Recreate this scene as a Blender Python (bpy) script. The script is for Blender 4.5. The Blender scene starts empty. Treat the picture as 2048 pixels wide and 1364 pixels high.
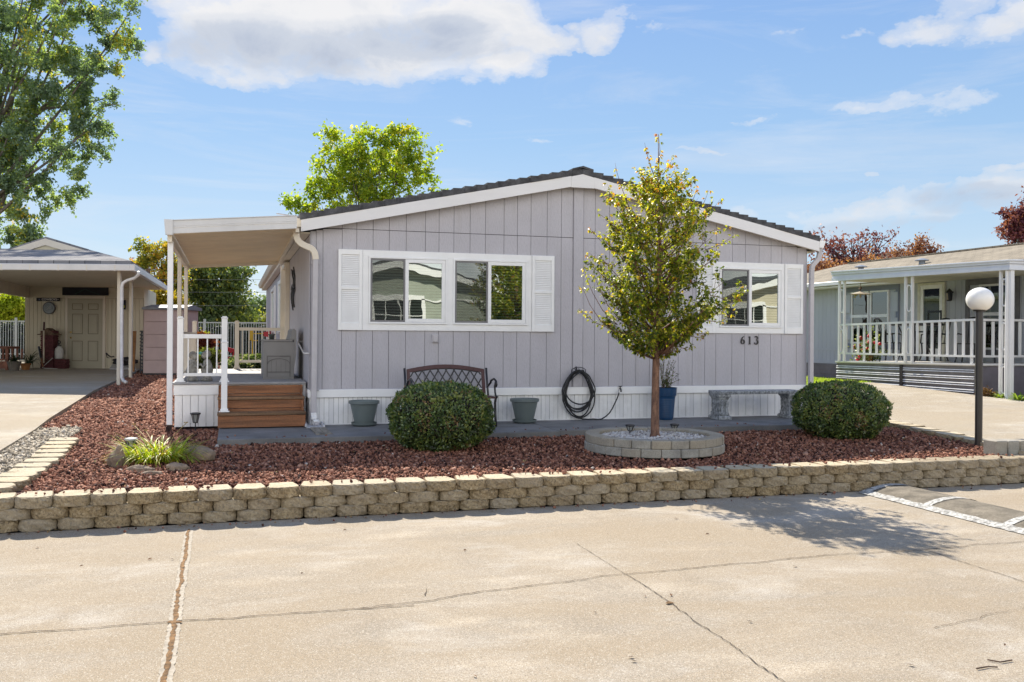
# Manufactured home with a red-rock front bed behind a block wall, seen from the street on a sunny autumn day
SUN_E=4.4; SKY_S=.12; EXPO=1.03; CLB=4.15; BACK_FILL=2.15
import bpy, math, random
import numpy as np
from mathutils import Vector, Matrix, noise as mnoise
random.seed(613); rng=np.random.default_rng(613)
SC=bpy.context.scene; COL=SC.collection
R=math.radians; PI=math.pi
# ------------------------------------------------------------------ survey
# lot frame: x runs along the front of the home, y runs back from its front wall, z up, street at z=0
FL=1850.; ROLL=.007; TH=math.atan(.302); sT,cT=math.sin(TH),math.cos(TH)
CAM=(-1.05,-13.388,1.7); cR,sR=math.cos(ROLL),math.sin(ROLL)
def ray(px,py):
    a=(px-1024)/FL; b=(672-py)/FL
    X=a*cR-b*sR; z=b*cR+a*sR
    return (X*cT+sT,-X*sT+cT,z)
def at(px,py,x=None,y=None,z=None,d=None):
    r=ray(px,py)
    t=d if d is not None else (x-CAM[0])/r[0] if x is not None else (y-CAM[1])/r[1] if y is not None else (z-CAM[2])/r[2]
    return Vector((CAM[0]+t*r[0],CAM[1]+t*r[1],CAM[2]+t*r[2]))
def fx(px,py=650,y=0.): return at(px,py,y=y).x
def fz(px,py,y=0.): return at(px,py,y=y).z
GP=[(-60,-.5),(-4.7,.27),(-4.4,.29),(-1.6,.36),(0,.40),(1,.46),(5.5,.60),(17,.67),(40,.72),(400,.9)]
def gh(y):
    for (a,b),(c,d) in zip(GP,GP[1:]):
        if y<=c: return b+(d-b)*(y-a)/(c-a)
    return .9
# ------------------------------------------------------------------ object helpers
def tag(o,label=None,cat=None,group=None,kind=None):
    if label: o['label']=label
    if cat: o['category']=cat
    if group: o['group']=group
    if kind: o['kind']=kind
    return o
def thing(name,label,cat,loc=(0,0,0),rz=0,group=None):
    o=bpy.data.objects.new(name,None); COL.objects.link(o); o.empty_display_size=.1
    o.location=loc; o.rotation_euler=(0,0,rz); return tag(o,label,cat,group)
def link(name,me,mat=None,parent=None,world=True,smooth=False):
    o=bpy.data.objects.new(name,me); COL.objects.link(o)
    if mat is not None:
        for m in (mat if isinstance(mat,(list,tuple)) else [mat]): me.materials.append(m)
    if smooth:
        me.polygons.foreach_set('use_smooth',[True]*len(me.polygons))
    if parent is not None:
        o.parent=parent
        if world:
            root=parent; M=Matrix.Identity(4)
            chain=[]
            while root is not None: chain.append(root); root=root.parent
            for r in reversed(chain):
                M=M@r.matrix_parent_inverse@Matrix.LocRotScale(r.location,r.rotation_euler,r.scale)
            o.matrix_parent_inverse=M.inverted()
    return o
def bevel(o,w=.004,seg=1):
    m=o.modifiers.new('b','BEVEL'); m.width=w; m.segments=seg; m.limit_method='ANGLE'; m.angle_limit=R(40); return o
class MB:
    def __init__(s): s.v=[]; s.f=[]; s.m=[]; s.mi=0; s.T=None
    def V(s,p):
        p=Vector(p)
        if s.T is not None: p=s.T@p
        s.v.append(tuple(p)); return len(s.v)-1
    def face(s,idx): s.f.append(tuple(idx)); s.m.append(s.mi)
    def poly(s,pts): s.face([s.V(p) for p in pts])
    def box(s,x0,y0,z0,x1,y1,z1):
        if x1<x0:x0,x1=x1,x0
        if y1<y0:y0,y1=y1,y0
        if z1<z0:z0,z1=z1,z0
        i=[s.V(p) for p in ((x0,y0,z0),(x1,y0,z0),(x1,y1,z0),(x0,y1,z0),(x0,y0,z1),(x1,y0,z1),(x1,y1,z1),(x0,y1,z1))]
        for q in ((0,3,2,1),(4,5,6,7),(0,1,5,4),(1,2,6,5),(2,3,7,6),(3,0,4,7)): s.face([i[k] for k in q])
        return s
    def prism(s,pts,d):
        """pts: polygon in 3D, extruded by vector d"""
        d=Vector(d); n=len(pts); a=[s.V(p) for p in pts]; b=[s.V(Vector(p)+d) for p in pts]
        s.face(a[::-1]); s.face(b)
        for k in range(n): s.face((a[k],a[(k+1)%n],b[(k+1)%n],b[k]))
        return s
    def bar(s,p,q,w,h=None,up=(0,0,1)):
        """rectangular bar from p to q"""
        h=h or w; p,q=Vector(p),Vector(q); d=(q-p).normalized(); u=Vector(up)
        if abs(d.dot(u))>.95: u=Vector((0,1,0))
        a=d.cross(u).normalized()*w/2; b=a.cross(d).normalized()*h/2
        s.prism([p-a-b,p+a-b,p+a+b,p-a+b],q-p); return s
    def tube(s,pts,r,n=8,cap=True,closed=False):
        pts=[Vector(p) for p in pts]; N=len(pts); rs=r if isinstance(r,(list,tuple)) else [r]*N
        rings=[]; ref=None
        for k in range(N):
            if closed: d=(pts[(k+1)%N]-pts[k-1])
            else: d=(pts[min(k+1,N-1)]-pts[max(k-1,0)])
            d.normalize() if d.length>1e-9 else None
            if ref is None:
                ref=Vector((0,0,1)) if abs(d.z)<.9 else Vector((1,0,0))
            a=d.cross(ref)
            if a.length<1e-4: a=d.cross(Vector((0,1,.3)))
            a.normalize(); b=a.cross(d).normalized(); ref=b
            rings.append([s.V(pts[k]+(a*math.cos(2*PI*j/n)+b*math.sin(2*PI*j/n))*rs[k]) for j in range(n)])
        M=N if closed else N-1
        for k in range(M):
            A,B=rings[k],rings[(k+1)%N]
            for j in range(n): s.face((A[j],A[(j+1)%n],B[(j+1)%n],B[j]))
        if cap and not closed: s.face(rings[0][::-1]); s.face(rings[-1])
        return s
    def lathe(s,prof,c,n=24,cap=True):
        c=Vector(c); rings=[[s.V(c+Vector((r*math.cos(2*PI*j/n),r*math.sin(2*PI*j/n),z))) for j in range(n)] for r,z in prof]
        for A,B in zip(rings,rings[1:]):
            for j in range(n): s.face((A[j],A[(j+1)%n],B[(j+1)%n],B[j]))
        if cap: s.face(rings[0][::-1]); s.face(rings[-1])
        return s
    def blob(s,c,rad,sub=2,amp=.15,fr=2.,seed=0,flat=None):
        import bmesh
        b=bmesh.new(); bmesh.ops.create_icosphere(b,subdivisions=sub,radius=1); off=Vector((seed*7.3,seed*3.1,seed*1.7))
        base=len(s.v)
        for v in b.verts:
            p=v.co.copy(); k=1+amp*mnoise.noise(p*fr+off)*2+amp*.5*mnoise.noise(p*fr*2.7+off)
            p=Vector((p.x*rad[0]*k,p.y*rad[1]*k,p.z*rad[2]*k))
            if flat is not None and p.z>flat: p.z=flat+(p.z-flat)*.2
            s.V(Vector(c)+p)
        for f in b.faces: s.face([base+v.index for v in f.verts])
        b.free(); return s
    def mesh(s,name='m'):
        me=bpy.data.meshes.new(name); me.from_pydata(s.v,[],s.f); me.update()
        if any(s.m): me.polygons.foreach_set('material_index',s.m)
        return me
    def obj(s,name,mat=None,parent=None,world=True,smooth=False,bev=0):
        o=link(name,s.mesh(name),mat,parent,world,smooth)
        if bev: bevel(o,bev)
        return o
def npmesh(name,V,F,mat,parent=None,tint=None,smooth=False,kind=None):
    """V (n,3), F (m,k) numpy arrays with k 3 or 4"""
    me=bpy.data.meshes.new(name); V=np.asarray(V,np.float32); F=np.asarray(F,np.int32); m,k=F.shape
    me.vertices.add(len(V)); me.vertices.foreach_set('co',V.ravel())
    me.loops.add(m*k); me.loops.foreach_set('vertex_index',F.ravel())
    me.polygons.add(m); me.polygons.foreach_set('loop_start',np.arange(0,m*k,k,dtype=np.int32))
    if tint is not None:
        a=me.attributes.new('tint','FLOAT','POINT'); a.data.foreach_set('value',np.asarray(tint,np.float32))
    me.update(calc_edges=True)
    if smooth: me.polygons.foreach_set('use_smooth',np.ones(m,bool))
    return link(name,me,mat,parent,True)
def copy_tree(o,parent=None):
    c=o.copy(); COL.objects.link(c)
    if parent is not None: c.parent=parent
    for ch in list(o.children): copy_tree(ch,c)
    return c
def local(o):   # undo the world-coordinate parenting: meshes were drawn in the parent's own frame
    o.matrix_parent_inverse=Matrix.Identity(4); return o
# ------------------------------------------------------------------ materials
def N(nt,t,x=0,y=0,**kw):
    n=nt.nodes.new(t)
    for k,v in kw.items(): setattr(n,k,v)
    return n
def mth(nt,op,a,b=None,c=None,clamp=False):
    n=N(nt,'ShaderNodeMath',operation=op,use_clamp=clamp)
    for k,v in enumerate((a,b,c)):
        if v is None: continue
        if isinstance(v,(int,float)): n.inputs[k].default_value=v
        else: nt.links.new(v,n.inputs[k])
    return n.outputs[0]
def mixc(nt,f,a,b,bt='MIX'):
    n=N(nt,'ShaderNodeMix',data_type='RGBA',blend_type=bt)
    for k,v in ((0,f),(6,a),(7,b)):
        if isinstance(v,(int,float)): n.inputs[k].default_value=v
        elif isinstance(v,(tuple,list)): n.inputs[k].default_value=(*v[:3],1)
        else: nt.links.new(v,n.inputs[k])
    return n.outputs[2]
def ramp(nt,f,stops,interp='LINEAR'):
    n=N(nt,'ShaderNodeValToRGB'); cr=n.color_ramp; cr.interpolation=interp
    while len(cr.elements)<len(stops): cr.elements.new(.5)
    for e,(p,c) in zip(cr.elements,stops): e.position=p; e.color=(*c[:3],1) if isinstance(c,(tuple,list)) else (c,c,c,1)
    nt.links.new(f,n.inputs[0]); return n.outputs[0]
def noi(nt,co,scale,detail=4,rough=.55,dist=0,sc3=None):
    if sc3:
        m=N(nt,'ShaderNodeMapping'); m.inputs['Scale'].default_value=sc3; nt.links.new(co,m.inputs[0]); co=m.outputs[0]
    n=N(nt,'ShaderNodeTexNoise'); n.inputs['Scale'].default_value=scale; n.inputs['Detail'].default_value=detail
    n.inputs['Roughness'].default_value=rough; n.inputs['Distortion'].default_value=dist; nt.links.new(co,n.inputs['Vector']); return n.outputs['Fac']
def newmat(name):
    m=bpy.data.materials.new(name); m.use_nodes=True; nt=m.node_tree; b=nt.nodes['Principled BSDF']
    g=N(nt,'ShaderNodeNewGeometry'); return m,nt,b,g.outputs['Position']
MATS={}
def pbr(name,col,rough=.6,var=.12,vs=6,col2=None,bump=0,bs=60,metal=0,spec=.4,fine=0,dirt=0,stretch=None,coat=0):
    if name in MATS: return MATS[name]
    m,nt,b,co=newmat(name)
    n1=noi(nt,co,vs,5,.6,sc3=stretch)
    c2=col2 or tuple(max(0,x*(1-var*2.2)) for x in col)
    f=ramp(nt,n1,[(.32,0.),(.72,1.)]); c=mixc(nt,f,c2,tuple(min(1,x*(1+var*.5)) for x in col))
    if fine:
        n2=noi(nt,co,fine,2,.7); c=mixc(nt,ramp(nt,n2,[(.35,0.),(.65,1.)]),mixc(nt,1.,c,(.72,.72,.72),'MULTIPLY'),c)
    if dirt:
        n3=noi(nt,co,2.3,6,.7); c=mixc(nt,mth(nt,'MULTIPLY',ramp(nt,n3,[(.5,0.),(.8,1.)]),dirt),c,(.12,.10,.08))
    nt.links.new(c,b.inputs['Base Color']); b.inputs['Roughness'].default_value=rough; b.inputs['Metallic'].default_value=metal
    b.inputs['Specular IOR Level'].default_value=spec; b.inputs['Coat Weight'].default_value=coat
    if bump:
        bn=N(nt,'ShaderNodeBump'); bn.inputs['Strength'].default_value=bump; bn.inputs['Distance'].default_value=.01
        nt.links.new(noi(nt,co,bs,4,.65,sc3=stretch),bn.inputs['Height']); nt.links.new(bn.outputs[0],b.inputs['Normal'])
    MATS[name]=m; return m
def tintmat(name,stops,rough=.8,spec=.3,bump=0,bs=80,trans=0,tcol=None,tgain=1.6):
    """colour from the mesh's own per-piece 'tint' value"""
    m,nt,b,co=newmat(name); a=N(nt,'ShaderNodeAttribute',attribute_name='tint')
    c=ramp(nt,a.outputs['Fac'],stops); nz=noi(nt,co,bs,2); c=mixc(nt,mth(nt,'MULTIPLY',nz,.35),c,mixc(nt,1.,c,(.45,.45,.45),'MULTIPLY'))
    nt.links.new(c,b.inputs['Base Color']); b.inputs['Roughness'].default_value=rough; b.inputs['Specular IOR Level'].default_value=spec
    if bump:
        bn=N(nt,'ShaderNodeBump'); bn.inputs['Strength'].default_value=bump; bn.inputs['Distance'].default_value=.004
        nt.links.new(noi(nt,co,bs*2,3),bn.inputs['Height']); nt.links.new(bn.outputs[0],b.inputs['Normal'])
    if trans:
        tr=N(nt,'ShaderNodeBsdfTranslucent'); mx=N(nt,'ShaderNodeMixShader'); mx.inputs[0].default_value=trans
        tc=mixc(nt,1.,c,tcol or (1.5,1.6,.6),'MULTIPLY'); nt.links.new(tc,tr.inputs[0])
        nt.links.new(b.outputs[0],mx.inputs[1]); nt.links.new(tr.outputs[0],mx.inputs[2])
        nt.links.new(mx.outputs[0],nt.nodes['Material Output'].inputs[0])
    return m
def paintmat():
    m,nt,b,co=newmat('siding_paint'); base=(.46,.445,.478)
    f1=noi(nt,co,1.1,5,.6,sc3=(1,1,.6)); f2=noi(nt,co,9,4,.6,sc3=(1,1,.07)); f3=noi(nt,co,70,3,.7,sc3=(1,1,.25)); f4=noi(nt,co,3,6,.7)
    c=mixc(nt,ramp(nt,f1,[(.35,0.),(.65,1.)]),tuple(v*.93 for v in base),tuple(v*1.06 for v in base))
    c=mixc(nt,ramp(nt,f2,[(.52,0.),(.75,.35)]),c,(.36,.335,.33)); c=mixc(nt,ramp(nt,f3,[(.38,.30),(.5,0.)]),c,tuple(v*.75 for v in base))
    c=mixc(nt,ramp(nt,f4,[(.60,0.),(.80,.3)]),c,(.56,.53,.52))
    nt.links.new(c,b.inputs['Base Color']); b.inputs['Roughness'].default_value=.6
    bn=N(nt,'ShaderNodeBump'); bn.inputs['Strength'].default_value=.35; bn.inputs['Distance'].default_value=.01
    nt.links.new(mth(nt,'ADD',f3,mth(nt,'MULTIPLY',f1,1.5)),bn.inputs['Height']); nt.links.new(bn.outputs[0],b.inputs['Normal']); return m
M_side=paintmat()
M_sideside=M_side
M_gap=pbr('groove_dark',(.13,.125,.13),.8)
M_white=pbr('white_paint',(.86,.86,.855),.38,.03,4,bump=.03,dirt=.08)
M_vinyl=pbr('white_vinyl',(.84,.84,.84),.35,.03,5,dirt=.3)
M_fascia=pbr('fascia_paint',(.80,.785,.78),.5,.05,2,bump=.08,bs=50,stretch=(.2,1,1))
M_cream=pbr('almond_metal',(.72,.65,.54),.45,.05,3)
M_gutter=pbr('gutter_grey',(.50,.48,.50),.4,.06,4)
M_concdark=pbr('patio_concrete',(.25,.245,.24),.85,.18,2.2,fine=140,bump=.2,bs=90)
M_cedar=pbr('stained_cedar',(.40,.165,.07),.55,.30,9,bump=.4,bs=45,stretch=(.10,1,1.8),fine=50,dirt=.35)
M_deck=pbr('deck_boards',(.33,.33,.34),.7,.12,5,bump=.1)
M_black=pbr('black_metal',(.02,.02,.024),.4,.1,8,spec=.5)
M_rubber=pbr('black_rubber',(.022,.023,.026),.38,.1,8)
M_greypl=pbr('grey_plastic',(.17,.185,.185),.5,.08,6)
M_taupe=pbr('taupe_resin',(.27,.26,.25),.6,.05,4)
M_alu=pbr('pale_metal',(.62,.61,.60),.35,.05,4,metal=.2)
M_bark=pbr('bark_brown',(.19,.12,.08),.85,.3,20,bump=.6,bs=60)
M_barkgrey=pbr('bark_grey',(.22,.19,.16),.9,.25,8,bump=.5,bs=30)
# ------------------------------------------------------------------ camera, sun, sky
cd=bpy.data.cameras.new('camera'); cam=bpy.data.objects.new('camera',cd); COL.objects.link(cam)
cd.sensor_width=36; cd.lens=36*FL/2048; cd.shift_y=-10/2048; cd.clip_end=3000; cd.clip_start=.05
Rv=Vector((cT*cR,-sT*cR,sR)); Uv=Vector((-cT*sR,sT*sR,cR)); Bv=-Vector((sT,cT,0))
m=Matrix((( Rv.x,Uv.x,Bv.x,CAM[0]),(Rv.y,Uv.y,Bv.y,CAM[1]),(Rv.z,Uv.z,Bv.z,CAM[2]),(0,0,0,1))); cam.matrix_world=m
SC.camera=cam
SUN_EL=R(42.5); SUN_AZ=math.atan2(-.082,.9966)     # azimuth from +y towards +x
sd=Vector((math.sin(SUN_AZ)*math.cos(SUN_EL),math.cos(SUN_AZ)*math.cos(SUN_EL),math.sin(SUN_EL)))
sl=bpy.data.lights.new('sun','SUN'); so=bpy.data.objects.new('sun',sl); COL.objects.link(so)
so.rotation_euler=(-sd).to_track_quat('-Z','Y').to_euler(); sl.energy=SUN_E; sl.angle=R(.5); sl.color=(1,.915,.78)
so.location=(0,30,30)
SC.view_settings.view_transform='Standard'; SC.view_settings.look='None'; SC.view_settings.exposure=EXPO; SC.view_settings.gamma=1
SC.cycles.use_denoising=True; SC.cycles.max_bounces=8; SC.cycles.transparent_max_bounces=12; SC.cycles.sample_clamp_indirect=6
W=bpy.data.worlds.new('World'); SC.world=W; W.use_nodes=True; nt=W.node_tree; bg=nt.nodes['Background']
sky=N(nt,'ShaderNodeTexSky',sky_type='NISHITA'); sky.sun_disc=False; sky.sun_elevation=SUN_EL; sky.sun_rotation=SUN_AZ
sky.altitude=300; sky.air_density=1.15; sky.dust_density=.5; sky.ozone_density=2.2
tc=N(nt,'ShaderNodeTexCoord'); sx=N(nt,'ShaderNodeSeparateXYZ'); nt.links.new(tc.outputs['Generated'],sx.inputs[0])
az=mth(nt,'ARCTAN2',sx.outputs[0],sx.outputs[1]); el=mth(nt,'ARCSINE',sx.outputs[2])
cb=N(nt,'ShaderNodeCombineXYZ'); nt.links.new(az,cb.inputs[0]); nt.links.new(mth(nt,'MULTIPLY',el,1.7),cb.inputs[1])
w1=mth(nt,'SUBTRACT',noi(nt,cb.outputs[0],14,5,.6),.5); cb2=N(nt,'ShaderNodeVectorMath',operation='ADD'); nt.links.new(cb.outputs[0],cb2.inputs[0]); cb2.inputs[1].default_value=(5.3,2.1,.7)
w2=mth(nt,'SUBTRACT',noi(nt,cb2.outputs[0],14,5,.6),.5); az0_,el0_=az,el; az=mth(nt,'ADD',az,mth(nt,'MULTIPLY',w1,.085)); el=mth(nt,'ADD',el,mth(nt,'MULTIPLY',w2,.05))
n1=noi(nt,cb.outputs[0],9,8,.62,.4); n2=noi(nt,cb.outputs[0],3.2,4,.5); n3=noi(nt,cb.outputs[0],22,6,.65)
clouds=[ # (pixel x, y, half-width, half-height, strength)
 (430,40,120,110,1.15),(560,95,150,75,1.2),(640,20,280,110,1.25),(760,90,190,75,1.2),(930,40,170,90,1.2),(450,110,90,50,1.),(720,140,150,40,.9),
 (1065,80,80,38,1.),(1000,128,80,42,1.05),(1195,65,50,38,.72),(1230,30,50,18,.55),(1330,55,55,14,.5),(300,100,30,26,.6),(1530,60,60,9,.42),
 (910,237,52,18,.62),(1060,272,70,9,.42),(1780,210,190,19,.66),(1900,200,90,24,.7),(1520,238,80,8,.45),(1380,300,110,9,.38),
 (1850,65,90,26,.66),(1990,60,90,34,.75),(1930,15,70,34,.62),(2060,20,70,44,.8),(1715,70,50,9,.4),
 (1840,420,170,40,.56),(1990,385,100,40,.62),(1700,440,240,36,.46),(1500,425,100,18,.40),(2020,335,60,13,.45),(1990,460,200,50,.5),(1740,345,30,6,.35),(560,505,60,10,.3),(180,484,60,10,.35),
 # the rest of the sky, outside the frame
 (-500,120,260,60,.7),(2700,150,300,60,.7),(3400,300,300,40,.6)]
tot=None; shade=None
for (px,py,hw,hh,st) in clouds:
    d=Vector(ray(px,py)).normalized(); a0=math.atan2(d.x,d.y); e0=math.asin(d.z); d2=Vector(ray(px+hw,py)).normalized(); d3=Vector(ray(px,py-hh)).normalized()
    wa=abs(math.atan2(d2.x,d2.y)-a0); wh=abs(math.asin(d3.z)-e0)
    u=mth(nt,'MULTIPLY',mth(nt,'SUBTRACT',az,a0),1/wa); v=mth(nt,'MULTIPLY',mth(nt,'SUBTRACT',el,e0),1/wh)
    r2=mth(nt,'ADD',mth(nt,'MULTIPLY',u,u),mth(nt,'MULTIPLY',v,v))
    g=mth(nt,'MULTIPLY',mth(nt,'MULTIPLY_ADD',r2,-.62,1.,clamp=True),st)
    tot=g if tot is None else mth(nt,'MAXIMUM',tot,g)
dens=mth(nt,'ADD',tot,mth(nt,'MULTIPLY',mth(nt,'SUBTRACT',n1,.5),1.95))
dens=mth(nt,'ADD',dens,mth(nt,'MULTIPLY',mth(nt,'SUBTRACT',n3,.5),.5))
dens=mth(nt,'MULTIPLY',dens,ramp(nt,tot,[(0,0.),(.2,1.)]))
mask=ramp(nt,dens,[(.22,0.),(.48,.40),(.80,.78),(1.15,.95)],'EASE')
el=el0_; low=ramp(nt,el,[(0.,1.),(.17,0.)])
gz_=None
for (px,py,hw,hh) in ((560,100,210,44),(800,82,190,34),(900,60,90,26),(1940,400,90,26),(1860,455,200,20)):
    d=Vector(ray(px,py)).normalized(); a0=math.atan2(d.x,d.y); e0=math.asin(d.z)
    u=mth(nt,'MULTIPLY',mth(nt,'SUBTRACT',az,a0),1850/hw); v=mth(nt,'MULTIPLY',mth(nt,'SUBTRACT',el,e0),1850/hh)
    g=mth(nt,'MULTIPLY_ADD',mth(nt,'ADD',mth(nt,'MULTIPLY',u,u),mth(nt,'MULTIPLY',v,v)),-.5,1.,clamp=True); gz_=g if gz_ is None else mth(nt,'MAXIMUM',gz_,g)
core=mth(nt,'ADD',mth(nt,'MULTIPLY',gz_,.75),mth(nt,'MULTIPLY',mth(nt,'SUBTRACT',n1,.45),1.6),clamp=True)
core0=mth(nt,'MULTIPLY',mth(nt,'ADD',mth(nt,'MULTIPLY',mth(nt,'SUBTRACT',dens,.55),.55),mth(nt,'MULTIPLY',mth(nt,'SUBTRACT',n2,.36),2.4)),1.,clamp=True)
body=ramp(nt,core,[(0.,(.90,.90,.91)),(.3,(.80,.82,.86)),(.65,(.62,.67,.76)),(1.,(.50,.56,.68))],'EASE')
nw=noi(nt,cb.outputs[0],2.2,7,.66,.8,sc3=(1,4.5,1)); wisp=mth(nt,'MULTIPLY',ramp(nt,nw,[(.48,0.),(.72,1.)]),.30)
K=1/(SKY_S*2**EXPO)
def k3(c): return tuple(v*K for v in c)
grad=ramp(nt,mth(nt,'MULTIPLY',el,1/1.6,clamp=True),[(0,k3((.80,.86,.90))),(.05,k3((.57,.74,.89))),(.13,k3((.38,.60,.87))),(.24,k3((.26,.46,.84))),(.45,k3((.19,.36,.75))),(1,k3((.12,.25,.6)))])
skyc=mixc(nt,.82,mixc(nt,1.,sky.outputs[0],(.42,.45,.55),'MULTIPLY'),grad)
cloudc=mixc(nt,1.,body,(CLB*1.0,CLB*.99,CLB*.98),'MULTIPLY')
# unseen bright cloud added behind the camera to fill the shaded front
bk=mth(nt,'MULTIPLY',ramp(nt,mth(nt,'MULTIPLY',sx.outputs[1],-1.),[(.1,0.),(.4,1.)]),ramp(nt,sx.outputs[2],[(.45,1.),(.7,0.)]))
fill_cloud=mth(nt,'MULTIPLY',bk,ramp(nt,n1,[(.38,.35),(.55,1.)]))
allc=mixc(nt,mth(nt,'MAXIMUM',mask,wisp),skyc,cloudc)
allc=mixc(nt,fill_cloud,allc,(CLB*BACK_FILL,CLB*BACK_FILL*.99,CLB*BACK_FILL*.97))
nt.links.new(allc,bg.inputs[0]); bg.inputs[1].default_value=SKY_S
# ------------------------------------------------------------------ ground, street, driveways
M_ground=pbr('dry_ground',(.22,.19,.13),.95,.25,1.2,fine=30)
def strip(name,xs,ys,zf,mat,parent=None,kind='structure'):
    V=[];F=[]
    for y in ys:
        for x in xs: V.append((x,y,zf(x,y)))
    n=len(xs)
    for j in range(len(ys)-1):
        for i in range(n-1): F.append((j*n+i,j*n+i+1,(j+1)*n+i+1,(j+1)*n+i))
    me=bpy.data.meshes.new(name); me.from_pydata(V,[],F); me.update()
    o=link(name,me,mat,parent); tag(o,kind=kind); return o
ysg=[-1500,-200,-60,-25,-2.4,-2.1]+list(np.arange(-1.9,0,.7))+[0,1,3,5.5,8,12,17,25,40,80,200,400,2000]
strip('ground',[-1500,-200,-60,-20,-6,-3,0,4,8,14,20,60,200,1500],ysg,lambda x,y:(-.06 if y<-2.2 else gh(y)-.14),M_ground)
# concrete street: stains, aggregate, cracks are geometry below
def concrete(name,c1,c2,warm,crackle=1.):
    m,nt,b,co=newmat(name)
    big=noi(nt,co,.55,6,.62,.6,sc3=(.55,1.3,1)); mid=noi(nt,co,2.1,6,.65,.3,sc3=(.8,1.6,1)); sp=noi(nt,co,150,3,.8); sp2=noi(nt,co,48,4,.75)
    c=mixc(nt,ramp(nt,big,[(.34,0.),(.66,1.)]),c1,c2)
    c=mixc(nt,mth(nt,'MULTIPLY',ramp(nt,mid,[(.42,0.),(.62,1.)]),.65),c,warm)
    c=mixc(nt,mth(nt,'MULTIPLY',ramp(nt,noi(nt,co,1.1,5,.6,.2,sc3=(1,2.2,1)),[(.52,0.),(.72,1.)]),.55),c,tuple(min(.62,x*1.5) for x in c1))
    c=mixc(nt,mth(nt,'MULTIPLY',ramp(nt,noi(nt,co,.8,6,.7,.8,sc3=(1.2,.9,1)),[(.50,0.),(.70,1.)]),.55),c,tuple(x*.58 for x in c1))
    sp3=noi(nt,co,62,5,.85); c=mixc(nt,ramp(nt,sp3,[(.40,.7),(.49,0.)]),c,tuple(v*.50 for v in c1)); sp4=noi(nt,co,38,5,.8); c=mixc(nt,ramp(nt,sp4,[(.53,0.),(.64,.55)]),c,tuple(min(.68,v*1.4) for v in c1))
    pale=noi(nt,co,.75,7,.68,.5,sc3=(1,1.5,1)); c=mixc(nt,ramp(nt,pale,[(.52,0.),(.70,.6)]),c,(.58,.55,.50)); tan=noi(nt,co,.5,5,.6,1.,sc3=(.6,1.4,1)); c=mixc(nt,ramp(nt,tan,[(.44,0.),(.62,.85)]),c,tuple(v*.90 for v in warm))
    oil=N(nt,'ShaderNodeTexVoronoi'); oil.inputs['Scale'].default_value=2.2; nt.links.new(co,oil.inputs[0]); c=mixc(nt,mth(nt,'MULTIPLY',ramp(nt,mth(nt,'ADD',oil.outputs['Distance'],mth(nt,'MULTIPLY',sp4,.05)),[(.045,.7),(.075,0.)]),crackle*.6),c,(.16,.125,.09)); c=mixc(nt,ramp(nt,sp,[(.40,.62),(.52,0.)]),c,(.15,.125,.095)); c=mixc(nt,ramp(nt,sp2,[(.60,0.),(.72,.5)]),c,(.52,.49,.43))
    v=N(nt,'ShaderNodeTexVoronoi'); v.inputs['Scale'].default_value=210; nt.links.new(co,v.inputs[0])
    vs=N(nt,'ShaderNodeSeparateColor'); nt.links.new(v.outputs['Color'],vs.inputs[0])
    c=mixc(nt,ramp(nt,vs.outputs[0],[(.86,0.),(.9,.5)]),c,(.12,.10,.08)); c=mixc(nt,ramp(nt,vs.outputs[1],[(.88,0.),(.92,.5)]),c,(.6,.57,.5))
    nt.links.new(c,b.inputs['Base Color']); b.inputs['Roughness'].default_value=.92; b.inputs['Specular IOR Level'].default_value=.25
    bn=N(nt,'ShaderNodeBump'); bn.inputs['Strength'].default_value=.5; bn.inputs['Distance'].default_value=.006
    nt.links.new(mth(nt,'ADD',sp,sp2),bn.inputs['Height']); nt.links.new(bn.outputs[0],b.inputs['Normal']); return m
M_road=concrete('street_concrete',(.415,.355,.275),(.305,.262,.205),(.375,.30,.205))
M_drive=concrete('driveway_concrete',(.43,.38,.305),(.34,.30,.235),(.41,.34,.24))
strip('road',[-80,-20,-8,-3,2,8,14,30,90],[-22,-14,-10,-8,-6,-4.66],lambda x,y:-.02+.02*(1 if y>-9 else 1),M_road)
def kx(y): return 8.75+(min(y,-.9)+1.2)*.15     # line of the right kerb
# right driveway apron and drive, left driveway
def rd(x,y):
    t=min(1,max(0,(y+5.2)/4.2)); return .012+t*(gh(max(y,-1))+.02)
o=strip('driveway',[0.,.3,.55,.8,1.],[-4.64,-4.3,-3.9,-3.6,-3.2,-2.2,-1,0,1.5,3,4.4],lambda x,y:(.012+.33*min(1,max(0,(y+4.64)/.9))**.8 if y<-3.7 else gh(y)+.03),M_drive)
for v in o.data.vertices:
    t_=v.co.x; x0_=(kx(v.co.y)+.27) if v.co.y<-1.2 else 9.02; v.co.x=x0_+(13.85-x0_)*t_
def ldz(x,y): return .008+min(1,max(0,(y+4.66)/2.2))*.40 if y<-1.9 else gh(y)+.035
strip('driveway',[-16,-12,-9.5,-7,-5,-3.52],[-4.64,-4,-3.2,-2.4,-1.9,-1,0,1,3,5.5,8,11,14.6,20.5],ldz,M_drive)
mb=MB(); # thickness edge of the left drive against the gravel
ys=[-4.6,-3.2,-1.9,0,1,3,5.5,8,11,13.4]
for a,b_ in zip(ys,ys[1:]): mb.poly([(-3.52,a,ldz(0,a)-.1),(-3.52,b_,ldz(0,b_)-.1),(-3.52,b_,ldz(0,b_)),(-3.52,a,ldz(0,a))])
tag(mb.obj('driveway_edge',M_drive),kind='structure')
mb=MB(); mb.box(-1.22,-1.58,.1,3.2,-.004,.415); mb.box(3.212,-1.46,.1,8.3,-.004,.415)
o=mb.obj('patio_slab',M_concdark,bev=.008); tag(o,kind='structure')
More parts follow.
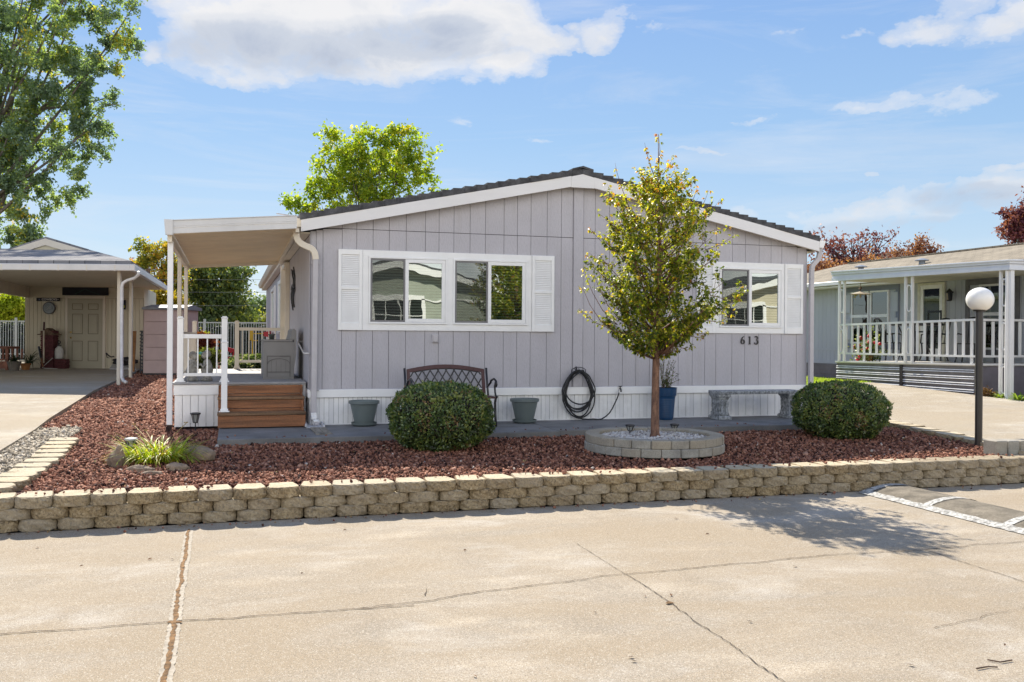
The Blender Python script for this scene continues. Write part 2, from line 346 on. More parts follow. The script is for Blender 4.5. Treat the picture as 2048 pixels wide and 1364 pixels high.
# crack and joint geometry on the street (shallow dark seams, leaf litter)
M_crack=pbr('crack_dirt',(.085,.058,.036),.95,.3,40); M_joint=pbr('joint_litter',(.27,.15,.06),.95,.35,30,bump=.5,bs=120); M_salt=pbr('joint_bleach',(.43,.38,.305),.9,.2,30)
def seam(pts,w,z,jit=.02,step=.03,wv=.5,seed=1):
    rnd=random.Random(seed); P=[]
    for (a,b_) in zip(pts,pts[1:]):
        a,b_=Vector((*a,0)),Vector((*b_,0)); n=max(1,int((b_-a).length/step))
        for k in range(n): P.append(a.lerp(b_,k/n))
    P.append(Vector((*pts[-1],0))); V=[];F=[]
    off=0
    for k,p in enumerate(P):
        d=(P[min(k+1,len(P)-1)]-P[max(k-1,0)]).normalized(); nrm=Vector((-d.y,d.x,0)); off=off*.86+rnd.uniform(-jit,jit)*.6
        ww=w*(1+rnd.uniform(-wv,wv))/2; q=p+nrm*off
        V+= [(q+nrm*ww)[:2]+(z,),(q-nrm*ww)[:2]+(z,)]
    for k in range(len(P)-1): F.append((2*k,2*k+1,2*k+3,2*k+2))
    return V,F
def seams(name,lst,mat):
    V=[];F=[]
    for k,(pts,w,z,j,wv) in enumerate(lst):
        v,f=seam(pts,w,z,j,wv=wv,seed=k+7); n=len(V); V+=v; F+=[tuple(i+n for i in q) for q in f]
    me=bpy.data.meshes.new(name); me.from_pydata(V,[],F); me.update(); return tag(link(name,me,mat),kind='structure')
seams('road_joint_bleach',[([(-1.395,-4.95),(-1.37,-7.0),(-1.345,-9.6)],.07,.004,.003,.15)],M_salt)
seams('road_joint',[([(-1.40,-4.9),(-1.37,-7.0),(-1.345,-10.2)],.024,.008,.007,.45),([(-1.40,-7.60),(-1.32,-7.62)],.03,.0084,.01,.4),([(1.60,-8.05),(1.645,-8.02)],.03,.0084,.01,.7)],M_joint)
seams('road_crack',[([(-12,-7.6),(-2.29,-7.59),(-1.34,-7.6),(-.34,-7.63),(.05,-7.66)],.009,.006,.012,.4),([(-.28,-7.62),(0,-7.57),(.2,-7.55),(.5,-7.46),(1.0,-7.38),(1.64,-7.3),(2.6,-7.25),(3.62,-7.18),(4.27,-7.25),(4.8,-7.2),(5.31,-7.21),(12,-7.3)],.008,.0064,.016,.4),
 ([(1.66,-6.3),(1.65,-7.3)],.0035,.006,.004,.6),([(1.65,-7.3),(1.64,-8.0)],.0055,.0066,.008,.4),([(1.64,-8.0),(1.60,-8.6),(1.585,-9.0),(1.55,-10.5)],.0055,.0068,.013,.5),([(4.3,-7.25),(4.27,-8.3),(4.2,-10)],.006,.006,.008,.6),([(0.16,-7.45),(.2,-7.3)],.006,.006,.01,.6),([(2.9,-8.9),(3.6,-8.75),(4.4,-8.7)],.004,.006,.02,.6)],M_crack)
# speed bump
M_asph=pbr('speed_bump_asphalt',(.27,.235,.18),.95,.25,5,fine=55,bump=1.,bs=90)
M_paint=pbr('road_paint',(.66,.65,.61),.85,.35,28,fine=45,dirt=.4)
bx0,bx1,by0,by1=5.56,6.36,-14,-4.74
def bz(x): t=(x-bx0)/(bx1-bx0); return .003+.075*max(0,4*t*(1-t))**.8
t=thing('speed_bump','dark asphalt speed bump with white painted edges and cross stripes','speed bump',((bx0+bx1)/2,-6,0))
xs=[bx0+(bx1-bx0)*k/16 for k in range(17)]
mb=MB()
for a,b_ in zip(xs,xs[1:]): mb.poly([(a,by0,bz(a)),(b_,by0,bz(b_)),(b_,by1,bz(b_)),(a,by1,bz(a))])
mb.poly([(x,by1,bz(x)) for x in xs]+[(bx1,by1,-.01),(bx0,by1,-.01)])
mb.obj('hump',M_asph,t,smooth=False)
def onb(x0,x1,y0,y1,dy=0,name='edge_line',j=.009,seed=3):
    rnd=random.Random(seed); mb=MB(); n=max(2,int(abs(y1-y0)/.05)) if abs(y1-y0)>abs(x1-x0) else 1
    if n>1:
        for k in range(n):
            ya,yb=y0+(y1-y0)*k/n,y0+(y1-y0)*(k+1)/n; q=[x0+rnd.uniform(-j,j),x1+rnd.uniform(-j,j)]
            if k==0: q0=q
            mb.poly([(q0[0],ya,bz(q0[0])+.004),(q0[1],ya,bz(q0[1])+.004),(q[1],yb,bz(q[1])+.004),(q[0],yb,bz(q[0])+.004)]); q0=q
    else:
        for k in range(12):
            a=x0+(x1-x0)*k/12; b_=x0+(x1-x0)*(k+1)/12; 
            mb.poly([(a,y0+dy*k/12,bz(a)+.006),(b_,y0+dy*(k+1)/12,bz(b_)+.006),(b_,y1+dy*(k+1)/12,bz(b_)+.006),(a,y1+dy*k/12,bz(a)+.006)])
    return mb.obj(name,M_paint,t)
onb(bx0-.015,bx0+.07,-4.76,-12,seed=4,name='edge_stripe'); onb(bx1-.05,bx1,-4.76,-12,seed=5,name='edge_stripe',j=.004)
for k,yy in enumerate((-4.84,-5.72,-6.72,-7.72)): onb(bx0+.03,bx1-.02,yy-.05,yy+.05,.12,name='cross_stripe')
# ------------------------------------------------------------------ block wall
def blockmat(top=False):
    m,nt,b,co=newmat('block_top_lit' if top else 'split_face_shaded'); 
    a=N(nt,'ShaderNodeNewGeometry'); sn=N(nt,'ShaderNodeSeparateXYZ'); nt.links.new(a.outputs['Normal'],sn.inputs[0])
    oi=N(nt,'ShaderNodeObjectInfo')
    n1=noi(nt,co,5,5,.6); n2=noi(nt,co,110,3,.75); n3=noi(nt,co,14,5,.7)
    c=mixc(nt,ramp(nt,n1,[(.3,0.),(.7,1.)]),(.52,.43,.29) if top else (.25,.18,.10),(.64,.555,.40) if top else (.40,.305,.175)); n5=noi(nt,co,46,5,.85)  # tops coloured lighter and fronts darker, painting in the sun and shade contrast
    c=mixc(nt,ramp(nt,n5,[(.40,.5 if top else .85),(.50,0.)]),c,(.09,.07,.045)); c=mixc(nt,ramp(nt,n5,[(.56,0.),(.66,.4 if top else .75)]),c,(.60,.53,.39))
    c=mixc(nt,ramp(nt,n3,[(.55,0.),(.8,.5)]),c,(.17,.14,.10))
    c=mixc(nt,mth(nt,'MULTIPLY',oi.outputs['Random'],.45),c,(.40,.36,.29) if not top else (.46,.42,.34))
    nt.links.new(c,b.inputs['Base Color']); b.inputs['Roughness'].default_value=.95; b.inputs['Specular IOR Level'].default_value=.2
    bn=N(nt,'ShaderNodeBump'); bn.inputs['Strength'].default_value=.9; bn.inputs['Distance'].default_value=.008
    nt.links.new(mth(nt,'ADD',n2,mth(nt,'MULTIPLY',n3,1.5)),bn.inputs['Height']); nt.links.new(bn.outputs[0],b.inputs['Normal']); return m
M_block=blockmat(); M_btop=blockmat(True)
def block_mesh(seed,w=.292,h=.098,d=.33,ch=.058):
    """dry-stack block seen from above: flat back, chamfered rough front; origin front centre bottom, front towards -y"""
    rnd=random.Random(seed); w2=w/2
    plan=[(-w2+.035,d),(-w2,d*.35),(-w2+.002,ch),(-w2+.03,.022),(-w2+.07,.006),(-.055,0),(-.018,.001),(.018,0),(.055,.001),(w2-.07,.006),(w2-.03,.022),(w2-.002,ch),(w2,d*.35),(w2-.035,d)]
    mb=MB(); lv=[0,.008,h*.35,h*.65,h-.01,h]; ins=[.006,0,-.002,-.002,0,.008]; rings=[]
    for z,i_ in zip(lv,ins):
        rg=[]
        for (x,y) in plan:
            q=Vector((x,y-d*.5)); q*=(1-i_/.14); front=y<.06
            jx,jy=(rnd.uniform(-.006,.006),rnd.uniform(-.010,.010)) if front else (0,0)
            rg.append(mb.V((q.x+jx,q.y+d*.5+jy,z)))
        rings.append(rg)
    n=len(plan)
    for A,B in zip(rings,rings[1:]):
        for k in range(n): mb.face((A[(k+1)%n],A[k],B[k],B[(k+1)%n]))
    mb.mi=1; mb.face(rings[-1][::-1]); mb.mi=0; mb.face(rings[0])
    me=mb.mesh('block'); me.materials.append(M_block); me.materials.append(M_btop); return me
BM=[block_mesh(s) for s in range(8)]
wall=thing('retaining_wall','low tan split-face block wall, three courses along the street','retaining wall',(2.5,-4.6,0),group=None)
BW=.2985; x0w=at(178,1000,y=-4.65).x; spots=[]
for c_ in range(3):
    off={0:.12,1:.43,2:0}[c_]*BW
    k0=-4 if c_==2 else -4
    for k in range(k0,50):
        x=x0w+off+(k+.5)*BW
        if x<-3.5 or x>8.75: continue
        spots.append((x,-4.652+random.uniform(-.006,.006)+(0,.004,-.006)[c_],.099*c_+.0+.0008*k*0,random.uniform(-.03,.03)))
spots.sort(key=lambda q:(q[0]-CAM[0])**2+(q[1]-CAM[1])**2)
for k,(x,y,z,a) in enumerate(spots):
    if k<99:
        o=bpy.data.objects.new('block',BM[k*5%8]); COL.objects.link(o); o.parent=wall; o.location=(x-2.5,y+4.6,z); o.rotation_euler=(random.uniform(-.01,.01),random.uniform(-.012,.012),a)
rest=MB()
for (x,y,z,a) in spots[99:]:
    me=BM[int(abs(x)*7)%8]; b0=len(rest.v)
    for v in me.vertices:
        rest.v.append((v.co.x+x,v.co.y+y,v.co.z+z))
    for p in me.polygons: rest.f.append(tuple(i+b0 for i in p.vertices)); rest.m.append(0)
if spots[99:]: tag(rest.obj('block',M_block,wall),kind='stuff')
# return row on the left, up the slope
ret=thing('block_edging','single row of flat tan blocks curving up the left side of the red rock bed','edging',(-3,-2.6,.25))
pts=[(-3.20,-4.42,1.25),(-3.08,-4.16,1.45),(-3.02,-3.86,1.5),(-3.0,-3.56,1.52),(-2.98,-3.25,1.52),(-2.99,-2.93,1.55),(-2.97,-2.60,1.56),(-2.96,-2.27,1.6),(-2.98,-1.93,1.55),(-3.0,-1.6,1.6),(-3.0,-1.27,1.57),(-3.02,-.94,1.6)]
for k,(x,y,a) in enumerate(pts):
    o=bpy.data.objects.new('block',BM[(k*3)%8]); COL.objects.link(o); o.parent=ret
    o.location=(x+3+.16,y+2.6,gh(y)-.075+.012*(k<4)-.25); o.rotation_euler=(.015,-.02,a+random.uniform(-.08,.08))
# right kerb row along the driveway
ker=thing('block_edging','low tan block kerb between the red rock bed and the right driveway','edging',(8,-2.6,.3))
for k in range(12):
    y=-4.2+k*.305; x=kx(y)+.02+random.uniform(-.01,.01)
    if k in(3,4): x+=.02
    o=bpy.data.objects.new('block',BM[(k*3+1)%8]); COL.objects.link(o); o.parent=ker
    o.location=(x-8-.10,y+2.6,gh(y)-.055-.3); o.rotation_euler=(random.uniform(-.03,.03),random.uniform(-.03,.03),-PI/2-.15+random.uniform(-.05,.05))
# ------------------------------------------------------------------ red lava rock
M_bed=pbr('red_rock_soil',(.13,.06,.05),.95,.3,12,fine=60)
bxs=list(np.arange(-3.5,8.5,.55))+[8.72]; bys=[-4.47,-4,-3.4,-2.8,-2.2,-1.6,-.8,0,.3]
strip('red_rock_bed',bxs,bys,lambda x,y:gh(y)-.05,M_bed)
strip('red_rock_bed',[-3.52,-3,-2.4,-1.8,-.5,.0],[.3,1.5,3,5.5,8,11,14,17],lambda x,y:gh(y)-.05,M_bed)
def stones(name,P,size,mat,tint,flat=.7,seed=0):
    """P (n,3) positions; one lumpy angular stone at each"""
    r=np.random.default_rng(seed); n=len(P)
    base=np.array([(x,y,z) for x in(-1,1) for y in(-1,1) for z in(-1,1)],float)*.62
    faces=np.array([(0,1,3,2),(4,6,7,5),(0,4,5,1),(2,3,7,6),(0,2,6,4),(1,5,7,3)])
    V=base[None]+r.uniform(-.33,.33,(n,8,3)); V*= (size*np.where(r.uniform(0,1,n)<.06,1.5,1.)*r.uniform(.45,1.35,n))[:,None,None]*np.stack([r.uniform(.7,1.3,n),r.uniform(.7,1.3,n),r.uniform(.5,.95,n)*flat/.7],1)[:,None,:]
    q=r.normal(size=(n,4)); q/=np.linalg.norm(q,axis=1)[:,None]; w,x,y,z=q.T
    Rm=np.stack([np.stack([1-2*(y*y+z*z),2*(x*y-z*w),2*(x*z+y*w)],1),np.stack([2*(x*y+z*w),1-2*(x*x+z*z),2*(y*z-x*w)],1),np.stack([2*(x*z-y*w),2*(y*z+x*w),1-2*(x*x+y*y)],1)],1)
    V=np.einsum('nij,nkj->nki',Rm,V)+P[:,None,:]
    F=faces[None]+(np.arange(n)*8)[:,None,None]
    return tag(npmesh(name,V.reshape(-1,3),F.reshape(-1,4),mat,tint=np.repeat(tint,8)),kind='stuff')
ghv=np.vectorize(gh)
def scatter(n,x0,x1,y0,y1,keep,seed):
    r=np.random.default_rng(seed); x=r.uniform(x0,x1,n); y=r.uniform(y0,y1,n); k=keep(x,y); x,y=x[k],y[k]; return x,y,r
M_lava=tintmat('lava_rock',[(0,(.035,.016,.014)),(.28,(.13,.052,.036)),(.55,(.30,.13,.083)),(.85,(.42,.21,.14)),(.97,(.50,.29,.21)),(.98,(.62,.54,.47)),(1,(.62,.54,.47))],.9,.25,.5,140)
def lava_keep(x,y):
    k=np.ones(len(x),bool); k&=~((y>-1.56)&(x>-1.2)&(y<.2)); k&=~((x-3.95)**2+(y+2.93)**2<.86**2); k&=(x<8.73+(np.minimum(y,-.9)+1.2)*.15)&(y>-4.335+.03*np.sin(x*9))
    k&=~((x<-2.85)&(y<-.9)&(x>-3.5)); k&=~((y>0)&(x>-1.82)&(x<0.1)&(y<6)); k&=~((y>.02)&(x>-.05)&(x<8.2))&(y<.4); k&=x>-3.5
    return k
x,y,r=scatter(84000,-3.5,8.75,-4.48,.5,lava_keep,11)
# a bare strip where the left bed runs out to river rock
P=np.stack([x,y,ghv(y)-.02+r.uniform(-.014,.012,len(x))],1); stones('lava_rock',P,.0162,M_lava,np.where(r.uniform(0,1,len(x))<.006,1.,np.clip(r.normal(.48,.26,len(x)),0,.96)),seed=1)
x,y,r=scatter(34000,-3.5,-.0,.3,16,lambda x,y:(~((x>-1.84)&(y<5.7)&(y>.1)))&(x<-.05)&(r_keep(y)),12) if False else scatter(46000,-3.5,-.05,.3,15,lambda x,y:~((x>-1.84)&(y<5.7)),12)
P=np.stack([x,y,ghv(y)-.02+r.uniform(-.014,.014,len(x))],1); stones('lava_rock',P,.0225,M_lava,np.where(r.uniform(0,1,len(x))<.006,1.,np.clip(r.normal(.55,.25,len(x)),0,.96)),seed=2)
# river rock strips
M_river=tintmat('river_rock',[(0,(.12,.10,.075)),(.5,(.33,.28,.21)),(1,(.52,.47,.39))],.8,.3,.3,60)
x,y,r=scatter(5200,-3.56,-2.95,-4.2,.3,lambda x,y:(x<-3.0+.0*y)|((y>-1)&(x<-3.2)),13)
P=np.stack([x,y,ghv(y)-.01+r.uniform(-.015,.012,len(x))],1); stones('river_rock',P,.024,M_river,r.uniform(0,1,len(x)),seed=3)
x,y,r=scatter(2600,8.2,9.2,-4.1,-.9,lambda x,y:(x>8.87+(np.minimum(y,-.9)+1.2)*.15)&(x<9.05+(np.minimum(y,-.9)+1.2)*.15),14)
P=np.stack([x,y,ghv(y)-.005+r.uniform(-.01,.01,len(x))],1); stones('river_rock',P,.022,M_river,r.uniform(0,1,len(x)),seed=4)

# stray stones and leaf litter at the edges
r=np.random.default_rng(77); n=150; x=r.uniform(-3,8,n); P=np.stack([x,r.uniform(-4.6,-4.34,n),np.full(n,.312)],1); stones('lava_rock',P,.013,M_lava,r.uniform(.2,.9,n),seed=78)
n=90; x=r.uniform(-3.2,8,n); P=np.stack([x,-4.68-np.abs(r.normal(0,.10,n)),np.full(n,.010)],1); stones('lava_rock',P,.010,M_lava,r.uniform(.1,.9,n),seed=79)
n=60; x=r.uniform(-1.1,8,n); P=np.stack([x,r.uniform(-1.56,-1.2,n),np.full(n,.422)],1); stones('lava_rock',P,.010,M_lava,r.uniform(.1,.9,n),seed=80)
# ================================================================== the home
HW=8.13; HL=18.0; XA=4.06
def ft(x): return 3.17+.2085*(x if x<=XA else 2*XA-x)     # underside of the rake
home=thing('mobile_home','grey board-sided manufactured home with white trim, shutters and house number, behind the block wall','house',(4,0,.4))
M_shing=pbr('roof_shingle_charcoal',(.115,.115,.122),.95,.25,9,fine=120,bump=.6,bs=120)
def glassmat(name,refl,tint):
    m=bpy.data.materials.new(name); m.use_nodes=True; nt=m.node_tree; nt.nodes.remove(nt.nodes['Principled BSDF'])
    g=N(nt,'ShaderNodeBsdfGlossy'); g.inputs['Roughness'].default_value=.008; g.inputs[0].default_value=(.93,1,.95,1)
    t=N(nt,'ShaderNodeBsdfTransparent'); t.inputs[0].default_value=(*tint,1); fr=N(nt,'ShaderNodeLayerWeight'); fr.inputs[0].default_value=.35
    co=N(nt,'ShaderNodeNewGeometry').outputs['Position']; bn=N(nt,'ShaderNodeBump'); bn.inputs['Strength'].default_value=.03; bn.inputs['Distance'].default_value=.05
    nt.links.new(noi(nt,co,1.5,2),bn.inputs['Height']); nt.links.new(bn.outputs[0],g.inputs['Normal'])
    mx=N(nt,'ShaderNodeMixShader'); nt.links.new(mth(nt,'ADD',fr.outputs['Fresnel'],refl,clamp=True),mx.inputs[0]); nt.links.new(t.outputs[0],mx.inputs[1]); nt.links.new(g.outputs[0],mx.inputs[2])
    nt.links.new(mx.outputs[0],nt.nodes['Material Output'].inputs[0]); return m
M_glass=glassmat('window_glass',.34,(.42,.55,.48)); M_glass2=glassmat('window_glass_dim',.12,(.5,.55,.55))
def screenmat():
    m=bpy.data.materials.new('insect_screen'); m.use_nodes=True; nt=m.node_tree; b=nt.nodes['Principled BSDF']; b.inputs['Base Color'].default_value=(.035,.037,.035,1); b.inputs['Roughness'].default_value=.8
    t=N(nt,'ShaderNodeBsdfTransparent'); mx=N(nt,'ShaderNodeMixShader'); mx.inputs[0].default_value=.42
    nt.links.new(t.outputs[0],mx.inputs[1]); nt.links.new(b.outputs[0],mx.inputs[2]); nt.links.new(mx.outputs[0],nt.nodes['Material Output'].inputs[0]); return m
M_screen=screenmat()
M_blind=pbr('blind_slats',(.40,.42,.40),.6,.05,5); M_dark=pbr('dark_interior',(.012,.014,.014),.9); M_sframe=pbr('screen_frame_grey',(.20,.195,.20),.45,.05)
# front boards
gx=[fx(p,700) for p in (631,644.6,683,712,744.7,777,810.9,849.4,876.5,906.3,938.6,969.4,1006.4,1033.2,1060.3,1092.6,1121,1144.5,1165.3,1188.7,1217.4,1245,1271.8,1299,1327,1356.5,1384.6,1409.5,1431.5,1463.8,1489.4,1516.9,1540.8,1562.3,1592.8)]
ed=[0.0]+gx+[HW]; ZB=3.222
mb=MB()
for a,b_ in zip(ed,ed[1:]):
    a+=.0032; b_-=.0032
    if a<.01: a=0.
    mb.box(a,0,.925,b_,.011,min(ZB-.005,ft(a)-.0))
    for (u,v) in ([(a,b_)] if not(a<XA<b_) else [(a,XA),(XA,b_)]):
        if ft(u)>ZB+.005 or ft(v)>ZB+.005:
            pu,pv=max(ZB+.004,ft(u)+.02),max(ZB+.004,ft(v)+.02)
            mb.prism([(u,0,ZB+.004),(v,0,ZB+.004),(v,0,pv),(u,0,pu)],(0,.011,0))
sid=mb.obj('siding',M_side,home)
mb=MB(); x=fx(1144.5,700)
mb.box(x+.008,-.017,.925,fx(1165.3,700)-.006,-.001,ft(XA)-.02); mb.box(0.002,-.008,.905,HW-.002,.012,.924) 
mb.obj('trim_batten',M_side,home,bev=.002)
mb=MB()   # wall body behind the boards, side boards
mb.prism([(.008,.012,.4),(HW-.008,.012,.4),(HW-.008,.012,ft(HW)),(XA,.012,ft(XA)),(.008,.012,ft(0))],(0,HL-.02,0))
mb.obj('wall_core',M_gap,home)
mb=MB(); y=.03
while y<HL-.1:
    w=random.choice((.17,.2,.23)); mb.box(-.006,y,.925,.007,min(y+w,HL)-.006,3.12); mb.box(HW-.007,y,.925,HW+.006,min(y+w,HL)-.006,3.12); y+=w
mb.box(-.010,0.0,.925,.0065,.026,3.16); mb.box(HW-.006,0,.925,HW+.01,.026,3.16); mb.box(-.0,HL-.012,.925,HW,HL,3.0)
mb.obj('siding',M_side,home)
# skirting
mb=MB(); vsl=[]; x=.0; k=0
while x<HW:
    w=.068; cyc=(x-.27)%.405
    if cyc<.06: vsl.append(x)
    else: mb.box(x+.0022,(.002 if k%2 else .008),.41,min(x+w-.0022,HW),.02,.81)
    x+=w; k+=1
mb.box(-.012,-.004,.395,HW+.01,.022,.43)
y=.03
while y<HL: mb.box(-.004 if int(y*9)%2 else .002,y,.41,.012,y+.08,.81); mb.box(HW-.012,y,.41,HW+.004,y+.08,.81); y+=.084
mb.obj('skirting',M_vinyl,home)
def perf():
    m,nt,b,co=newmat('perforated_vinyl'); v=N(nt,'ShaderNodeTexVoronoi'); v.inputs['Scale'].default_value=70; v.inputs['Randomness'].default_value=.12; nt.links.new(co,v.inputs[0])
    c=mixc(nt,ramp(nt,v.outputs['Distance'],[(.30,0.),(.42,1.)]),(.30,.31,.33),(.72,.72,.73)); nt.links.new(c,b.inputs['Base Color']); b.inputs['Roughness'].default_value=.5; return m
Mpf=perf()
for x in vsl: vs=MB(); vs.box(x+.002,.007,.41,x+.066,.0115,.81); vs.obj('vent_strip',Mpf,home)
mb=MB(); mb.box(-.022,-.024,.805,HW+.02,.012,.918); mb.box(-.022,.0125,.805,-.001,HL,.918); mb.box(HW+.001,.0125,.805,HW+.02,HL,.918); mb.obj('skirting_band',M_white,home,bev=.004)
# roof: courses of thick shingle, each lapping the one below
roof=MB(); YF,YB=-.165,18.2; EX=-.16
def course(side):
    n=25; L=(XA-EX)/n
    for k in range(n):
        a,b_=EX+L*k,EX+L*(k+1)+.004
        za,zb=ft(a)+.168,ft(b_)+.168
        ta,tb=za+.098+random.uniform(0,.008),zb+.07
        pa=[(a,YF,za),(b_,YF,zb),(b_,YF,tb),(a,YF,ta)]
        if side<0: pa=[(2*XA-x_,y_,z_) for x_,y_,z_ in pa][::-1]
        j=random.uniform(-.012,.012); pa=[(x_,y_+j,z_) for x_,y_,z_ in pa]
        roof.prism(pa,(0,YB-YF,0))
course(1); course(-1)
rf=roof.obj('roof',M_shing,home)
mb=MB(); zt=ft(XA)+.168+.07
for k in range(60):
    y0=YF-.01+k*.305
    mb.prism([(XA-.17,y0,zt-.02),(XA,y0,zt+.02),(XA+.17,y0,zt-.02),(XA+.17,y0,zt-.005+.012),(XA,y0,zt+.052),(XA-.17,y0,zt+.007)],(0,.30,.0))
mb.obj('ridge_cap',M_shing,rf)
mb=MB() # rake fascia (front + back) with a plate at the apex, eave fascia and soffits
for yy in (-.162,HL+.12):
    for s in (1,-1):
        x0,x1=-.145,XA-.19
        P=[(x0,yy,ft(x0)+.002),(x1,yy,ft(x1)+.002),(x1,yy,ft(x1)+.165),(x0,yy,ft(x0)+.165)]
        if s<0: P=[(2*XA-a,b_,c_) for a,b_,c_ in P][::-1]
        mb.prism(P,(0,.026,0)); mb.obj('fascia',M_fascia,home); mb=MB()
    zz=ft(XA-.2); mb.prism([(XA-.188,yy-.003,zz-.002),(XA+.188,yy-.003,zz-.002),(XA+.188,yy-.003,zz+.162),(XA,yy-.003,ft(XA)+.164),(XA-.188,yy-.003,zz+.162)],(0,.029,0)); mb.obj('fascia_peak',M_fascia,home); mb=MB()
mb=MB()
for s in (1,-1):
    P=[(-.14,-.135,ft(-.14)+.02),(XA,-.135,ft(XA)+.02),(XA,-.001,ft(XA)+.02),(-.14,-.001,ft(-.14)+.02)]
    if s<0: P=[(2*XA-a,b_,c_) for a,b_,c_ in P][::-1]
    mb.prism(P,(0,0,.02))
mb.box(-.14,.0,3.13,-.008,HL,3.15); mb.box(HW+.008,0,3.13,HW+.14,HL,3.15)
mb.box(-.145,-.13,3.15,-.12,HL+.1,3.30); mb.box(HW+.12,-.13,3.15,HW+.145,HL+.1,3.30)
mb.obj('soffit',M_cream,home)
# gutters and downspouts
def gutter(x,y0,y1,z,sg,mat):
    mb=MB(); P=[(0,0),(.075,0),(.085,.02),(.10,.06),(.115,.115),(.108,.118),(.09,.06),(.07,.008),(.004,.008),(.004,.115),(0,.115)]
    Q=[(x+sg*a,y0,z+b_) for a,b_ in P]; mb.prism(Q if sg>0 else Q[::-1],(0,y1-y0,0))
    e=[(0,0),(.075,0),(.1,.06),(.115,.118),(0,.118)]
    for yy in (y0-.003,y1): mb.prism([(x+sg*a,yy,z+b_) for a,b_ in e],(0,.003,0))
    return mb.obj('gutter',mat,home)
g1=gutter(-.146,-.15,HL+.1,3.205,-1,M_cream); g2=gutter(HW+.146,-.15,HL+.1,3.205,1,M_white)
def pipe(pts,w,d,mat,name,parent,ribs=True):
    """rectangular corrugated downspout along pts"""
    mb=MB(); P=[Vector(p) for p in pts]; out=[]
    for a,b_ in zip(P,P[1:]):
        n=max(1,int((b_-a).length/.03)) if (b_-a).length<.35 else 1
        for k in range(n): out.append(a.lerp(b_,k/n))
    out.append(P[-1]); rings=[]
    for k,p in enumerate(out):
        dd=(out[min(k+1,len(out)-1)]-out[max(k-1,0)]).normalized(); a=Vector((0,1,0)) if abs(dd.y)<.8 else Vector((0,0,1)); b_=dd.cross(a).normalized()
        a=b_.cross(dd).normalized(); q=1+(.05 if (ribs and k%2) else 0)
        rings.append([mb.V(p+b_*w/2*q*i+a*d/2*q*j) for i,j in ((-1,-1),(1,-1),(1,1),(-1,1))])
    for A,B in zip(rings,rings[1:]):
        for j in range(4): mb.face((A[j],A[(j+1)%4],B[(j+1)%4],B[j]))
    mb.face(rings[0][::-1]); mb.face(rings[-1]); o=mb.obj(name,mat,parent); bevel(o,.008,2); return o
def arc(p0,p1,p2,n=6):
    p0,p1,p2=map(Vector,(p0,p1,p2)); return [p0*(1-t)**2+p1*2*t*(1-t)+p2*t*t for t in [k/n for k in range(n+1)]]
yd=-.075
pipe([(-.205,yd,3.21),(-.205,yd,3.13)]+arc((-.205,yd,3.09),(-.19,yd,2.99),(-.08,yd,2.95),5)+arc((-.03,yd,2.93),(.065,yd,2.9),(.065,yd,2.76),6),.085,.062,M_cream,'downspout',home)
pipe([(.065,yd,2.77),(.05,yd,.56)],.075,.058,M_gutter,'downspout',home,False)
pipe([(.05,yd,.60),(.05,yd,.56),(.06,yd-.02,.50),(.085,yd-.09,.455)],.08,.066,M_white,'downspout_elbow',home)
mb=MB(); mb.box(.06,yd-.140,.438,.112,yd-.122,.475); 
mb.obj('pipe_mouth',M_gutter,home)
for z in (.9,2.7): mb=MB(); mb.box(.005,yd+.02,z,.125,-.001,z+.03); mb.obj('pipe_strap',M_gutter,home)
pipe([(HW+.20,yd,3.21),(HW+.20,yd,3.15)]+arc((HW+.20,yd,3.12),(HW+.19,yd,3.02),(HW+.11,yd,2.96),5)+arc((HW+.08,yd,2.93),(HW+.045,yd,2.88),(HW+.045,yd,2.76),4)+[(HW+.045,yd,.50)],.075,.06,M_gutter,'downspout',home,False)
# ---- windows and shutters
def slider(x0,x1,z0,z1,xm,yb=-.024):
    w=MB(); e=.028
    w.box(x0,yb-.012,z0,x1,-.002,z0+e); w.box(x0,yb-.012,z1-e,x1,-.002,z1); w.box(x0,yb-.012,z0+e,x0+e,-.002,z1-e); w.box(x1-e,yb-.012,z0+e,x1,-.002,z1-e)
    win=w.obj('window',M_white,home,bev=.003)
    s=MB(); a,b_,c_,d=xm,x1-e-.002,z0+e+.002,z1-e-.002; f=.05
    s.box(a,yb-.008,c_,b_,-.004,c_+f); s.box(a,yb-.008,d-f,b_,-.004,d); s.box(a,yb-.008,c_+f,a+f,-.004,d-f); s.box(b_-f,yb-.008,c_+f,b_,-.004,d-f)
    s.obj('sash',M_white,win,bev=.003)
    q=MB(); A,B_=x0+e+.002,xm-.002; g=.024
    q.box(A,yb-.004,c_,B_,-.006,c_+g); q.box(A,yb-.004,d-g,B_,-.006,d); q.box(A,yb-.004,c_+g,A+g,-.006,d-g); q.box(B_-g,yb-.004,c_+g,B_,-.006,d-g)
    q.obj('screen_frame',M_sframe,win)
    p=MB(); p.poly([(A+g,yb+.001,c_+g),(B_-g,yb+.001,c_+g),(B_-g,yb+.001,d-g),(A+g,yb+.001,d-g)]); p.obj('screen',M_screen,win)
    for (u,v,z_a,z_b) in ((A+g,B_-g,c_+g,d-g),(a+f,b_-f,c_+f,d-f)):
        p=MB(); p.poly([(u,yb+.008,z_a),(v,yb+.008,z_a),(v,yb+.008,z_b),(u,yb+.008,z_b)]); p.obj('glass',M_glass,win)
    p=MB(); z=z0+e
    while z<z1-e: p.poly([(x0+e,-.006,z),(x1-e,-.006,z),(x1-e,-.0105,z+.026),(x0+e,-.0105,z+.026)]); z+=.042
    p.obj('blinds',M_blind,win)
    p=MB(); p.box(x0+e,-.0035,z0+e,x1-e,-.001,z1-e); p.obj('blind_backing',M_dark,win)
    return win
Z0,Z1=1.768,2.926
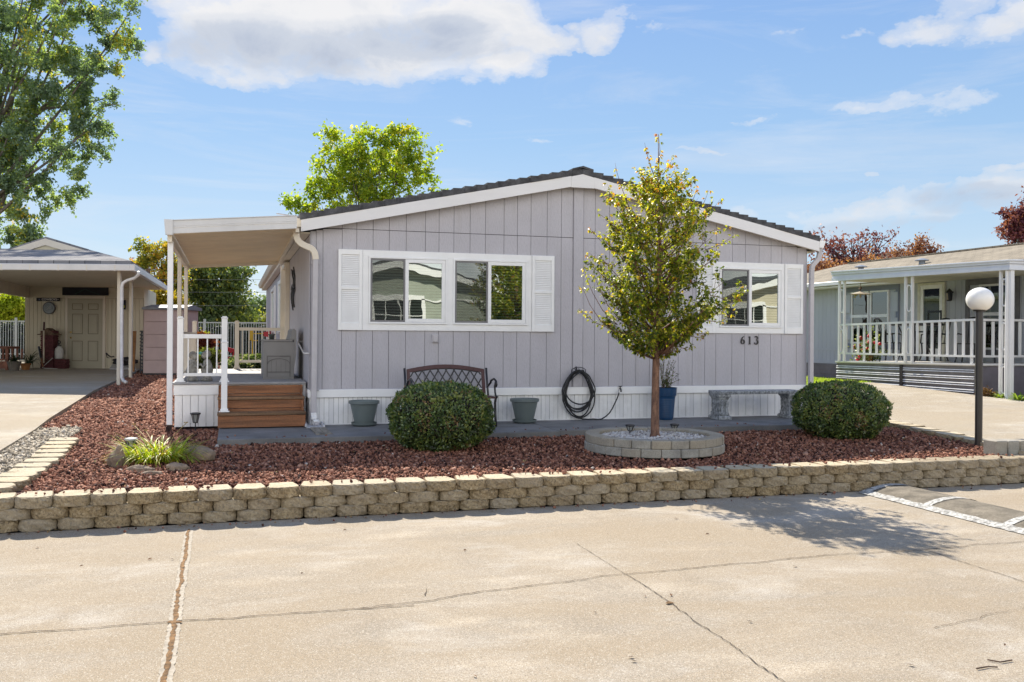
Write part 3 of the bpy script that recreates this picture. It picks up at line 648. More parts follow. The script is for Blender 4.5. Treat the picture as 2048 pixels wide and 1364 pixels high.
for xs_ in ((.82,1.979,1.355),(2.07,3.224,2.605),(6.495,7.653,7.03)): slider(xs_[0],xs_[1],1.863,2.838,xs_[2])
def surround(a,b_,holes):
    mb=MB()
    mb.box(a,-.02,Z0,b_,-.001,1.862); mb.box(a,-.02,2.839,b_,-.001,Z1); c_=[a]+[v for h in holes for v in h]+[b_]
    for k in range(0,len(c_),2): mb.box(c_[k],-.02,1.8625,c_[k+1],-.001,2.8385)
    mb.obj('window_casing',M_white,home,bev=.002)
surround(.734,3.295,[(.819,1.98),(2.069,3.225)]); surround(6.407,7.696,[(6.494,7.654)])
def shutter(x0,x1):
    s=MB(); y0,y1=-.034,-.001; w=.045; zm=2.372; bt=.075
    s.box(x0,y0,Z0,x0+w,y1,Z1); s.box(x1-w,y0,Z0,x1,y1,Z1); s.box(x0+w,y0,Z0,x1-w,y1,Z0+bt+.03); s.box(x0+w,y0,Z1-bt,x1-w,y1,Z1); s.box(x0+w,y0,zm-.022,x1-w,y1,zm+.022)
    o=s.obj('shutter',M_white,home,bev=.003); l=MB()
    for a,b_ in ((Z0+bt+.03,zm-.022),(zm+.022,Z1-bt)):
        n=17; h=(b_-a)/n
        for k in range(n):
            z=a+h*k; l.prism([(x0+w,-.026,z+.002),(x0+w,-.022,z),(x0+w,-.008,z+h*1.02),(x0+w,-.012,z+h*1.05)],(x1-x0-2*w,0,0))
    l.obj('louvers',M_white,o)
for a,b_ in ((.388,.731),(3.299,3.655),(6.084,6.403),(7.700,8.048)): shutter(a,b_)
# side of the home along the porch
mb=MB(); 
mb.box(-.012,4.95,1.03,-.007,5.87,3.0); dr=mb.obj('door',M_cream,home)
mb=MB(); mb.box(-.014,5.08,1.25,-.013,5.74,2.85); mb.obj('glass',M_glass2,dr)
mb=MB(); mb.box(-.09,4.86,1.03,-.007,4.945,3.09); mb.box(-.13,5.875,1.03,-.007,5.99,3.09); mb.box(-.10,4.945,3.005,-.007,5.875,3.09); mb.obj('door_frame',M_cream,dr,bev=.004)
for (a,b_) in ((7.3,8.8),(11.2,12.9)):
    w=MB(); w.box(-.05,a,1.75,-.007,b_,1.83); w.box(-.05,a,2.84,-.007,b_,2.92); w.box(-.05,a,1.83,-.007,a+.08,2.84); w.box(-.05,b_-.08,1.83,-.007,b_,2.84); wo=w.obj('window',M_white,home)
    w=MB(); w.box(-.02,a+.08,1.83,-.008,b_-.08,2.84); w.obj('glass',M_glass2,wo)
    
    for u,v in ((a-.36,a-.03),(b_+.03,b_+.36)): w=MB(); w.box(-.045,u,1.72,-.007,v,2.94); w.obj('shutter',M_white,home,bev=.004)
# small fittings on the front
a=at(864,669,y=0); b_=at(876,685,y=0)
mb=MB(); mb.box(a.x,-.03,b_.z,b_.x,-.001,a.z); mb.box(a.x+.012,-.036,b_.z+.012,b_.x-.012,-.030,a.z-.025); mb.obj('outlet_box',M_gutter,home,bev=.004)
mb=MB(); c_=at(1240,779,y=-.03); mb.tube([(c_.x,-.0,c_.z+.015),(c_.x,-.06,c_.z+.01),(c_.x-.005,-.085,c_.z-.03)],.013,8); mb.tube([(c_.x,-.045,c_.z+.01),(c_.x,-.045,c_.z+.045)],.006,6); mb.lathe([(.004,0),(.03,.002),(.03,.012),(.004,.014)],(c_.x,-.045,c_.z+.045),10)
mb.obj('spigot',M_rubber,home)
# house number 6 1 3, upright bold numerals with thick and thin strokes
def stroke(mb,pts,wd,y0,y1):
    P=[Vector((p[0],0,p[1])) for p in pts]; L=[];Rr=[]
    for k,p in enumerate(P):
        d=(P[min(k+1,len(P)-1)]-P[max(k-1,0)]).normalized(); n=Vector((-d.z,0,d.x)); w=wd[k]/2 if isinstance(wd,(list,tuple)) else wd/2
        L.append(p+n*w); Rr.append(p-n*w)
    for k in range(len(P)-1): mb.prism([(v.x,y0,v.z) for v in (L[k],Rr[k],Rr[k+1],L[k+1])],(0,y1-y0,0))
def numeral(ch,ox,oz,h):
    mb=MB(); S=lambda x,z:(ox+x*h,oz+z*h)
    cir=lambda cx,cz,rx,rz,a0,a1,n=14:[S(cx+rx*math.cos(R(a0+(a1-a0)*k/n)),cz+rz*math.sin(R(a0+(a1-a0)*k/n))) for k in range(n+1)]
    th=lambda pts,lo,hi: [ (lo+(hi-lo)*abs(math.sin(PI*k/(len(pts)-1)*1)))*h for k in range(len(pts))]
    y0,y1=-.016,-.001
    if ch=='6':
        p=cir(.3,.3,.2,.25,-180,180,20); stroke(mb,p,[(.07+.10*abs(math.cos(2*PI*k/20)))*h for k in range(21)],y0,y1)
        q=[S(.12,.33),S(.14,.55),S(.22,.75),S(.36,.9),S(.5,.97)]; stroke(mb,q,[.16*h,.17*h,.14*h,.09*h,.04*h],y0+.001,y1)
    if ch=='1':
        stroke(mb,[S(.3,.04),S(.3,.96)],.15*h,y0,y1); stroke(mb,[S(.14,.025),S(.46,.025)],.05*h,y0-.001,y1); stroke(mb,[S(.27,.93),S(.14,.86)],.07*h,y0-.001,y1)
    if ch=='3':
        p=cir(.27,.73,.2,.22,150,-80,14); stroke(mb,p,[(.05+.11*math.sin(PI*k/14))*h for k in range(15)],y0,y1)
        p=cir(.26,.28,.24,.26,85,-155,16); stroke(mb,p,[(.06+.12*math.sin(PI*k/16))*h for k in range(17)],y0-.001,y1)
        mb.lathe([(.001,-.006),(.06*h,-.006),(.06*h,.006),(.001,.006)],(ox+.08*h,-.01,oz+.18*h),8); 
    return mb.obj('house_number',M_black,home)
for ch,px in (('6',1480.5),('1',1494.5),('3',1507.5)):
    b_=at(px,688.5,y=0); t_=at(px,672,y=0); numeral(ch,b_.x,b_.z,t_.z-b_.z)
# ================================================================== porch: cover, deck, steps
cov=thing('patio_cover','almond metal porch cover on white posts over the side deck','patio cover',(-1.84,-.2,.45))
yF,yB_=-.30,5.4
bl=at(380.7,529.6,y=yB_); br=at(556,523,y=yB_); fl=at(347,468.5,y=yF); fr=at(592,457,y=yF)
M_under=pbr('cover_underside',(.80,.65,.44),.45,.06,2)
mb=MB(); n=26   # ribbed pan underside, ribs run across
for k in range(n):
    t0,t1=k/n,(k+1)/n; Lx=lambda t:fl.lerp(bl,t); Rx=lambda t:fr.lerp(br,t); tm=t0+(t1-t0)*.82; tn=t0+(t1-t0)*.9
    up=Vector((0,0,.018)); th_=Vector((0,0,.04))
    mb.prism([Lx(t0),Rx(t0),Rx(tm),Lx(tm)],th_); mb.prism([Lx(tm)+up,Rx(tm)+up,Rx(t1)+up,Lx(t1)+up],th_*.5)
mb.obj('roof_panel',M_under,cov)
mb=MB(); M_cf=pbr('cover_fascia',(.66,.655,.65),.4,.05,3)
tl=at(333,440,y=yF-.03); tr=at(594,432.5,y=yF-.03); l0=Vector((tl.x,yF-.03,fl.z)); r0=Vector((tr.x,yF-.03,fr.z))
H=Vector((0,0,tl.z-fl.z))
for a,b_,o_ in ((0,.40,0),(.42,.52,.006),(.54,.93,.002),(.945,1.,.012)):
    mb.prism([l0+H*a+Vector((0,-o_,0)),r0+H*a+Vector((0,-o_,0)),r0+H*b_+Vector((0,-o_,0)),l0+H*b_+Vector((0,-o_,0))],(0,.03+o_,0))
mb.prism([l0+Vector((-.012,-.02,-.012)),l0+Vector((.08,-.02,-.012)),l0+H+Vector((.08,-.02,.008)),l0+H+Vector((-.03,-.02,.008))],(0,.055,0))
mb.obj('fascia',M_cf,cov)
mb=MB(); 
mb.prism([fl+Vector((-.08,0,-.02)),fl+Vector((-.02,0,-.02)),fl+Vector((-.02,0,.17)),fl+Vector((-.08,0,.17))],bl-fl); 
mb.bar(bl+Vector((-.05,0,-.03)),br+Vector((0,0,-.03)),.05,.07); mb.bar(fl+Vector((-.05,.05,-.05)),bl+Vector((-.05,0,-.05)),.06,.10)
mb.bar(fr+Vector((.02,.03,-.02)),br+Vector((.02,0,-.02)),.05,.05)
mb.obj('beam',M_cream,cov,bev=.003)
for k,(yy,zb) in enumerate(((-.12,.47),(2.35,1.03),(4.7,1.03))):
    t=(yy-yF)/(yB_-yF); top=fl.lerp(bl,t); px_=top.x-.045
    w=.032 if k else .036
    mb=MB(); mb.box(px_-w,yy-w,zb,px_+w,yy+w,top.z-.08)
    mb.obj('post',M_white if k==0 else M_cream,cov,bev=.006)
    if k==0: mb=MB(); mb.box(px_-.03,yy-.03,.33,px_+.03,yy+.03,.468); mb.box(px_-.045,yy-.045,.39,px_-.02,yy-.02,.45); mb.obj('post_foot',pbr('rusty_foot',(.06,.035,.03),.9,.3,30),cov)
mb=MB(); a=at(553,429,y=.2);  # loose strip of flashing on top
mb.box(a.x-.0,.15,3.375,a.x+.34,.35,3.387); mb.bar((a.x+.0,.12,3.41),(a.x+.33,.25,3.395),.03,.012); mb.obj('flashing',M_gutter,cov)
DX0,DX1,DY0,DY1,DZ=-1.82,-.03,.28,5.5,1.02
deck=thing('deck','raised grey deck with white vinyl skirt and white picket railing beside the home','deck',(-.9,.4,.4))
mb=MB(); y=DY0-.02
while y<DY1: mb.box(DX0-.03,y,DZ-.03,DX1,min(y+.138,DY1),DZ); y+=.142
mb.obj('deck_floor',M_deck,deck,bev=.003)
mb=MB(); x=DX0
while x<-1.24: mb.box(x+.003,DY0+.01+(.006 if int(x*20)%2 else 0),.40,min(x+.105,-1.235)-.003,DY0+.03,.84); x+=.105
mb.box(DX0-.012,DY0-.004,.845,-1.235,DY0+.02,.985)
y=DY0+.03
while y<DY1: mb.box(DX0+.006*(int(y*10)%2),y,.42,DX0+.02,y+.10,.84); y+=.105
mb.box(DX0-.012,DY0+.021,.845,DX0+.02,DY1,.985); mb.box(DX0+.02,DY0+.05,.45,DX1,DY0+.06,.985)
mb.obj('skirt',M_vinyl,deck)
def newel(x,y,z0,z1,mat=M_white,w=.04):
    mb=MB(); mb.box(x-w,y-w,z0,x+w,y+w,z1-.02); mb.box(x-w-.008,y-w-.008,z1-.02,x+w+.008,y+w+.008,z1-.005); mb.box(x-w+.008,y-w+.008,z1-.005,x+w-.008,y+w-.008,z1+.012)
    mb.prism([(x-w-.03,y-w-.03,z0+.002),(x+w+.03,y-w-.03,z0+.002),(x+w+.03,y+w+.03,z0+.002),(x-w-.03,y+w+.03,z0+.002)],(0,0,.014)); mb.prism([(x-w-.012,y-w-.012,z0+.0165),(x+w+.012,y-w-.012,z0+.0165),(x+w+.012,y+w+.012,z0+.0165),(x-w-.012,y+w+.012,z0+.0165)],(0,0,.03))
    return mb.obj('newel_post',mat,deck,bev=.004)
def railing(p,q,zt,zb,sp,mat=M_white,parent=None,b=.018):
    parent=parent or deck; p,q=Vector(p),Vector(q); L=(q-p).length; d=(q-p)/L
    mb=MB(); mb.bar((p.x,p.y,zt),(q.x,q.y,zt),.05,.06); mb.obj('top_rail',mat,parent,bev=.004)
    mb=MB(); mb.bar((p.x,p.y,zb),(q.x,q.y,zb),.04,.045); mb.obj('bottom_rail',mat,parent,bev=.003)
    n=int(L/sp)
    for k in range(n):
        c_=p+d*(L*(k+.5)/n); mb=MB(); mb.box(c_.x-b/2,c_.y-b/2,zb+.022,c_.x+b/2,c_.y+b/2,zt-.03); mb.obj('baluster',mat,parent)
XL=-1.75
newel(XL,.36,DZ,1.93); newel(-1.16,.36,DZ,1.94); newel(-1.155,-.14,.632,1.60); newel(XL,5.36,DZ,1.94,M_cream)
bp=at(475,738,z=DZ); newel(-.97,5.36,DZ,1.95,M_cream)
railing((XL+.04,.36),(-1.20,.36),1.665,1.125,.105); railing((XL,.40),(XL,5.32),1.70,1.12,.125,M_cream); railing((-.93,5.36),(-.06,5.36),1.80,1.17,.112,M_cream)
stp=thing('wooden_steps','reddish stained wooden steps with three risers up to the deck','steps',(-.65,0,.43))
sx0,sx1=-1.235,-.075
for k,(yf,z) in enumerate(((-.30,.63),(-.02,.825),(.26,1.012))):
    mb=MB(); mb.box(sx0,yf+.02,z-.155 if k else .43,sx1,yf+.048,z-.04); mb.box(sx0,yf+.02,(z-.20 if k else .432),sx1,yf+.044,z-.162) if k else None
    mb.obj('riser',M_cedar,stp,bev=.003)
    if k<2: mb=MB(); mb.box(sx0-.008,yf-.0,z-.038,sx1+.008,yf+.135,z); mb.box(sx0-.008,yf+.14,z-.038,sx1+.008,yf+.275,z); mb.obj('tread',pbr('worn_tread',(.33,.19,.10),.65,.35,9,bump=.4,bs=45,stretch=(.1,1,1),fine=40),stp,bev=.005)
mb=MB()
for xx in (sx0+.02,sx1-.04): mb.prism([(xx,-.27,.43),(xx,.25,.43),(xx,.25,.98),(xx,.02,.78),(xx,-.02,.78),(xx,-.27,.59)],(.02,0,0))
mb.obj('stringer',M_cedar,stp)
# grab handle by the steps, metal wall art, storage bench, pot, statues
gb=MB(); a=at(600,684,x=-.05); b_=at(613,707,x=-.05)
gb.tube([(-.008,a.y+.1,a.z+.0),(-.07,a.y+.06,a.z+.005)]+[(-.08,a.y,a.z-.01),(-.08,b_.y+.1,b_.z+.0)]+[(-.07,b_.y+.05,b_.z),(-.008,b_.y,b_.z)],.012,8)
gb.obj('grab_handle',M_alu,home)
t=thing('wall_art','black twisted metal wall ornament on the side wall under the porch cover','wall art',(-.03,3.5,2.5)); mb=MB()
for k in range(7):
    y=3.15+k*.11; z=2.55+random.uniform(-.12,.12); mb.tube([(-.02-.02*math.sin(j),y+.03*math.sin(j*1.3+k),z-.32+.09*j) for j in range(8)],.012,5)
mb.tube([(-.03,3.1,2.5),(-.04,3.5,2.58),(-.03,3.95,2.52)],.014,6); mb.obj('ironwork',M_black,t)
t=thing('storage_bench','taupe resin storage bench with arched end panel against the house wall','storage bench',(-.37,1.6,DZ))
mb=MB(); x0,x1,y0,y1=-.60,-.15,1.15,2.30
mb.box(x0,y0,DZ,x1,y1,1.585); mb.box(x0+.02,y0-.005,DZ+.03,x1-.02,y0-.001,DZ+.06)
mb.obj('body',M_taupe,t,bev=.012)
mb=MB(); mb.box(x0-.012,y0-.012,1.588,x1-.01,y1+.012,1.618); mb.obj('lid',M_taupe,t,bev=.008)
mb=MB(); n=9
prof=[(x1-.06,1.62),(x1-.035,1.70),(x1-.03,1.76)]+[(x1-.03+.03*math.sin(PI*k/8),1.76+.03*math.sin(PI*k/8)) for k in range(1,5)]+[(x1+.035,1.76),(x1+.035,1.4),(x1+.01,1.2),(x1+.002,1.04)]+[(x1+.002,1.62)]
mb.prism([(a,y0,b_) for a,b_ in prof],(0,y1-y0,0)); mb.obj('backrest',M_taupe,t)
mb=MB(); q0,q1=x0+.05,x1-.05
mb.box(q0,y0-.008,1.36,q1,y0-.0005,1.375); mb.box(q0,y0-.008,DZ+.03,q0+.012,y0-.0005,1.36); mb.box(q1-.012,y0-.008,DZ+.03,q1,y0-.0005,1.36); mb.box(q0,y0-.008,DZ+.1,q1,y0-.0005,DZ+.112)
for k in range(12):
    A=PI-PI*k/12;B=PI-PI*(k+1)/12; cx=(q0+q1)/2; rx=(q1-q0)/2-.01
    mb.bar((cx+rx*math.cos(A),y0-.005,1.25+.08*math.sin(A)),(cx+rx*math.cos(B),y0-.005,1.25+.08*math.sin(B)),.012,.008)
for k in range(1,5): xx=q0+(q1-q0)*k/5; mb.box(xx-.002,y0-.004,DZ+.112,xx+.002,y0-.0005,1.30)
mb.obj('arch_panel',pbr('taupe_groove',(.17,.16,.155),.6),t)
t=thing('flower_pot','small grey empty pot on the lid of the storage bench','pot',(-.47,1.45,1.618)); mb=MB(); mb.lathe([(.035,0),(.04,.06),(.055,.075),(.055,.085),(.045,.085),(.035,.02)],(-.47,1.45,1.619),16); mb.obj('pot',pbr('pot_grey',(.10,.11,.10),.6),t,smooth=True)
t=thing('garden_statue','pair of weathered stone child figures leaning together on the deck behind the railing','statue',(-1.5,.62,DZ))
M_stat=pbr('weathered_stone',(.42,.40,.36),.9,.25,14,bump=.4,bs=60)
for (cx,sg,hh) in ((-1.60,1,1.0),(-1.40,-1,1.04)):
    mb=MB(); cy=.66
    mb.lathe([(.075,0),(.08,.03),(.05,.06),(.075,.10),(.085,.16),(.065,.24),(.05,.29),(.03,.31)],(cx,cy,DZ+.002),14)
    mb.blob((cx+sg*.03,cy,DZ+.355*hh),(.052,.055,.06),2,.05,3); mb.blob((cx-sg*.0,cy+.01,DZ+.375*hh),(.055,.06,.055),2,.12,4,seed=3)
    mb.tube([(cx-.0,cy-.06,DZ+.27),(cx+sg*.05,cy-.08,DZ+.2),(cx+sg*.09,cy-.05,DZ+.25)],[.022,.02,.016],7); mb.tube([(cx,cy+.05,DZ+.27),(cx+sg*.06,cy+.07,DZ+.2),(cx+sg*.09,cy+.04,DZ+.24)],[.022,.02,.016],7)
    mb.lathe([(.06,0),(.07,.02),(.055,.045)],(cx+sg*.02,cy-.05,DZ+.001),10); mb.obj('figure',M_stat,t,smooth=True)
# ================================================================== plants: helpers
def unit(v): return v/np.maximum(np.linalg.norm(v,axis=-1,keepdims=True),1e-9)
def leafmesh(name,P,A,Nn,L,Wd,tint,mat,parent=None,fold=.25):
    """one folded four-corner leaf per row: P base, A axis, Nn face normal"""
    P=np.asarray(P,float); n=len(P); A=unit(np.asarray(A,float)); S=unit(np.cross(A,Nn)); U=unit(np.cross(S,A))
    L=np.broadcast_to(L,n)[:,None]; Wd=np.broadcast_to(Wd,n)[:,None]
    V=np.stack([P,P+A*L*.45+S*Wd*.5+U*Wd*fold,P+A*L,P+A*L*.45-S*Wd*.5+U*Wd*fold],1).reshape(-1,3)
    F=np.arange(n*4).reshape(-1,4); return npmesh(name,V,F,mat,parent,tint=np.repeat(tint,4))
M_boxleaf=tintmat('hedge_leaf',[(0,(.03,.05,.02)),(.4,(.08,.13,.045)),(.7,(.18,.25,.07)),(.92,(.32,.33,.09)),(1,(.26,.16,.08))],.30,.6,0,60,.28,(1.4,1.7,.45))
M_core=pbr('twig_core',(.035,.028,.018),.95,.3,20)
def dome_bush(name,label,c,rx,ry,rz,n,seed,group=None,mat=None,ls=.038,cat='shrub',z0=None):
    r=np.random.default_rng(seed); mat=mat or M_boxleaf
    t=thing(name,label,cat,c,0,group)
    d=unit(r.normal(size=(n,3))); e=2.5; k=(np.abs(d[:,0])**e+np.abs(d[:,1])**e+np.abs(d[:,2])**e)**(-1/e); S=d*k[:,None]
    nz=np.array([mnoise.noise(Vector(v)*3.1+Vector((seed,0,0))) for v in d[::1]]); nz2=np.array([mnoise.noise(Vector(v)*7.3+Vector((seed,5,0))) for v in d]); inn=1-np.abs(r.normal(0,.05,n))+nz*.09+nz2*.05+np.where(r.uniform(0,1,n)<.012,r.uniform(.02,.09,n),0)
    low=np.clip((-S[:,2]-.35)/.65,0,1); S[:,0]*=1-.22*low; S[:,1]*=1-.22*low
    P=S*inn[:,None]*np.array([rx,ry,rz])+np.array([c[0],c[1],c[2]+rz*.98])
    keep=P[:,2]>c[2]-.01; P=P[keep]; d=d[keep]; m=len(P)
    Nn=unit(d+r.normal(0,.55,(m,3))); A=unit(np.cross(Nn,r.normal(size=(m,3)))+d*.45+np.array([0,0,.25]))
    cl=np.array([mnoise.noise(Vector(v)*7) for v in P]); tint=np.clip(.52+cl*.5+r.normal(0,.2,m),0,.93); br_=(np.array([mnoise.noise(Vector(v)*5+Vector((9,seed,0))) for v in P])>.36)&(r.uniform(0,1,m)<.35); tint[br_]=1.
    leafmesh('foliage',P,A,Nn,r.uniform(.7,1.25,m)*ls,r.uniform(.7,1.2,m)*ls*.55,tint,mat,t)
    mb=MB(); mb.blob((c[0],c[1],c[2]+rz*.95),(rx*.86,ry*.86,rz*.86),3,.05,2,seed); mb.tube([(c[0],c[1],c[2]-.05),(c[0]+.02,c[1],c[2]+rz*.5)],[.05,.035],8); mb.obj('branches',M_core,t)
    return t
b1=at(878,908,z=.30); b1.z=gh(b1.y)-.03
dome_bush('round_hedge_shrub','clipped round dark green shrub in front of the lattice-back bench',(b1.x+.10,b1.y+.36,b1.z-.02),.615,.58,.42,19000,5,'clipped round shrubs in the red rock')
b2=at(1690,882,z=.31); b2.z=gh(b2.y)-.03
dome_bush('round_hedge_shrub','clipped round dark green shrub at the right corner of the home beside the stone bench',(b2.x+.20,b2.y+.38,b2.z-.03),.61,.58,.41,19000,6,'clipped round shrubs in the red rock')
# ------------------------------------------------------------------ ring planter with the young tree
RC=Vector((3.95,-2.93,0)); RR=.86; zr=gh(RC.y)
M_ring=M_block.copy(); M_ring.name='ring_block_grey'
rnt=M_ring.node_tree
def ringmat():
    m,nt,b,co=newmat('grey_paver'); n1=noi(nt,co,7,5,.65); n2=noi(nt,co,90,3,.7); oi=N(nt,'ShaderNodeObjectInfo')
    c=mixc(nt,ramp(nt,n1,[(.35,0.),(.65,1.)]),(.26,.25,.225),(.40,.385,.34)); c=mixc(nt,mth(nt,'MULTIPLY',oi.outputs['Random'],.6),c,(.36,.29,.19))
    c=mixc(nt,ramp(nt,n2,[(.4,.5),(.5,0.)]),c,(.16,.15,.13)); nt.links.new(c,b.inputs['Base Color']); b.inputs['Roughness'].default_value=.95
    bn=N(nt,'ShaderNodeBump'); bn.inputs['Strength'].default_value=.5; bn.inputs['Distance'].default_value=.006; nt.links.new(n2,bn.inputs['Height']); nt.links.new(bn.outputs[0],b.inputs['Normal']); return m
M_ring=ringmat()
ring=thing('tree_ring','round two-course ring of grey wedge blocks around the young tree','planter ring',(RC.x,RC.y,zr))
def wedge(a0,a1,r0,r1,z0,z1,nseg=3):
    mb=MB()
    bot=[];top=[]
    P=[(r1,a0+(a1-a0)*k/nseg) for k in range(nseg+1)]+[(r0,a1-(a1-a0)*k/nseg) for k in range(nseg+1)]
    pts=[(RC.x+r_*math.cos(a),RC.y+r_*math.sin(a)) for r_,a in P]
    mb.prism([(x,y,z0) for x,y in pts],(0,0,z1-z0)); return mb
for c_ in range(2):
    n=23
    for k in range(n):
        a0=2*PI*(k+.5*c_)/n+.004; a1=2*PI*(k+1+.5*c_)/n-.004; dr=random.uniform(-.008,.008)+(-.012 if c_ else 0)
        wedge(a0,a1,RR-.17+dr,RR+dr,zr-.02+c_*.101,zr+.080+c_*.101).obj('block',M_ring,ring,bev=.008)
M_peb=tintmat('white_pebble',[(0,(.25,.21,.19)),(.3,(.52,.49,.47)),(1,(.74,.72,.71))],.7,.3,.2,40)
r=np.random.default_rng(8); n=3400; a=r.uniform(0,2*PI,n); q=np.sqrt(r.uniform(0,1,n))*(RR-.17)
P=np.stack([RC.x+q*np.cos(a),RC.y+q*np.sin(a),zr+.125+r.uniform(-.012,.014,n)-.012*(q/.7)**2+.01],1); stones('white_pebbles',P,.0175,M_peb,r.uniform(0,1,n),seed=9)
mb=MB(); mb.lathe([(.001,zr+.0),(RR-.16,zr+.0),(RR-.16,zr+.115),(.001,zr+.125)],(RC.x,RC.y,0),24); tag(mb.obj('planter_soil',M_bed),kind='structure')
def solar(label,x,y,z,h,rad,top='black',grp='solar stake lights'):
    t=thing('solar_light',label,'solar light',(x,y,z),0,grp)
    mb=MB(); mb.lathe([(rad*.3,h-.02),(rad,h-.028),(rad*1.04,h-.018),(rad*.98,h-.006),(rad*.55,h),(.004,h)],(x,y,z),8 if top=='black' else 20); mb.obj('cap',M_black if top=='black' else pbr('pale_cap',(.5,.52,.54),.3),t)
    mb=MB(); mb.lathe([(rad*.42,h*.42),(rad*.75,h-.03)],(x,y,z),6,True); mb.obj('lens',pbr('lamp_lens',(.35,.36,.35),.25),t)
    mb=MB()
    for k in range(6):
        A=PI/3*k; mb.bar((x+rad*.46*math.cos(A),y+rad*.46*math.sin(A),z+h*.42),(x+rad*.82*math.cos(A),y+rad*.82*math.sin(A),z+h-.026),.008)
    mb.lathe([(rad*.5,h*.38),(rad*.5,h*.44)],(x,y,z),6); mb.obj('cage',M_black,t)
    mb=MB(); mb.tube([(x,y,z-.05),(x,y,z+h*.40)],.009,6); mb.obj('stake',M_black,t)
a=at(1260,869,z=zr+.13); solar('black solar stake light in the white pebbles left of the tree trunk',a.x,a.y,zr+.12,.145,.062)
a=at(1349,864,z=zr+.13); solar('black solar stake light in the white pebbles right of the tree trunk',a.x,a.y,zr+.12,.125,.062)
a=at(262,914,z=.34); solar('solar stake light with pale round cap beside the yellow-green daylily',a.x,a.y,gh(a.y)-.02,.235,.068,'pale')
a=Vector((at(391,820,y=.06).x,.06,0)); solar('black solar stake light in the red rock before the white deck skirt',a.x,a.y,gh(a.y)-.02,.235,.068)
# ------------------------------------------------------------------ the young tree
M_treeleaf=tintmat('maple_leaf',[(0,(.035,.065,.018)),(.38,(.10,.15,.03)),(.65,(.32,.35,.045)),(.93,(.58,.50,.08)),(1,(.45,.20,.05))],.42,.5,0,50,.5,(1.9,1.9,.4))
M_tbark=pbr('cinnamon_bark',(.27,.145,.09),.7,.3,26,col2=(.10,.05,.035),bump=.8,bs=50,stretch=(1,1,.35),fine=70)
yt=thing('young_maple_tree','slender young tree with cinnamon trunk and green-gold leaves growing in the block ring','tree',(RC.x,RC.y,zr+.12))
TB=Vector((3.90,-2.98,zr+.10)); rt=random.Random(21)
def trunkp(z): # centre line
    t=(z-TB.z); p=at(1309+8*min(1,t/2.2),866-t*162,d=11.42); return Vector((p.x,TB.y+(p.y-at(1309,866,d=11.42).y)+.02*math.sin(t*2),z))
zz=[TB.z-.03,TB.z+.02,TB.z+.09,TB.z+.3,TB.z+.8,1.6,2.0,2.4,2.8,3.2,3.6,3.9,4.2]
tr=[.095,.075,.055,.049,.045,.043,.037,.032,.025,.018,.011,.006,.003]
mb=MB(); mb.tube([trunkp(z) for z in zz],tr,12); mb.blob(trunkp(TB.z+.03)-Vector((0,.03,0)),(.075,.05,.05),2,.3,3,4); mb.obj('trunk',M_tbark,yt,smooth=True)
env=[(1.42,.26),(1.54,.40),(1.72,.55),(1.92,.74),(2.16,.88),(2.46,.84),(2.77,.88),(3.08,.84),(3.39,.66),(3.55,.46),(3.68,.20),(4.0,.12),(4.2,.02)]
def envw(z):
    for (a,b_),(c_,d) in zip(env,env[1:]):
        if z<=c_: return b_+(d-b_)*max(0,(z-a))/(c_-a)
    return .02
brm=MB(); LP=[];LA=[];LN=[];LT=[]
def node(p,d,dens=3,sz=1.,lit=0):
    if mnoise.noise(p*4.2+Vector((3,1,7)))<-.24: return
    for s in range(2 if rt.random()<.8 else 1):
        a=Vector((rt.gauss(0,1),rt.gauss(0,1),rt.gauss(-.1,.5))); a=(a-d*a.dot(d)*.6).normalized(); q=p+a*.02
        tt=min(1,max(0,rt.gauss(.52+.26*max(0,(p.z-2.6)/1.4)+lit,.20)))  # tint rises with height and on outer shoots, painting sunlight into the crown
        for k in range(dens):
            b_=(a+Vector((rt.gauss(0,.55),rt.gauss(0,.55),rt.gauss(-.55,.35)))).normalized(); LP.append(q); LA.append(b_); nn=Vector((rt.gauss(0,.5),rt.gauss(0,.5),1)); LN.append(nn); LT.append((tt+rt.gauss(0,.05),sz))
def shoot(pts,r0,nodes,lit=0,start=.25,sz=1.,dens=3):
    brm.tube(pts,[r0*(1-.8*k/(len(pts)-1)) for k in range(len(pts))],5,True)
    for k in range(nodes):
        t=start+(1-start)*k/max(1,nodes-1); f=t*(len(pts)-1); i=min(int(f),len(pts)-2); p=pts[i].lerp(pts[i+1],f-i); node(p,(pts[i+1]-pts[i]).normalized(),dens,sz,lit)
for k in range(84):
    zt_=1.50+ (3.68-1.50)*((k+.5)/84)**.95; az_=k*2.399+rt.uniform(-.3,.3); w=envw(zt_)*rt.uniform(.65,1.12)*(1+.55*mnoise.noise(Vector((math.cos(az_)*1.2,math.sin(az_)*1.2,zt_*2.2))))
    c_=trunkp(zt_); tip=Vector((c_.x+w*math.cos(az_),c_.y+w*math.sin(az_)*.9,zt_+rt.uniform(-.05,.1)))
    zs=max(1.42,zt_-w*rt.uniform(.55,.95)); st_=trunkp(zs); ctl=st_.lerp(tip,.55)-Vector((0,0,.06*w))+Vector((rt.uniform(-.05,.05),rt.uniform(-.05,.05),0))
    P_=arc(st_,ctl,tip,7); shoot(P_,.006+.008*w,int(7+12*w),start=.35)
    for j in range(int(5+9*w)):
        f=rt.uniform(.25,.97); i=int(f*7); i=min(i,6); p=P_[i].lerp(P_[i+1],f*7-i); out=(tip-st_).normalized()
        d=(out*.4+Vector((rt.gauss(0,.8),rt.gauss(0,.8),rt.uniform(.1,1.1)))).normalized(); Ln=rt.uniform(.10,.26)*(1.2-.3*f)
        q=p+d*Ln*.5+Vector((0,0,.01)); shoot([p,q,p+d*Ln+Vector((0,0,.04))],.003,rt.randint(5,7),start=.2)
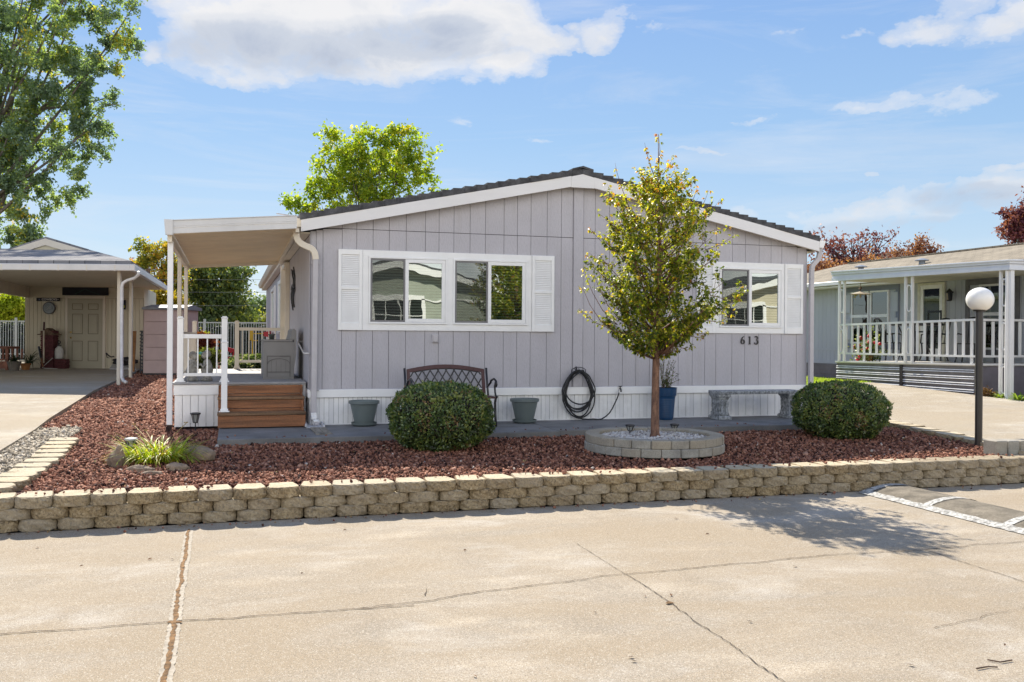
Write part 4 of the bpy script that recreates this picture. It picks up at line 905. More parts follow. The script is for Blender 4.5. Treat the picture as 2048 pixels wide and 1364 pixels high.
def man(pxs,nodes,lit=.0,dd=11.4,r0=.006,dens=3,sz=.9):
    pts=[at(x,y,d=dd) for x,y in pxs]; shoot(pts,r0,nodes,lit,.15,sz,dens)
for pxs,n_ in (([(1270,670),(1230,662),(1190,645),(1172,630),(1158,616)],12),([(1225,660),(1200,640),(1180,610),(1168,582),(1163,575)],11),([(1235,650),(1205,620),(1185,585),(1172,552),(1166,532)],13),([(1240,640),(1215,610),(1200,580),(1190,556),(1187,548)],11),
   ([(1255,520),(1225,530),(1195,520),(1178,505)],10),([(1262,500),(1230,505),(1200,480),(1180,458)],10),([(1262,470),(1235,460),(1215,440),(1195,425)],9),([(1260,420),(1245,380),(1234,345),(1230,325)],8),
   ([(1312,360),(1300,330),(1292,300),(1289,285)],12),([(1318,330),(1320,300),(1317,268)],12),([(1325,350),(1338,335),(1346,310)],9),([(1330,370),(1345,350),(1352,330)],8),([(1300,370),(1283,350),(1272,338)],7),
   ([(1370,420),(1388,395),(1395,372)],7),([(1385,430),(1408,405),(1418,380)],6),([(1400,470),(1430,460),(1455,455)],9),([(1410,500),(1440,490),(1470,470)],9),([(1420,590),(1455,600),(1480,585),(1495,572)],9),([(1400,620),(1440,630),(1470,600)],9),([(1410,640),(1440,645),(1470,622)],8),
   ([(1290,690),(1265,698),(1250,690)],6),([(1350,690),(1375,700),(1385,690)],8),([(1360,670),(1400,675),(1415,660)],8)):
    man(pxs,n_,.15)
brm.obj('limbs',M_tbark,yt,smooth=True)
LTa=np.array(LT); n=len(LP); r=np.random.default_rng(3)
leafmesh('foliage',np.array([tuple(p) for p in LP]),np.array([tuple(p) for p in LA]),np.array([tuple(p) for p in LN]),r.uniform(.04,.062,n)*LTa[:,1],r.uniform(.02,.030,n)*LTa[:,1],np.clip(LTa[:,0],0,1),M_treeleaf,yt)
print('young tree leaves',n)
# ------------------------------------------------------------------ daylily and rocks
lc=at(315,918,z=.34); lc.z=gh(lc.y)-.02
M_blade=tintmat('daylily_blade',[(0,(.08,.15,.02)),(.5,(.34,.46,.04)),(.85,(.60,.58,.07)),(.93,(.42,.33,.10)),(1,(.40,.24,.10))],.5,.35,0,40,.4,(1.5,1.6,.5))
t=thing('daylily_clump','yellow-green clump of arching daylily leaves ringed by small rocks','daylily',lc)
V=[];F=[];T=[]; rl=random.Random(4)
def blade(p,az_,Ln,el0,bend,w,tint,seg=7):
    d=Vector((math.cos(az_)*math.cos(el0),math.sin(az_)*math.cos(el0),math.sin(el0))); side=Vector((-math.sin(az_),math.cos(az_),0)); e=el0; b0=len(V); q=Vector(p)
    for k in range(seg+1):
        ww=w*(1-(k/seg)**2.2)*.5+.0006; V.extend([tuple(q+side*ww),tuple(q-side*ww)]); T.extend([tint]*2)
        e-=bend/seg; q=q+Vector((math.cos(az_)*math.cos(e),math.sin(az_)*math.cos(e),math.sin(e)))*Ln/seg
    for k in range(seg): F.append((b0+2*k,b0+2*k+1,b0+2*k+3,b0+2*k+2))
for k in range(560):
    a_=rl.uniform(0,2*PI); rr_=.28*math.sqrt(rl.random()); blade((lc.x+rr_*math.cos(a_)*1.15,lc.y+rr_*math.sin(a_)*.7,lc.z),a_+rl.gauss(0,.6),rl.uniform(.26,.46),rl.uniform(.9,1.5),rl.uniform(.9,2.2),rl.uniform(.010,.017),min(1,max(0,rl.gauss(.66,.24))))
npmesh('leaves',np.array(V),np.array(F),M_blade,t,tint=T)
mb=MB()
for (px,py) in ((372,847),(268,850),(378,878),(292,862)):
    tp=at(px,py,d=(lc-Vector(CAM)).length*.985); mb.tube([lc+Vector((.05,0,.05)),lc.lerp(tp,.6)+Vector((0,0,.05)),tp],.004,5)
    for j in range(5): A_=2*PI*j/5; mb.poly([tp,tp+Vector((.012*math.cos(A_),.012*math.sin(A_),.02)),tp+Vector((.03*math.cos(A_+.4),.02*math.sin(A_+.4),.014))])
mb.obj('flower_stalk',pbr('faded_bloom',(.42,.30,.10),.7,.2,20),t)
M_rock=pbr('field_rock',(.36,.27,.19),.9,.3,7,col2=(.16,.12,.09),bump=.7,bs=18,fine=50)
for lab,px,py,rad,sd_,amp in (('upright pointed brown rock at the left of the daylily',236,928,(.10,.08,.13),1,.22),('flat broken brown rock before the daylily, second from the left',278,936,(.13,.07,.045),2,.2),('low pale grey rock lying lowest in front of the daylily',305,941,(.11,.055,.03),3,.2),('squat rounded brown rock under the right front of the daylily',356,934,(.115,.06,.055),4,.15),('largest tan boulder at the right of the daylily',398,918,(.17,.13,.10),5,.2)):
    p=at(px,py,z=.33); t=thing('rock',lab,'rock',(p.x,p.y,gh(p.y)-.03),0,'rocks around the daylily'); mb=MB(); mb.blob((p.x,p.y,gh(p.y)-.03+rad[2]*.55),rad,3,amp,1.3,sd_); mb.obj('stone',M_rock,t)
# ------------------------------------------------------------------ lattice bench
t=thing('garden_bench','brown garden bench with black lattice back and scrolled arms against the front wall','bench',(1.98,-.55,.42))
M_br=pbr('bench_brown',(.085,.036,.034),.5,.1,10); BL,BR=at(809,738,y=-.28).x,at(972,737,y=-.28).x; zb=.86; ztop=at(809,738,y=-.28).z; zpk=at(890,727.5,y=-.28).z; zs=.83
bk=lambda z:-.40+(z-.84)*.30  # lean of the back
def bx(x,z): return (x,bk(z),z)
top=lambda x:ztop-.01+(zpk-ztop)*math.cos((x-(BL+BR)/2)/((BR-BL)/2)*PI/2)
mb=MB(); n=14; xs_=[BL+.03+(BR-BL-.06)*k/n for k in range(n+1)]
for a,b_ in zip(xs_,xs_[1:]): mb.prism([bx(a,top(a)-.055),bx(b_,top(b_)-.055),bx(b_,top(b_)),bx(a,top(a))],(0,.03,0))
for xx in (BL+.03,BR-.075): mb.prism([bx(xx,zb+.05),bx(xx+.045,zb+.05),bx(xx+.045,top(xx)-.05),bx(xx,top(xx)-.05)],(0,.03,0))
mb.prism([bx(BL+.03,zb),bx(BR-.03,zb),bx(BR-.03,zb+.05),bx(BL+.03,zb+.05)],(0,.03,0)); mb.obj('back_frame',M_br,t,bev=.003)
mb=MB(); x0,x1,z0_=BL+.078,BR-.078,zb+.05; H_=zpk-.05-z0_; sp=.118
k=-8
while k<16:
    for s in (1,-1):
        xa=x0+sp*k; P_=[]
        for j in range(25):
            z=z0_+H_*j/24; x=xa+s*(z-z0_)*.62
            if x0<=x<=x1 and z<top(x)-.05: P_.append(Vector((x,bk(z)+.015,z)))
        if len(P_)>2: mb.bar(P_[0],P_[-1],.019,.010,up=(0,1,0))
    k+=1
mb.bar((x0,bk(z0_)+.015,z0_+.005),(x1,bk(z0_)+.015,z0_+.005),.014)
for a,b_ in zip(xs_[1:-1],xs_[2:-1]): mb.bar((a,bk(top(a))+.013,top(a)-.062),(b_,bk(top(b_))+.013,top(b_)-.062),.014)
mb.obj('lattice',M_black,t)
mb=MB()
for k in range(6): y=-.42-.082*k; mb.box(BL+.02,y-.07,zs-.01,BR-.02,y,zs+.014)
mb.obj('seat',M_br,t,bev=.004)
for xx in (BL,BR):
    mb=MB(); mb.tube([(xx,bk(ztop)+.0,ztop+.01),(xx,bk(1.0),1.0),(xx,-.41,.84),(xx,-.36,.62),(xx,-.33,.42)],.017,8); mb.obj('leg',M_black,t,smooth=True)
    mb=MB(); mb.tube([(xx,-.83,zs+.0),(xx,-.78,.75),(xx,-.80,.6),(xx,-.84,.42)],.017,8); mb.tube([(xx,-.45,.78),(xx,-.6,.70),(xx,-.77,.62)],.012,6); mb.obj('leg',M_black,t,smooth=True)
    mb=MB(); mb.tube([(xx,bk(.98)+.01,.95)]+[(xx,-.55-.0*j,1.03+.03*math.sin(j)) for j in (0,1)]+[(xx,-.72,1.09),(xx,-.83,1.06),(xx,-.86,1.01),(xx,-.83,.985)],.015,8); mb.tube([(xx,-.80,1.05),(xx,-.76,.98),(xx,-.78,.90),(xx,-.83,.84),(xx,-.875,.835),(xx,-.88,.86)],.014,8); mb.obj('arm',M_black,t,smooth=True)
# ------------------------------------------------------------------ planters
M_plant=pbr('planter_greygreen',(.135,.165,.165),.5,.06,3)
def planter(label,px,pyb,wpx,pyt):
    p=at(px,pyb,z=.42); t=thing('planter_pot',label,'planter',(p.x,p.y+.16,.417),0,'empty grey-green pots on the patio')
    tt=(p.x-CAM[0])/ray(px,pyb)[0]; rt_=wpx*tt/1850/2; h=(pyb-pyt)*tt/1850*.94; c_=(p.x,p.y+.16,.417)
    mb=MB(); mb.lathe([(rt_*.60,.035),(rt_*.68,.10),(rt_*.90,h-.045),(rt_*.93,h-.045),(rt_*1.0,h-.04),(rt_*1.0,h),(rt_*.93,h),(rt_*.88,h-.03),(rt_*.6,.06)],c_,40); mb.obj('pot',M_plant,t,smooth=False)
    mb=MB(); mb.lathe([(rt_*.62,0),(rt_*.80,.02),(rt_*.84,.05),(rt_*.80,.05),(rt_*.74,.02),(rt_*.3,.015)],c_,40); mb.obj('saucer',M_plant,t)
planter('grey-green pot and saucer on the patio left of the bench, beside the downspout',731,853,62,799); planter('grey-green pot and saucer on the patio between the bench and the coiled hose',1055.5,847,59,795)
p=at(1332,834,z=.42); p.y=-.30; p.x=at(1332,790,y=-.30).x
t=thing('tall_pot','tall glossy blue ridged pot against the skirting behind the tree trunk','pot',(p.x,p.y,.417)); mb=MB()
M_blue=pbr('blue_glaze',(.008,.05,.13),.3,.1,8,spec=.6); pr=[(.105,0),(.112,.02)]
for k in range(12): z=.03+k*.027; rr_=.113+.034*(z/.4); pr+=[(rr_,z),(rr_+.003,z+.013)]
pr+=[(.150,.37),(.160,.375),(.168,.48),(.172,.5),(.155,.5),(.150,.44),(.02,.43)]; mb.lathe(pr,(p.x,p.y,.418),36); mb.obj('pot',M_blue,t,smooth=False)
t=thing('potted_shrub','leggy small-leaved green shrub growing in the tall blue pot','shrub',(p.x,p.y,.85)); mb=MB(); rq=random.Random(9); P_=[];A_=[];N_=[]
for k in range(26):
    a_=rq.uniform(0,2*PI); tip=Vector((p.x+.05+rq.uniform(.02,.24)*math.cos(a_),p.y+rq.uniform(.0,.16)*math.sin(a_),.86+rq.uniform(.12,.5))); b0=Vector((p.x+rq.uniform(-.08,.08),p.y+rq.uniform(-.08,.08),.84)); q=arc(b0,b0.lerp(tip,.5)+Vector((0,0,.08)),tip,6); mb.tube(q,.003,4)
    for j in range(22): f=rq.uniform(.15,1)*6; i=min(5,int(f)); P_.append(tuple(q[i].lerp(q[i+1],f-i)+Vector((rq.gauss(0,.012),rq.gauss(0,.012),rq.gauss(0,.012))))); A_.append((rq.gauss(0,1),rq.gauss(0,1),rq.gauss(.1,.6))); N_.append((rq.gauss(0,.5),rq.gauss(0,.5),1))
mb.obj('stems',M_bark,t); leafmesh('foliage',P_,np.array(A_),np.array(N_),rng.uniform(.02,.035,len(P_)),rng.uniform(.012,.018,len(P_)),rng.uniform(.1,.8,len(P_)),M_boxleaf,t)
# ------------------------------------------------------------------ stone bench
M_sb=pbr('mottled_cast_stone',(.40,.42,.44),.85,.5,22,col2=(.10,.105,.11),bump=.6,bs=60)
yb=-.42; xl,xr=at(1427,785,y=yb).x,at(1591,785,y=yb).x
t=thing('stone_bench','mottled grey cast stone bench with scrolled pedestal legs on the patio','bench',((xl+xr)/2,yb,.417)); mb=MB(); n=24
zt=.865; mb.box(xl,yb-.17,zt-.052,xr,yb+.17,zt); 
for k in range(44): xx=xl+(xr-xl)*(k+.5)/44; mb.box(xx-.008,yb-.182,zt-.046,xx+.008,yb-.1705,zt-.006)
mb.obj('seat',M_sb,t,bev=.008)
for xx,w_ in ((xl+.115,.10),(xr-.115,.10)):
    mb=MB(); pr=[(1.12,0),(1.12,.05),(.95,.06),(.82,.12),(.78,.18),(.86,.25),(.80,.31),(.92,.345),(1.05,.36),(1.05,.395)]
    for (a,za),(b_,zb_) in zip(pr,pr[1:]):
        mb.prism([(xx-w_*a,yb-.155*a,.418+za),(xx+w_*a,yb-.155*a,.418+za),(xx+w_*b_,yb-.155*b_,.418+zb_),(xx-w_*b_,yb-.155*b_,.418+zb_)],(0,.31*(a+b_)/2,0)) if zb_>za+.001 else None
    for s in (-.04,.035): mb.tube([(xx+s,yb-.15,.49),(xx+s,yb-.135,.58),(xx+s,yb-.15,.72)],.02,6)
    mb.obj('leg',M_sb,t,bev=.006)
# ------------------------------------------------------------------ hose and hanger
hc=at(1157,790,y=-.08)
t=thing('hose_hanger','small black wire hose hanger fixed to the front wall','hose hanger',(hc.x,-.03,1.28)); mb=MB()
za=at(1157,735,y=-.05).z; mb.tube([(hc.x-.115,-.07,za-.085),(hc.x-.115,-.08,za-.03),(hc.x-.06,-.08,za+.0),(hc.x,-.08,za+.006),(hc.x+.06,-.08,za+.0),(hc.x+.115,-.08,za-.03),(hc.x+.115,-.07,za-.085)],.006,6)
mb.tube([(hc.x-.115,-.012,za-.10),(hc.x+.115,-.012,za-.10)],.006,6); mb.box(hc.x-.03,-.02,za-.12,hc.x-.005,-.001,za+.015)
for s in(-.07,0,.06): mb.tube([(hc.x+s,-.06,za-.09),(hc.x+s+.02,-.075,za-.05),(hc.x+s,-.08,za-.01)],.004,5)
for s in(-.1,.1): mb.tube([(hc.x+s,-.001,za-.1),(hc.x+s,-.1,za-.10)],.006,6)
mb.obj('bracket',M_black,t)
t=thing('garden_hose','coiled black garden hose hanging on the wall, its end joined to the spigot','garden hose',(hc.x,-.08,.8)); mb=MB(); P_=[]; topz=za-.075
rh=random.Random(2)
for L_ in range(7):
    rx=.235+rh.uniform(-.035,.03); bot=.50+rh.uniform(-.05,.16) if L_ else .45; cz=(topz+bot)/2; rz_=(topz-bot)/2; sh=rh.uniform(-.02,.02)
    for k in range(28):
        a_=PI/2+2*PI*k/28; w_=1-.18*max(0,math.sin(a_)); P_.append(Vector((hc.x+sh*(1-math.sin(a_))+rx*w_*math.cos(a_),-.045-.008*L_+.012*math.sin(a_*2+L_),cz+rz_*math.sin(a_)+.006*L_*(math.sin(a_)>.5))))
P_+= [Vector((hc.x-.22,-.10,.95)),Vector((hc.x-.26,-.10,.72)),Vector((hc.x-.13,-.12,.50)),Vector((hc.x+.05,-.14,.437)),Vector((hc.x+.22,-.14,.434))]
e=at(1238,784,y=-.08); 
for px,py in ((1203,838),(1219,826),(1229,808),(1235,795)): P_.append(at(px,py,y=-.10))
P_.append(Vector((e.x,-.09,e.z)))
sm=[]
for a,b_,c_,d in zip([P_[0]]+P_[:-1],P_,P_[1:]+[P_[-1]],P_[2:]+[P_[-1]]*2): sm+=[b_,(b_*9+c_*9-a-d)/16]
mb.tube(sm,.0105,7); mb.obj('hose',M_rubber,t,smooth=True); mb=MB(); mb.tube([(e.x,-.09,e.z-.01),(e.x+.005,-.088,e.z+.03)],.015,8); mb.obj('coupling',M_alu,t)
# ------------------------------------------------------------------ splash block, two boards, globe lamp, right end blocks
a,b_=at(611,857,z=.43),at(636,838,z=.43)
t=thing('splash_block','white concrete splash tray on the patio under the left downspout','splash block',(.09,-.3,.417)); mb=MB()
q=[(-.045,-.10),(.155,-.11),(.23,-.62),(-.06,-.62)]; q=[at(x,y,z=.42) for x,y in ((612,856),(648,856),(636,838.5),(611,838.5))]
mb.prism([(v.x,v.y,.4165) for v in q],(0,0,.012)); L=[Vector((v.x,v.y,.4285)) for v in q]
for u,v in ((0,3),(2,3),(1,2)): mb.bar(L[u]+Vector((0,0,.018)),L[v]+Vector((0,0,.018)),.03,.036)
mb.obj('tray',pbr('pale_concrete',(.60,.60,.62),.8,.2,20,bump=.2),t,bev=.006)
for lab,c0,c1 in (('worn wooden board lying across the patio edge, the left of two',(628,857),(641,872)),('worn wooden board lying across the patio edge, the right of two',(644,857),(657,871))):
    A,B=at(*c0,z=.425),at(*c1,z=.40); t=thing('wood_board',lab,'board',((A.x+B.x)/2,(A.y+B.y)/2,.42),0,'two short boards on the patio'); mb=MB(); mb.bar(A+Vector((0,0,.008)),B+Vector((0,0,.015)),.10,.022); mb.obj('plank',pbr('grey_plank',(.34,.30,.24),.9,.3,14,stretch=(1,.2,1),bump=.3),t,bev=.003)
lp=at(1957,888,z=.325); t=thing('globe_lamp','white globe lamp on a black post at the right end of the bed','lamp post',(lp.x,lp.y,.3)); td=(lp-Vector(CAM)).dot(Vector((sT,cT,0)))
gz=at(1959,599,d=td).z; gr=26*td/1850; mb=MB(); mb.tube([(lp.x,lp.y,.2),(lp.x,lp.y,gz-gr*.85)],.046,16); mb.lathe([(.05,0),(.075,.0),(.085,.02),(.08,.035),(.05,.035)],(lp.x,lp.y,gz-gr*.92),20); mb.obj('post',pbr('bronze_black_post',(.03,.026,.024),.35,.1,6,spec=.6),t,smooth=False)
mb=MB(); mb.lathe([(gr*math.sin(PI*k/20),-gr*.93*math.cos(PI*k/20)) for k in range(1,20)],(lp.x+.008,lp.y,gz),32)
m=bpy.data.materials.new('opal_globe'); m.use_nodes=True; b=m.node_tree.nodes['Principled BSDF']; b.inputs['Base Color'].default_value=(.82,.80,.76,1); b.inputs['Roughness'].default_value=.22; b.inputs['Subsurface Weight'].default_value=.6; b.inputs['Subsurface Radius'].default_value=(.2,.2,.18); b.inputs['Subsurface Scale'].default_value=.5
mb.obj('globe',m,t,smooth=True)
t=thing('block_edging','short row of upright grey-topped blocks at the right edge, beside the lamp post','edging',(8.7,-4,.3)); 
e0=at(1991,903,z=.33); 
for k in range(4):
    mb=MB(); x=e0.x+.02+k*.17; mb.box(x,e0.y-.02*k,.26,x+.163,e0.y+.22-.02*k,.455); mb.obj('block',M_ring,t,bev=.008)
# ------------------------------------------------------------------ fallen leaves, twigs
M_dead=pbr('dead_leaf',(.20,.10,.045),.9,.4,60)
for k,(px,py) in enumerate(((163,1132),(345,1118),(1290,1192),(1590,1133),(885,1026),(1342,1190),(75,1095),(604,1147),(1415,1068),(1500,1243),(950,1352),(1262,1314),(1268,1322),(300,1118),(1046,1018),(1352,1037),(690,1060),(1822,1330),(1190,1225),(2010,1290),(930,1100),(1215,1068))):
    p=at(px,py,z=.006); s_=random.uniform(.012,.026); a_=random.uniform(0,PI); mb=MB(); c_=Vector((p.x,p.y,.006)); u=Vector((math.cos(a_),math.sin(a_),0))*s_; v=Vector((-math.sin(a_),math.cos(a_),0))*s_*.45
    mb.poly([c_-u,c_+v+Vector((0,0,.008)),c_+u+Vector((0,0,.004)),c_-v+Vector((0,0,.002))]); o=mb.obj('fallen_leaf',M_dead); tag(o,'small curled brown leaf lying on the concrete street','leaf','fallen leaves on the street')
for lab,pp in (('thin dark twig lying on the street near the right edge',[(1975,1319),(2000,1324),(2024,1320)]),('thin pale twig lying on the street below the dark one',[(1953,1337),(1975,1333),(1995,1334)])):
    P_=[at(x,y,z=.008) for x,y in pp]; mb=MB(); mb.tube(P_,.004,5); o=mb.obj('twig',M_bark if 'dark' in lab else pbr('pale_twig',(.35,.30,.14),.8)); tag(o,lab,'twig')

M_lit=tintmat('leaf_litter',[(0,(.10,.05,.02)),(.6,(.28,.16,.07)),(1,(.45,.36,.16))],.9,.2,0,40)
r=np.random.default_rng(91); n=420; x=r.uniform(-3.3,8.,n); y=np.where(r.uniform(0,1,n)<.35,-4.67-np.abs(r.normal(0,.07,n)),r.uniform(-4.3,-1.7,n)); z=np.where(y<-4.6,.012,ghv(y)+.012); k=(x-RC.x)**2+(y-RC.y)**2>.8
P=np.stack([x,y,z],1)[k]; m_=len(P); tag(leafmesh('leaf_litter',P,r.normal(size=(m_,3))*[1,1,.25],r.normal(0,.35,(m_,3))+[0,0,1],r.uniform(.018,.04,m_),r.uniform(.012,.024,m_),r.uniform(0,1,m_),M_lit),kind='stuff')
# ================================================================== left neighbour: carport and shed wing (frame: camera-right X, depth D, z)
MC=Matrix(((cT,sT,0,CAM[0]),(-sT,cT,0,CAM[1]),(0,0,1,0),(0,0,0,1)))
def cl(px,py,d): a=(px-1024)/FL; b=(672-py)/FL; return Vector(((a*cR-b*sR)*d,d,1.7+(b*cR+a*sR)*d))
def X(px,d,py=650): return cl(px,py,d).x
def Z(py,d,px=150): return cl(px,py,d).z
def MBc(): m=MB(); m.T=MC; return m
def W3(v): return MC@Vector(v)
BD=Vector((-sT,cT,0))   # building depth direction in this frame
M_tan=pbr('tan_siding',(.60,.55,.42),.65,.05,3,bump=.15,bs=60,stretch=(1,1,.2)); M_tangap=pbr('tan_groove',(.13,.12,.09),.8); M_tantrim=pbr('tan_trim',(.66,.60,.50),.5,.05,3); M_doorg=pbr('door_taupe',(.40,.37,.28),.5,.03,3)
def shingle(name,c1,c2,rz,sc=1.):
    m,nt,b,co=newmat(name); mp=N(nt,'ShaderNodeMapping'); mp.inputs['Rotation'].default_value=(0,0,rz); nt.links.new(co,mp.inputs[0])
    br=N(nt,'ShaderNodeTexBrick'); br.offset=.5; br.inputs['Scale'].default_value=sc; br.inputs['Brick Width'].default_value=.32; br.inputs['Row Height'].default_value=.16; br.inputs['Mortar Size'].default_value=.008; br.inputs['Bias'].default_value=0
    br.inputs['Color1'].default_value=(*c1,1); br.inputs['Color2'].default_value=(*c2,1); br.inputs['Mortar'].default_value=(*[v*.3 for v in c1],1); nt.links.new(mp.outputs[0],br.inputs['Vector'])
    n=noi(nt,co,60,3); c=mixc(nt,mth(nt,'MULTIPLY',n,.5),br.outputs['Color'],mixc(nt,1.,br.outputs['Color'],(.5,.5,.5),'MULTIPLY'))
    n4=noi(nt,co,1.3,5); c=mixc(nt,ramp(nt,n4,[(.45,0.),(.75,.4)]),c,tuple(v*1.3 for v in c2))
    nt.links.new(c,b.inputs['Base Color']); b.inputs['Roughness'].default_value=.95; b.inputs['Specular IOR Level'].default_value=.2; return m
M_shl=shingle('shingle_bluegrey',(.15,.155,.175),(.27,.265,.27),TH)
DWL=26.4; zg=.685; xL,xR=X(51,DWL),X(287,DWL); z1=3.02
cp=thing('carport_house','tan board-sided carport and store room with gabled grey roof left of the home','house',tuple(W3(((xL+xR)/2,DWL,zg))))
mb=MBc(); x=xL
while x<xR-.02: mb.box(x+.003,DWL,zg,min(x+.112,xR)-.003,DWL+.02,z1-.33); x+=.112
mb.box(xL,DWL-.012,z1-.325,xR,DWL+.02,z1)
mb.box(xL-.01,DWL-.012,zg,xL+.07,DWL-.001,z1-.33)
mb.obj('wall',M_tan,cp)
mb=MBc(); mb.prism([(xL+.005,DWL+.021,zg),(xR-.005,DWL+.021,zg),(xR-.005,DWL+.021,z1),(xL+.005,DWL+.021,z1)],BD*4.2); mb.obj('wall_core',M_tangap,cp)
mb=MBc()
for k in range(24): p=Vector((xR,DWL,zg))+BD*(.0+k*.175); mb.prism([p,p+BD*.168,p+BD*.168+Vector((0,0,z1-zg)),p+Vector((0,0,z1-zg))],(.02,0,0))
mb.obj('wall',M_tan,cp)
mb=MBc(); mb.prism([(X(-160,DWL),DWL-.5,zg-.08),(xR+.1,DWL-.5,zg-.08),(xR+.1,DWL+.1,zg-.08),(X(-160,DWL),DWL+.1,zg-.08)],(0,0,.07)); mb.obj('sill_slab',M_drive,cp)
dx0,dx1=X(136.6,DWL),X(206.3,DWL); dz=Z(597,DWL)
mb=MBc(); mb.box(dx0,DWL-.03,zg+.01,dx1,DWL-.013,dz); dr=mb.obj('door',M_doorg,cp)
mb=MBc(); f=.075; mb.box(dx0-f,DWL-.045,zg,dx0-.002,DWL-.001,dz+f); mb.box(dx1+.002,DWL-.045,zg,dx1+f,DWL-.001,dz+f); mb.box(dx0-.001,DWL-.045,dz+.002,dx1+.001,DWL-.001,dz+f); mb.obj('door_frame',M_tantrim,dr)
M_dl=pbr('door_panel_line',(.23,.21,.155),.6)
for (a,b_) in ((145,166.5),(177,197.5)):
    for (u,v) in ((607,619.5),(627.5,668),(681.5,722)):
        mb=MBc(); x0,x1,za_,zb_=X(a,DWL),X(b_,DWL),Z(v,DWL),Z(u,DWL); t_=.018
        mb.box(x0,DWL-.036,za_,x1,DWL-.031,za_+t_); mb.box(x0,DWL-.036,zb_-t_,x1,DWL-.031,zb_); mb.box(x0,DWL-.036,za_+t_,x0+t_,DWL-.031,zb_-t_); mb.box(x1-t_,DWL-.036,za_+t_,x1,DWL-.031,zb_-t_); mb.obj('door_panel',M_dl,dr)
        mb=MBc(); mb.box(x0+.05,DWL-.038,za_+.05,x1-.05,DWL-.031,zb_-.05); o=mb.obj('door_panel',M_doorg,dr); bevel(o,.004)
mb=MBc()
for py in (664.5,675.5): c_=cl(141.5,py,DWL-.06); mb.blob(c_,(.03,.03,.03),1,0)
mb.obj('knob',pbr('brass',(.6,.45,.2),.25,.1,5,metal=1),dr)
# roof
G=19.0; xg=X(262,G); g0=3.0
P1=Vector((xg,G,3.12)); P2=cl(175,504,23.); P0=Vector((X(-900,G),G,3.12)); P3=Vector((X(-900,23.),23.,P2.z)); P4=cl(330,577,27.6); P4.z=3.12; P5=P2+BD*6
def slab(mb,pts,t=.07): mb.prism([Vector(p) for p in pts],(0,0,t))
mb=MBc(); slab(mb,[P0,P1,P2,P3]); slab(mb,[P1,P4,P5,P2]); 
gA,gB,gC=cl(13,504,22.7),cl(177,504,22.7),cl(92,479,22.7)
slab(mb,[gA,gC,gC+BD*9,gA+BD*9]); slab(mb,[gC,gB,gB+BD*9,gC+BD*9]); mb.obj('roof',M_shl,cp)
mb=MBc(); dn=Vector((0,0,-.14))
for a,b_ in ((gA,gC),(gC,gB)): mb.prism([a+dn,b_+dn,b_+Vector((0,0,.02)),a+Vector((0,0,.02))],(0,-.05,0))
mb.obj('rake_board',M_tantrim,cp); mb=MBc(); mb.prism([gA+Vector((.3,-.01,-.02)),gB+Vector((-.3,-.01,-.02)),gC+Vector((0,-.01,-.10))],(0,.03,0)); mb.obj('gable_wall',pbr('cream_gable',(.55,.50,.36),.6,.05,3),cp)
mb=MBc(); mb.prism([Vector((P0.x,G+.05,g0)),Vector((xg-.05,G+.05,g0)),P4-Vector((.1,.05,.12)),Vector((P0.x,P4.y,g0))],(0,0,.03)); mb.obj('soffit',M_tan,cp)
mb=MBc(); mb.box(P0.x,G-.09,g0-.02,xg,G,g0+.115); d_=P4-P1; mb.prism([Vector((xg,G-.09,g0-.02)),Vector((xg+.10,G-.06,g0-.02)),Vector((xg+.10,G-.06,g0+.115)),Vector((xg,G-.09,g0+.115))],(d_.x,d_.y,0)); mb.obj('gutter',pbr('pale_gutter',(.62,.60,.58),.4,.05,3),cp,bev=.01)
mb=MBc()
for k in range(14): x=xg-.3-k*.58; mb.box(x-.008,G-.094,g0-.03,x+.008,G-.09,g0+.10)
mb.obj('gutter_strap',M_tantrim,cp)
mb=MBc(); b0=cl(51,566,DWL); b0.z=g0-.17; mb.prism([Vector((b0.x-.0,DWL-.02,g0-.30)),Vector((b0.x+.12,DWL-.02,g0-.30)),Vector((b0.x+.12,DWL-.02,g0-.002)),Vector((b0.x,DWL-.02,g0-.002))],-BD*7.6)
mb.prism([Vector((b0.x-3,DWL-.02,g0-.06)),Vector((b0.x-.001,DWL-.02,g0-.06)),Vector((b0.x-.001,DWL-.02,g0-.002)),Vector((b0.x-3,DWL-.02,g0-.002))],-BD*7.6); mb.obj('beam',M_tan,cp)
for (px,py,d,w) in ((237.5,765,19.4,.035),(261,754,22.3,.035)):
    c_=cl(px,py,d); mb=MBc(); mb.box(c_.x-w,d-w,.6,c_.x+w,d+w,g0); mb.obj('post',M_tantrim,cp,bev=.005)
mb=MBc(); pp=[cl(277,543,18.98),cl(277,549,19),cl(270,556,19.05),cl(254,561,19.1),cl(246,566,19.1),cl(243.5,574,19.1),cl(243.5,755,19.1),cl(247,762,19.),cl(253,765,18.9)]; mb.tube(pp,.034,8); mb.obj('downspout',pbr('white_pipe',(.70,.68,.66),.4),cp,smooth=True)
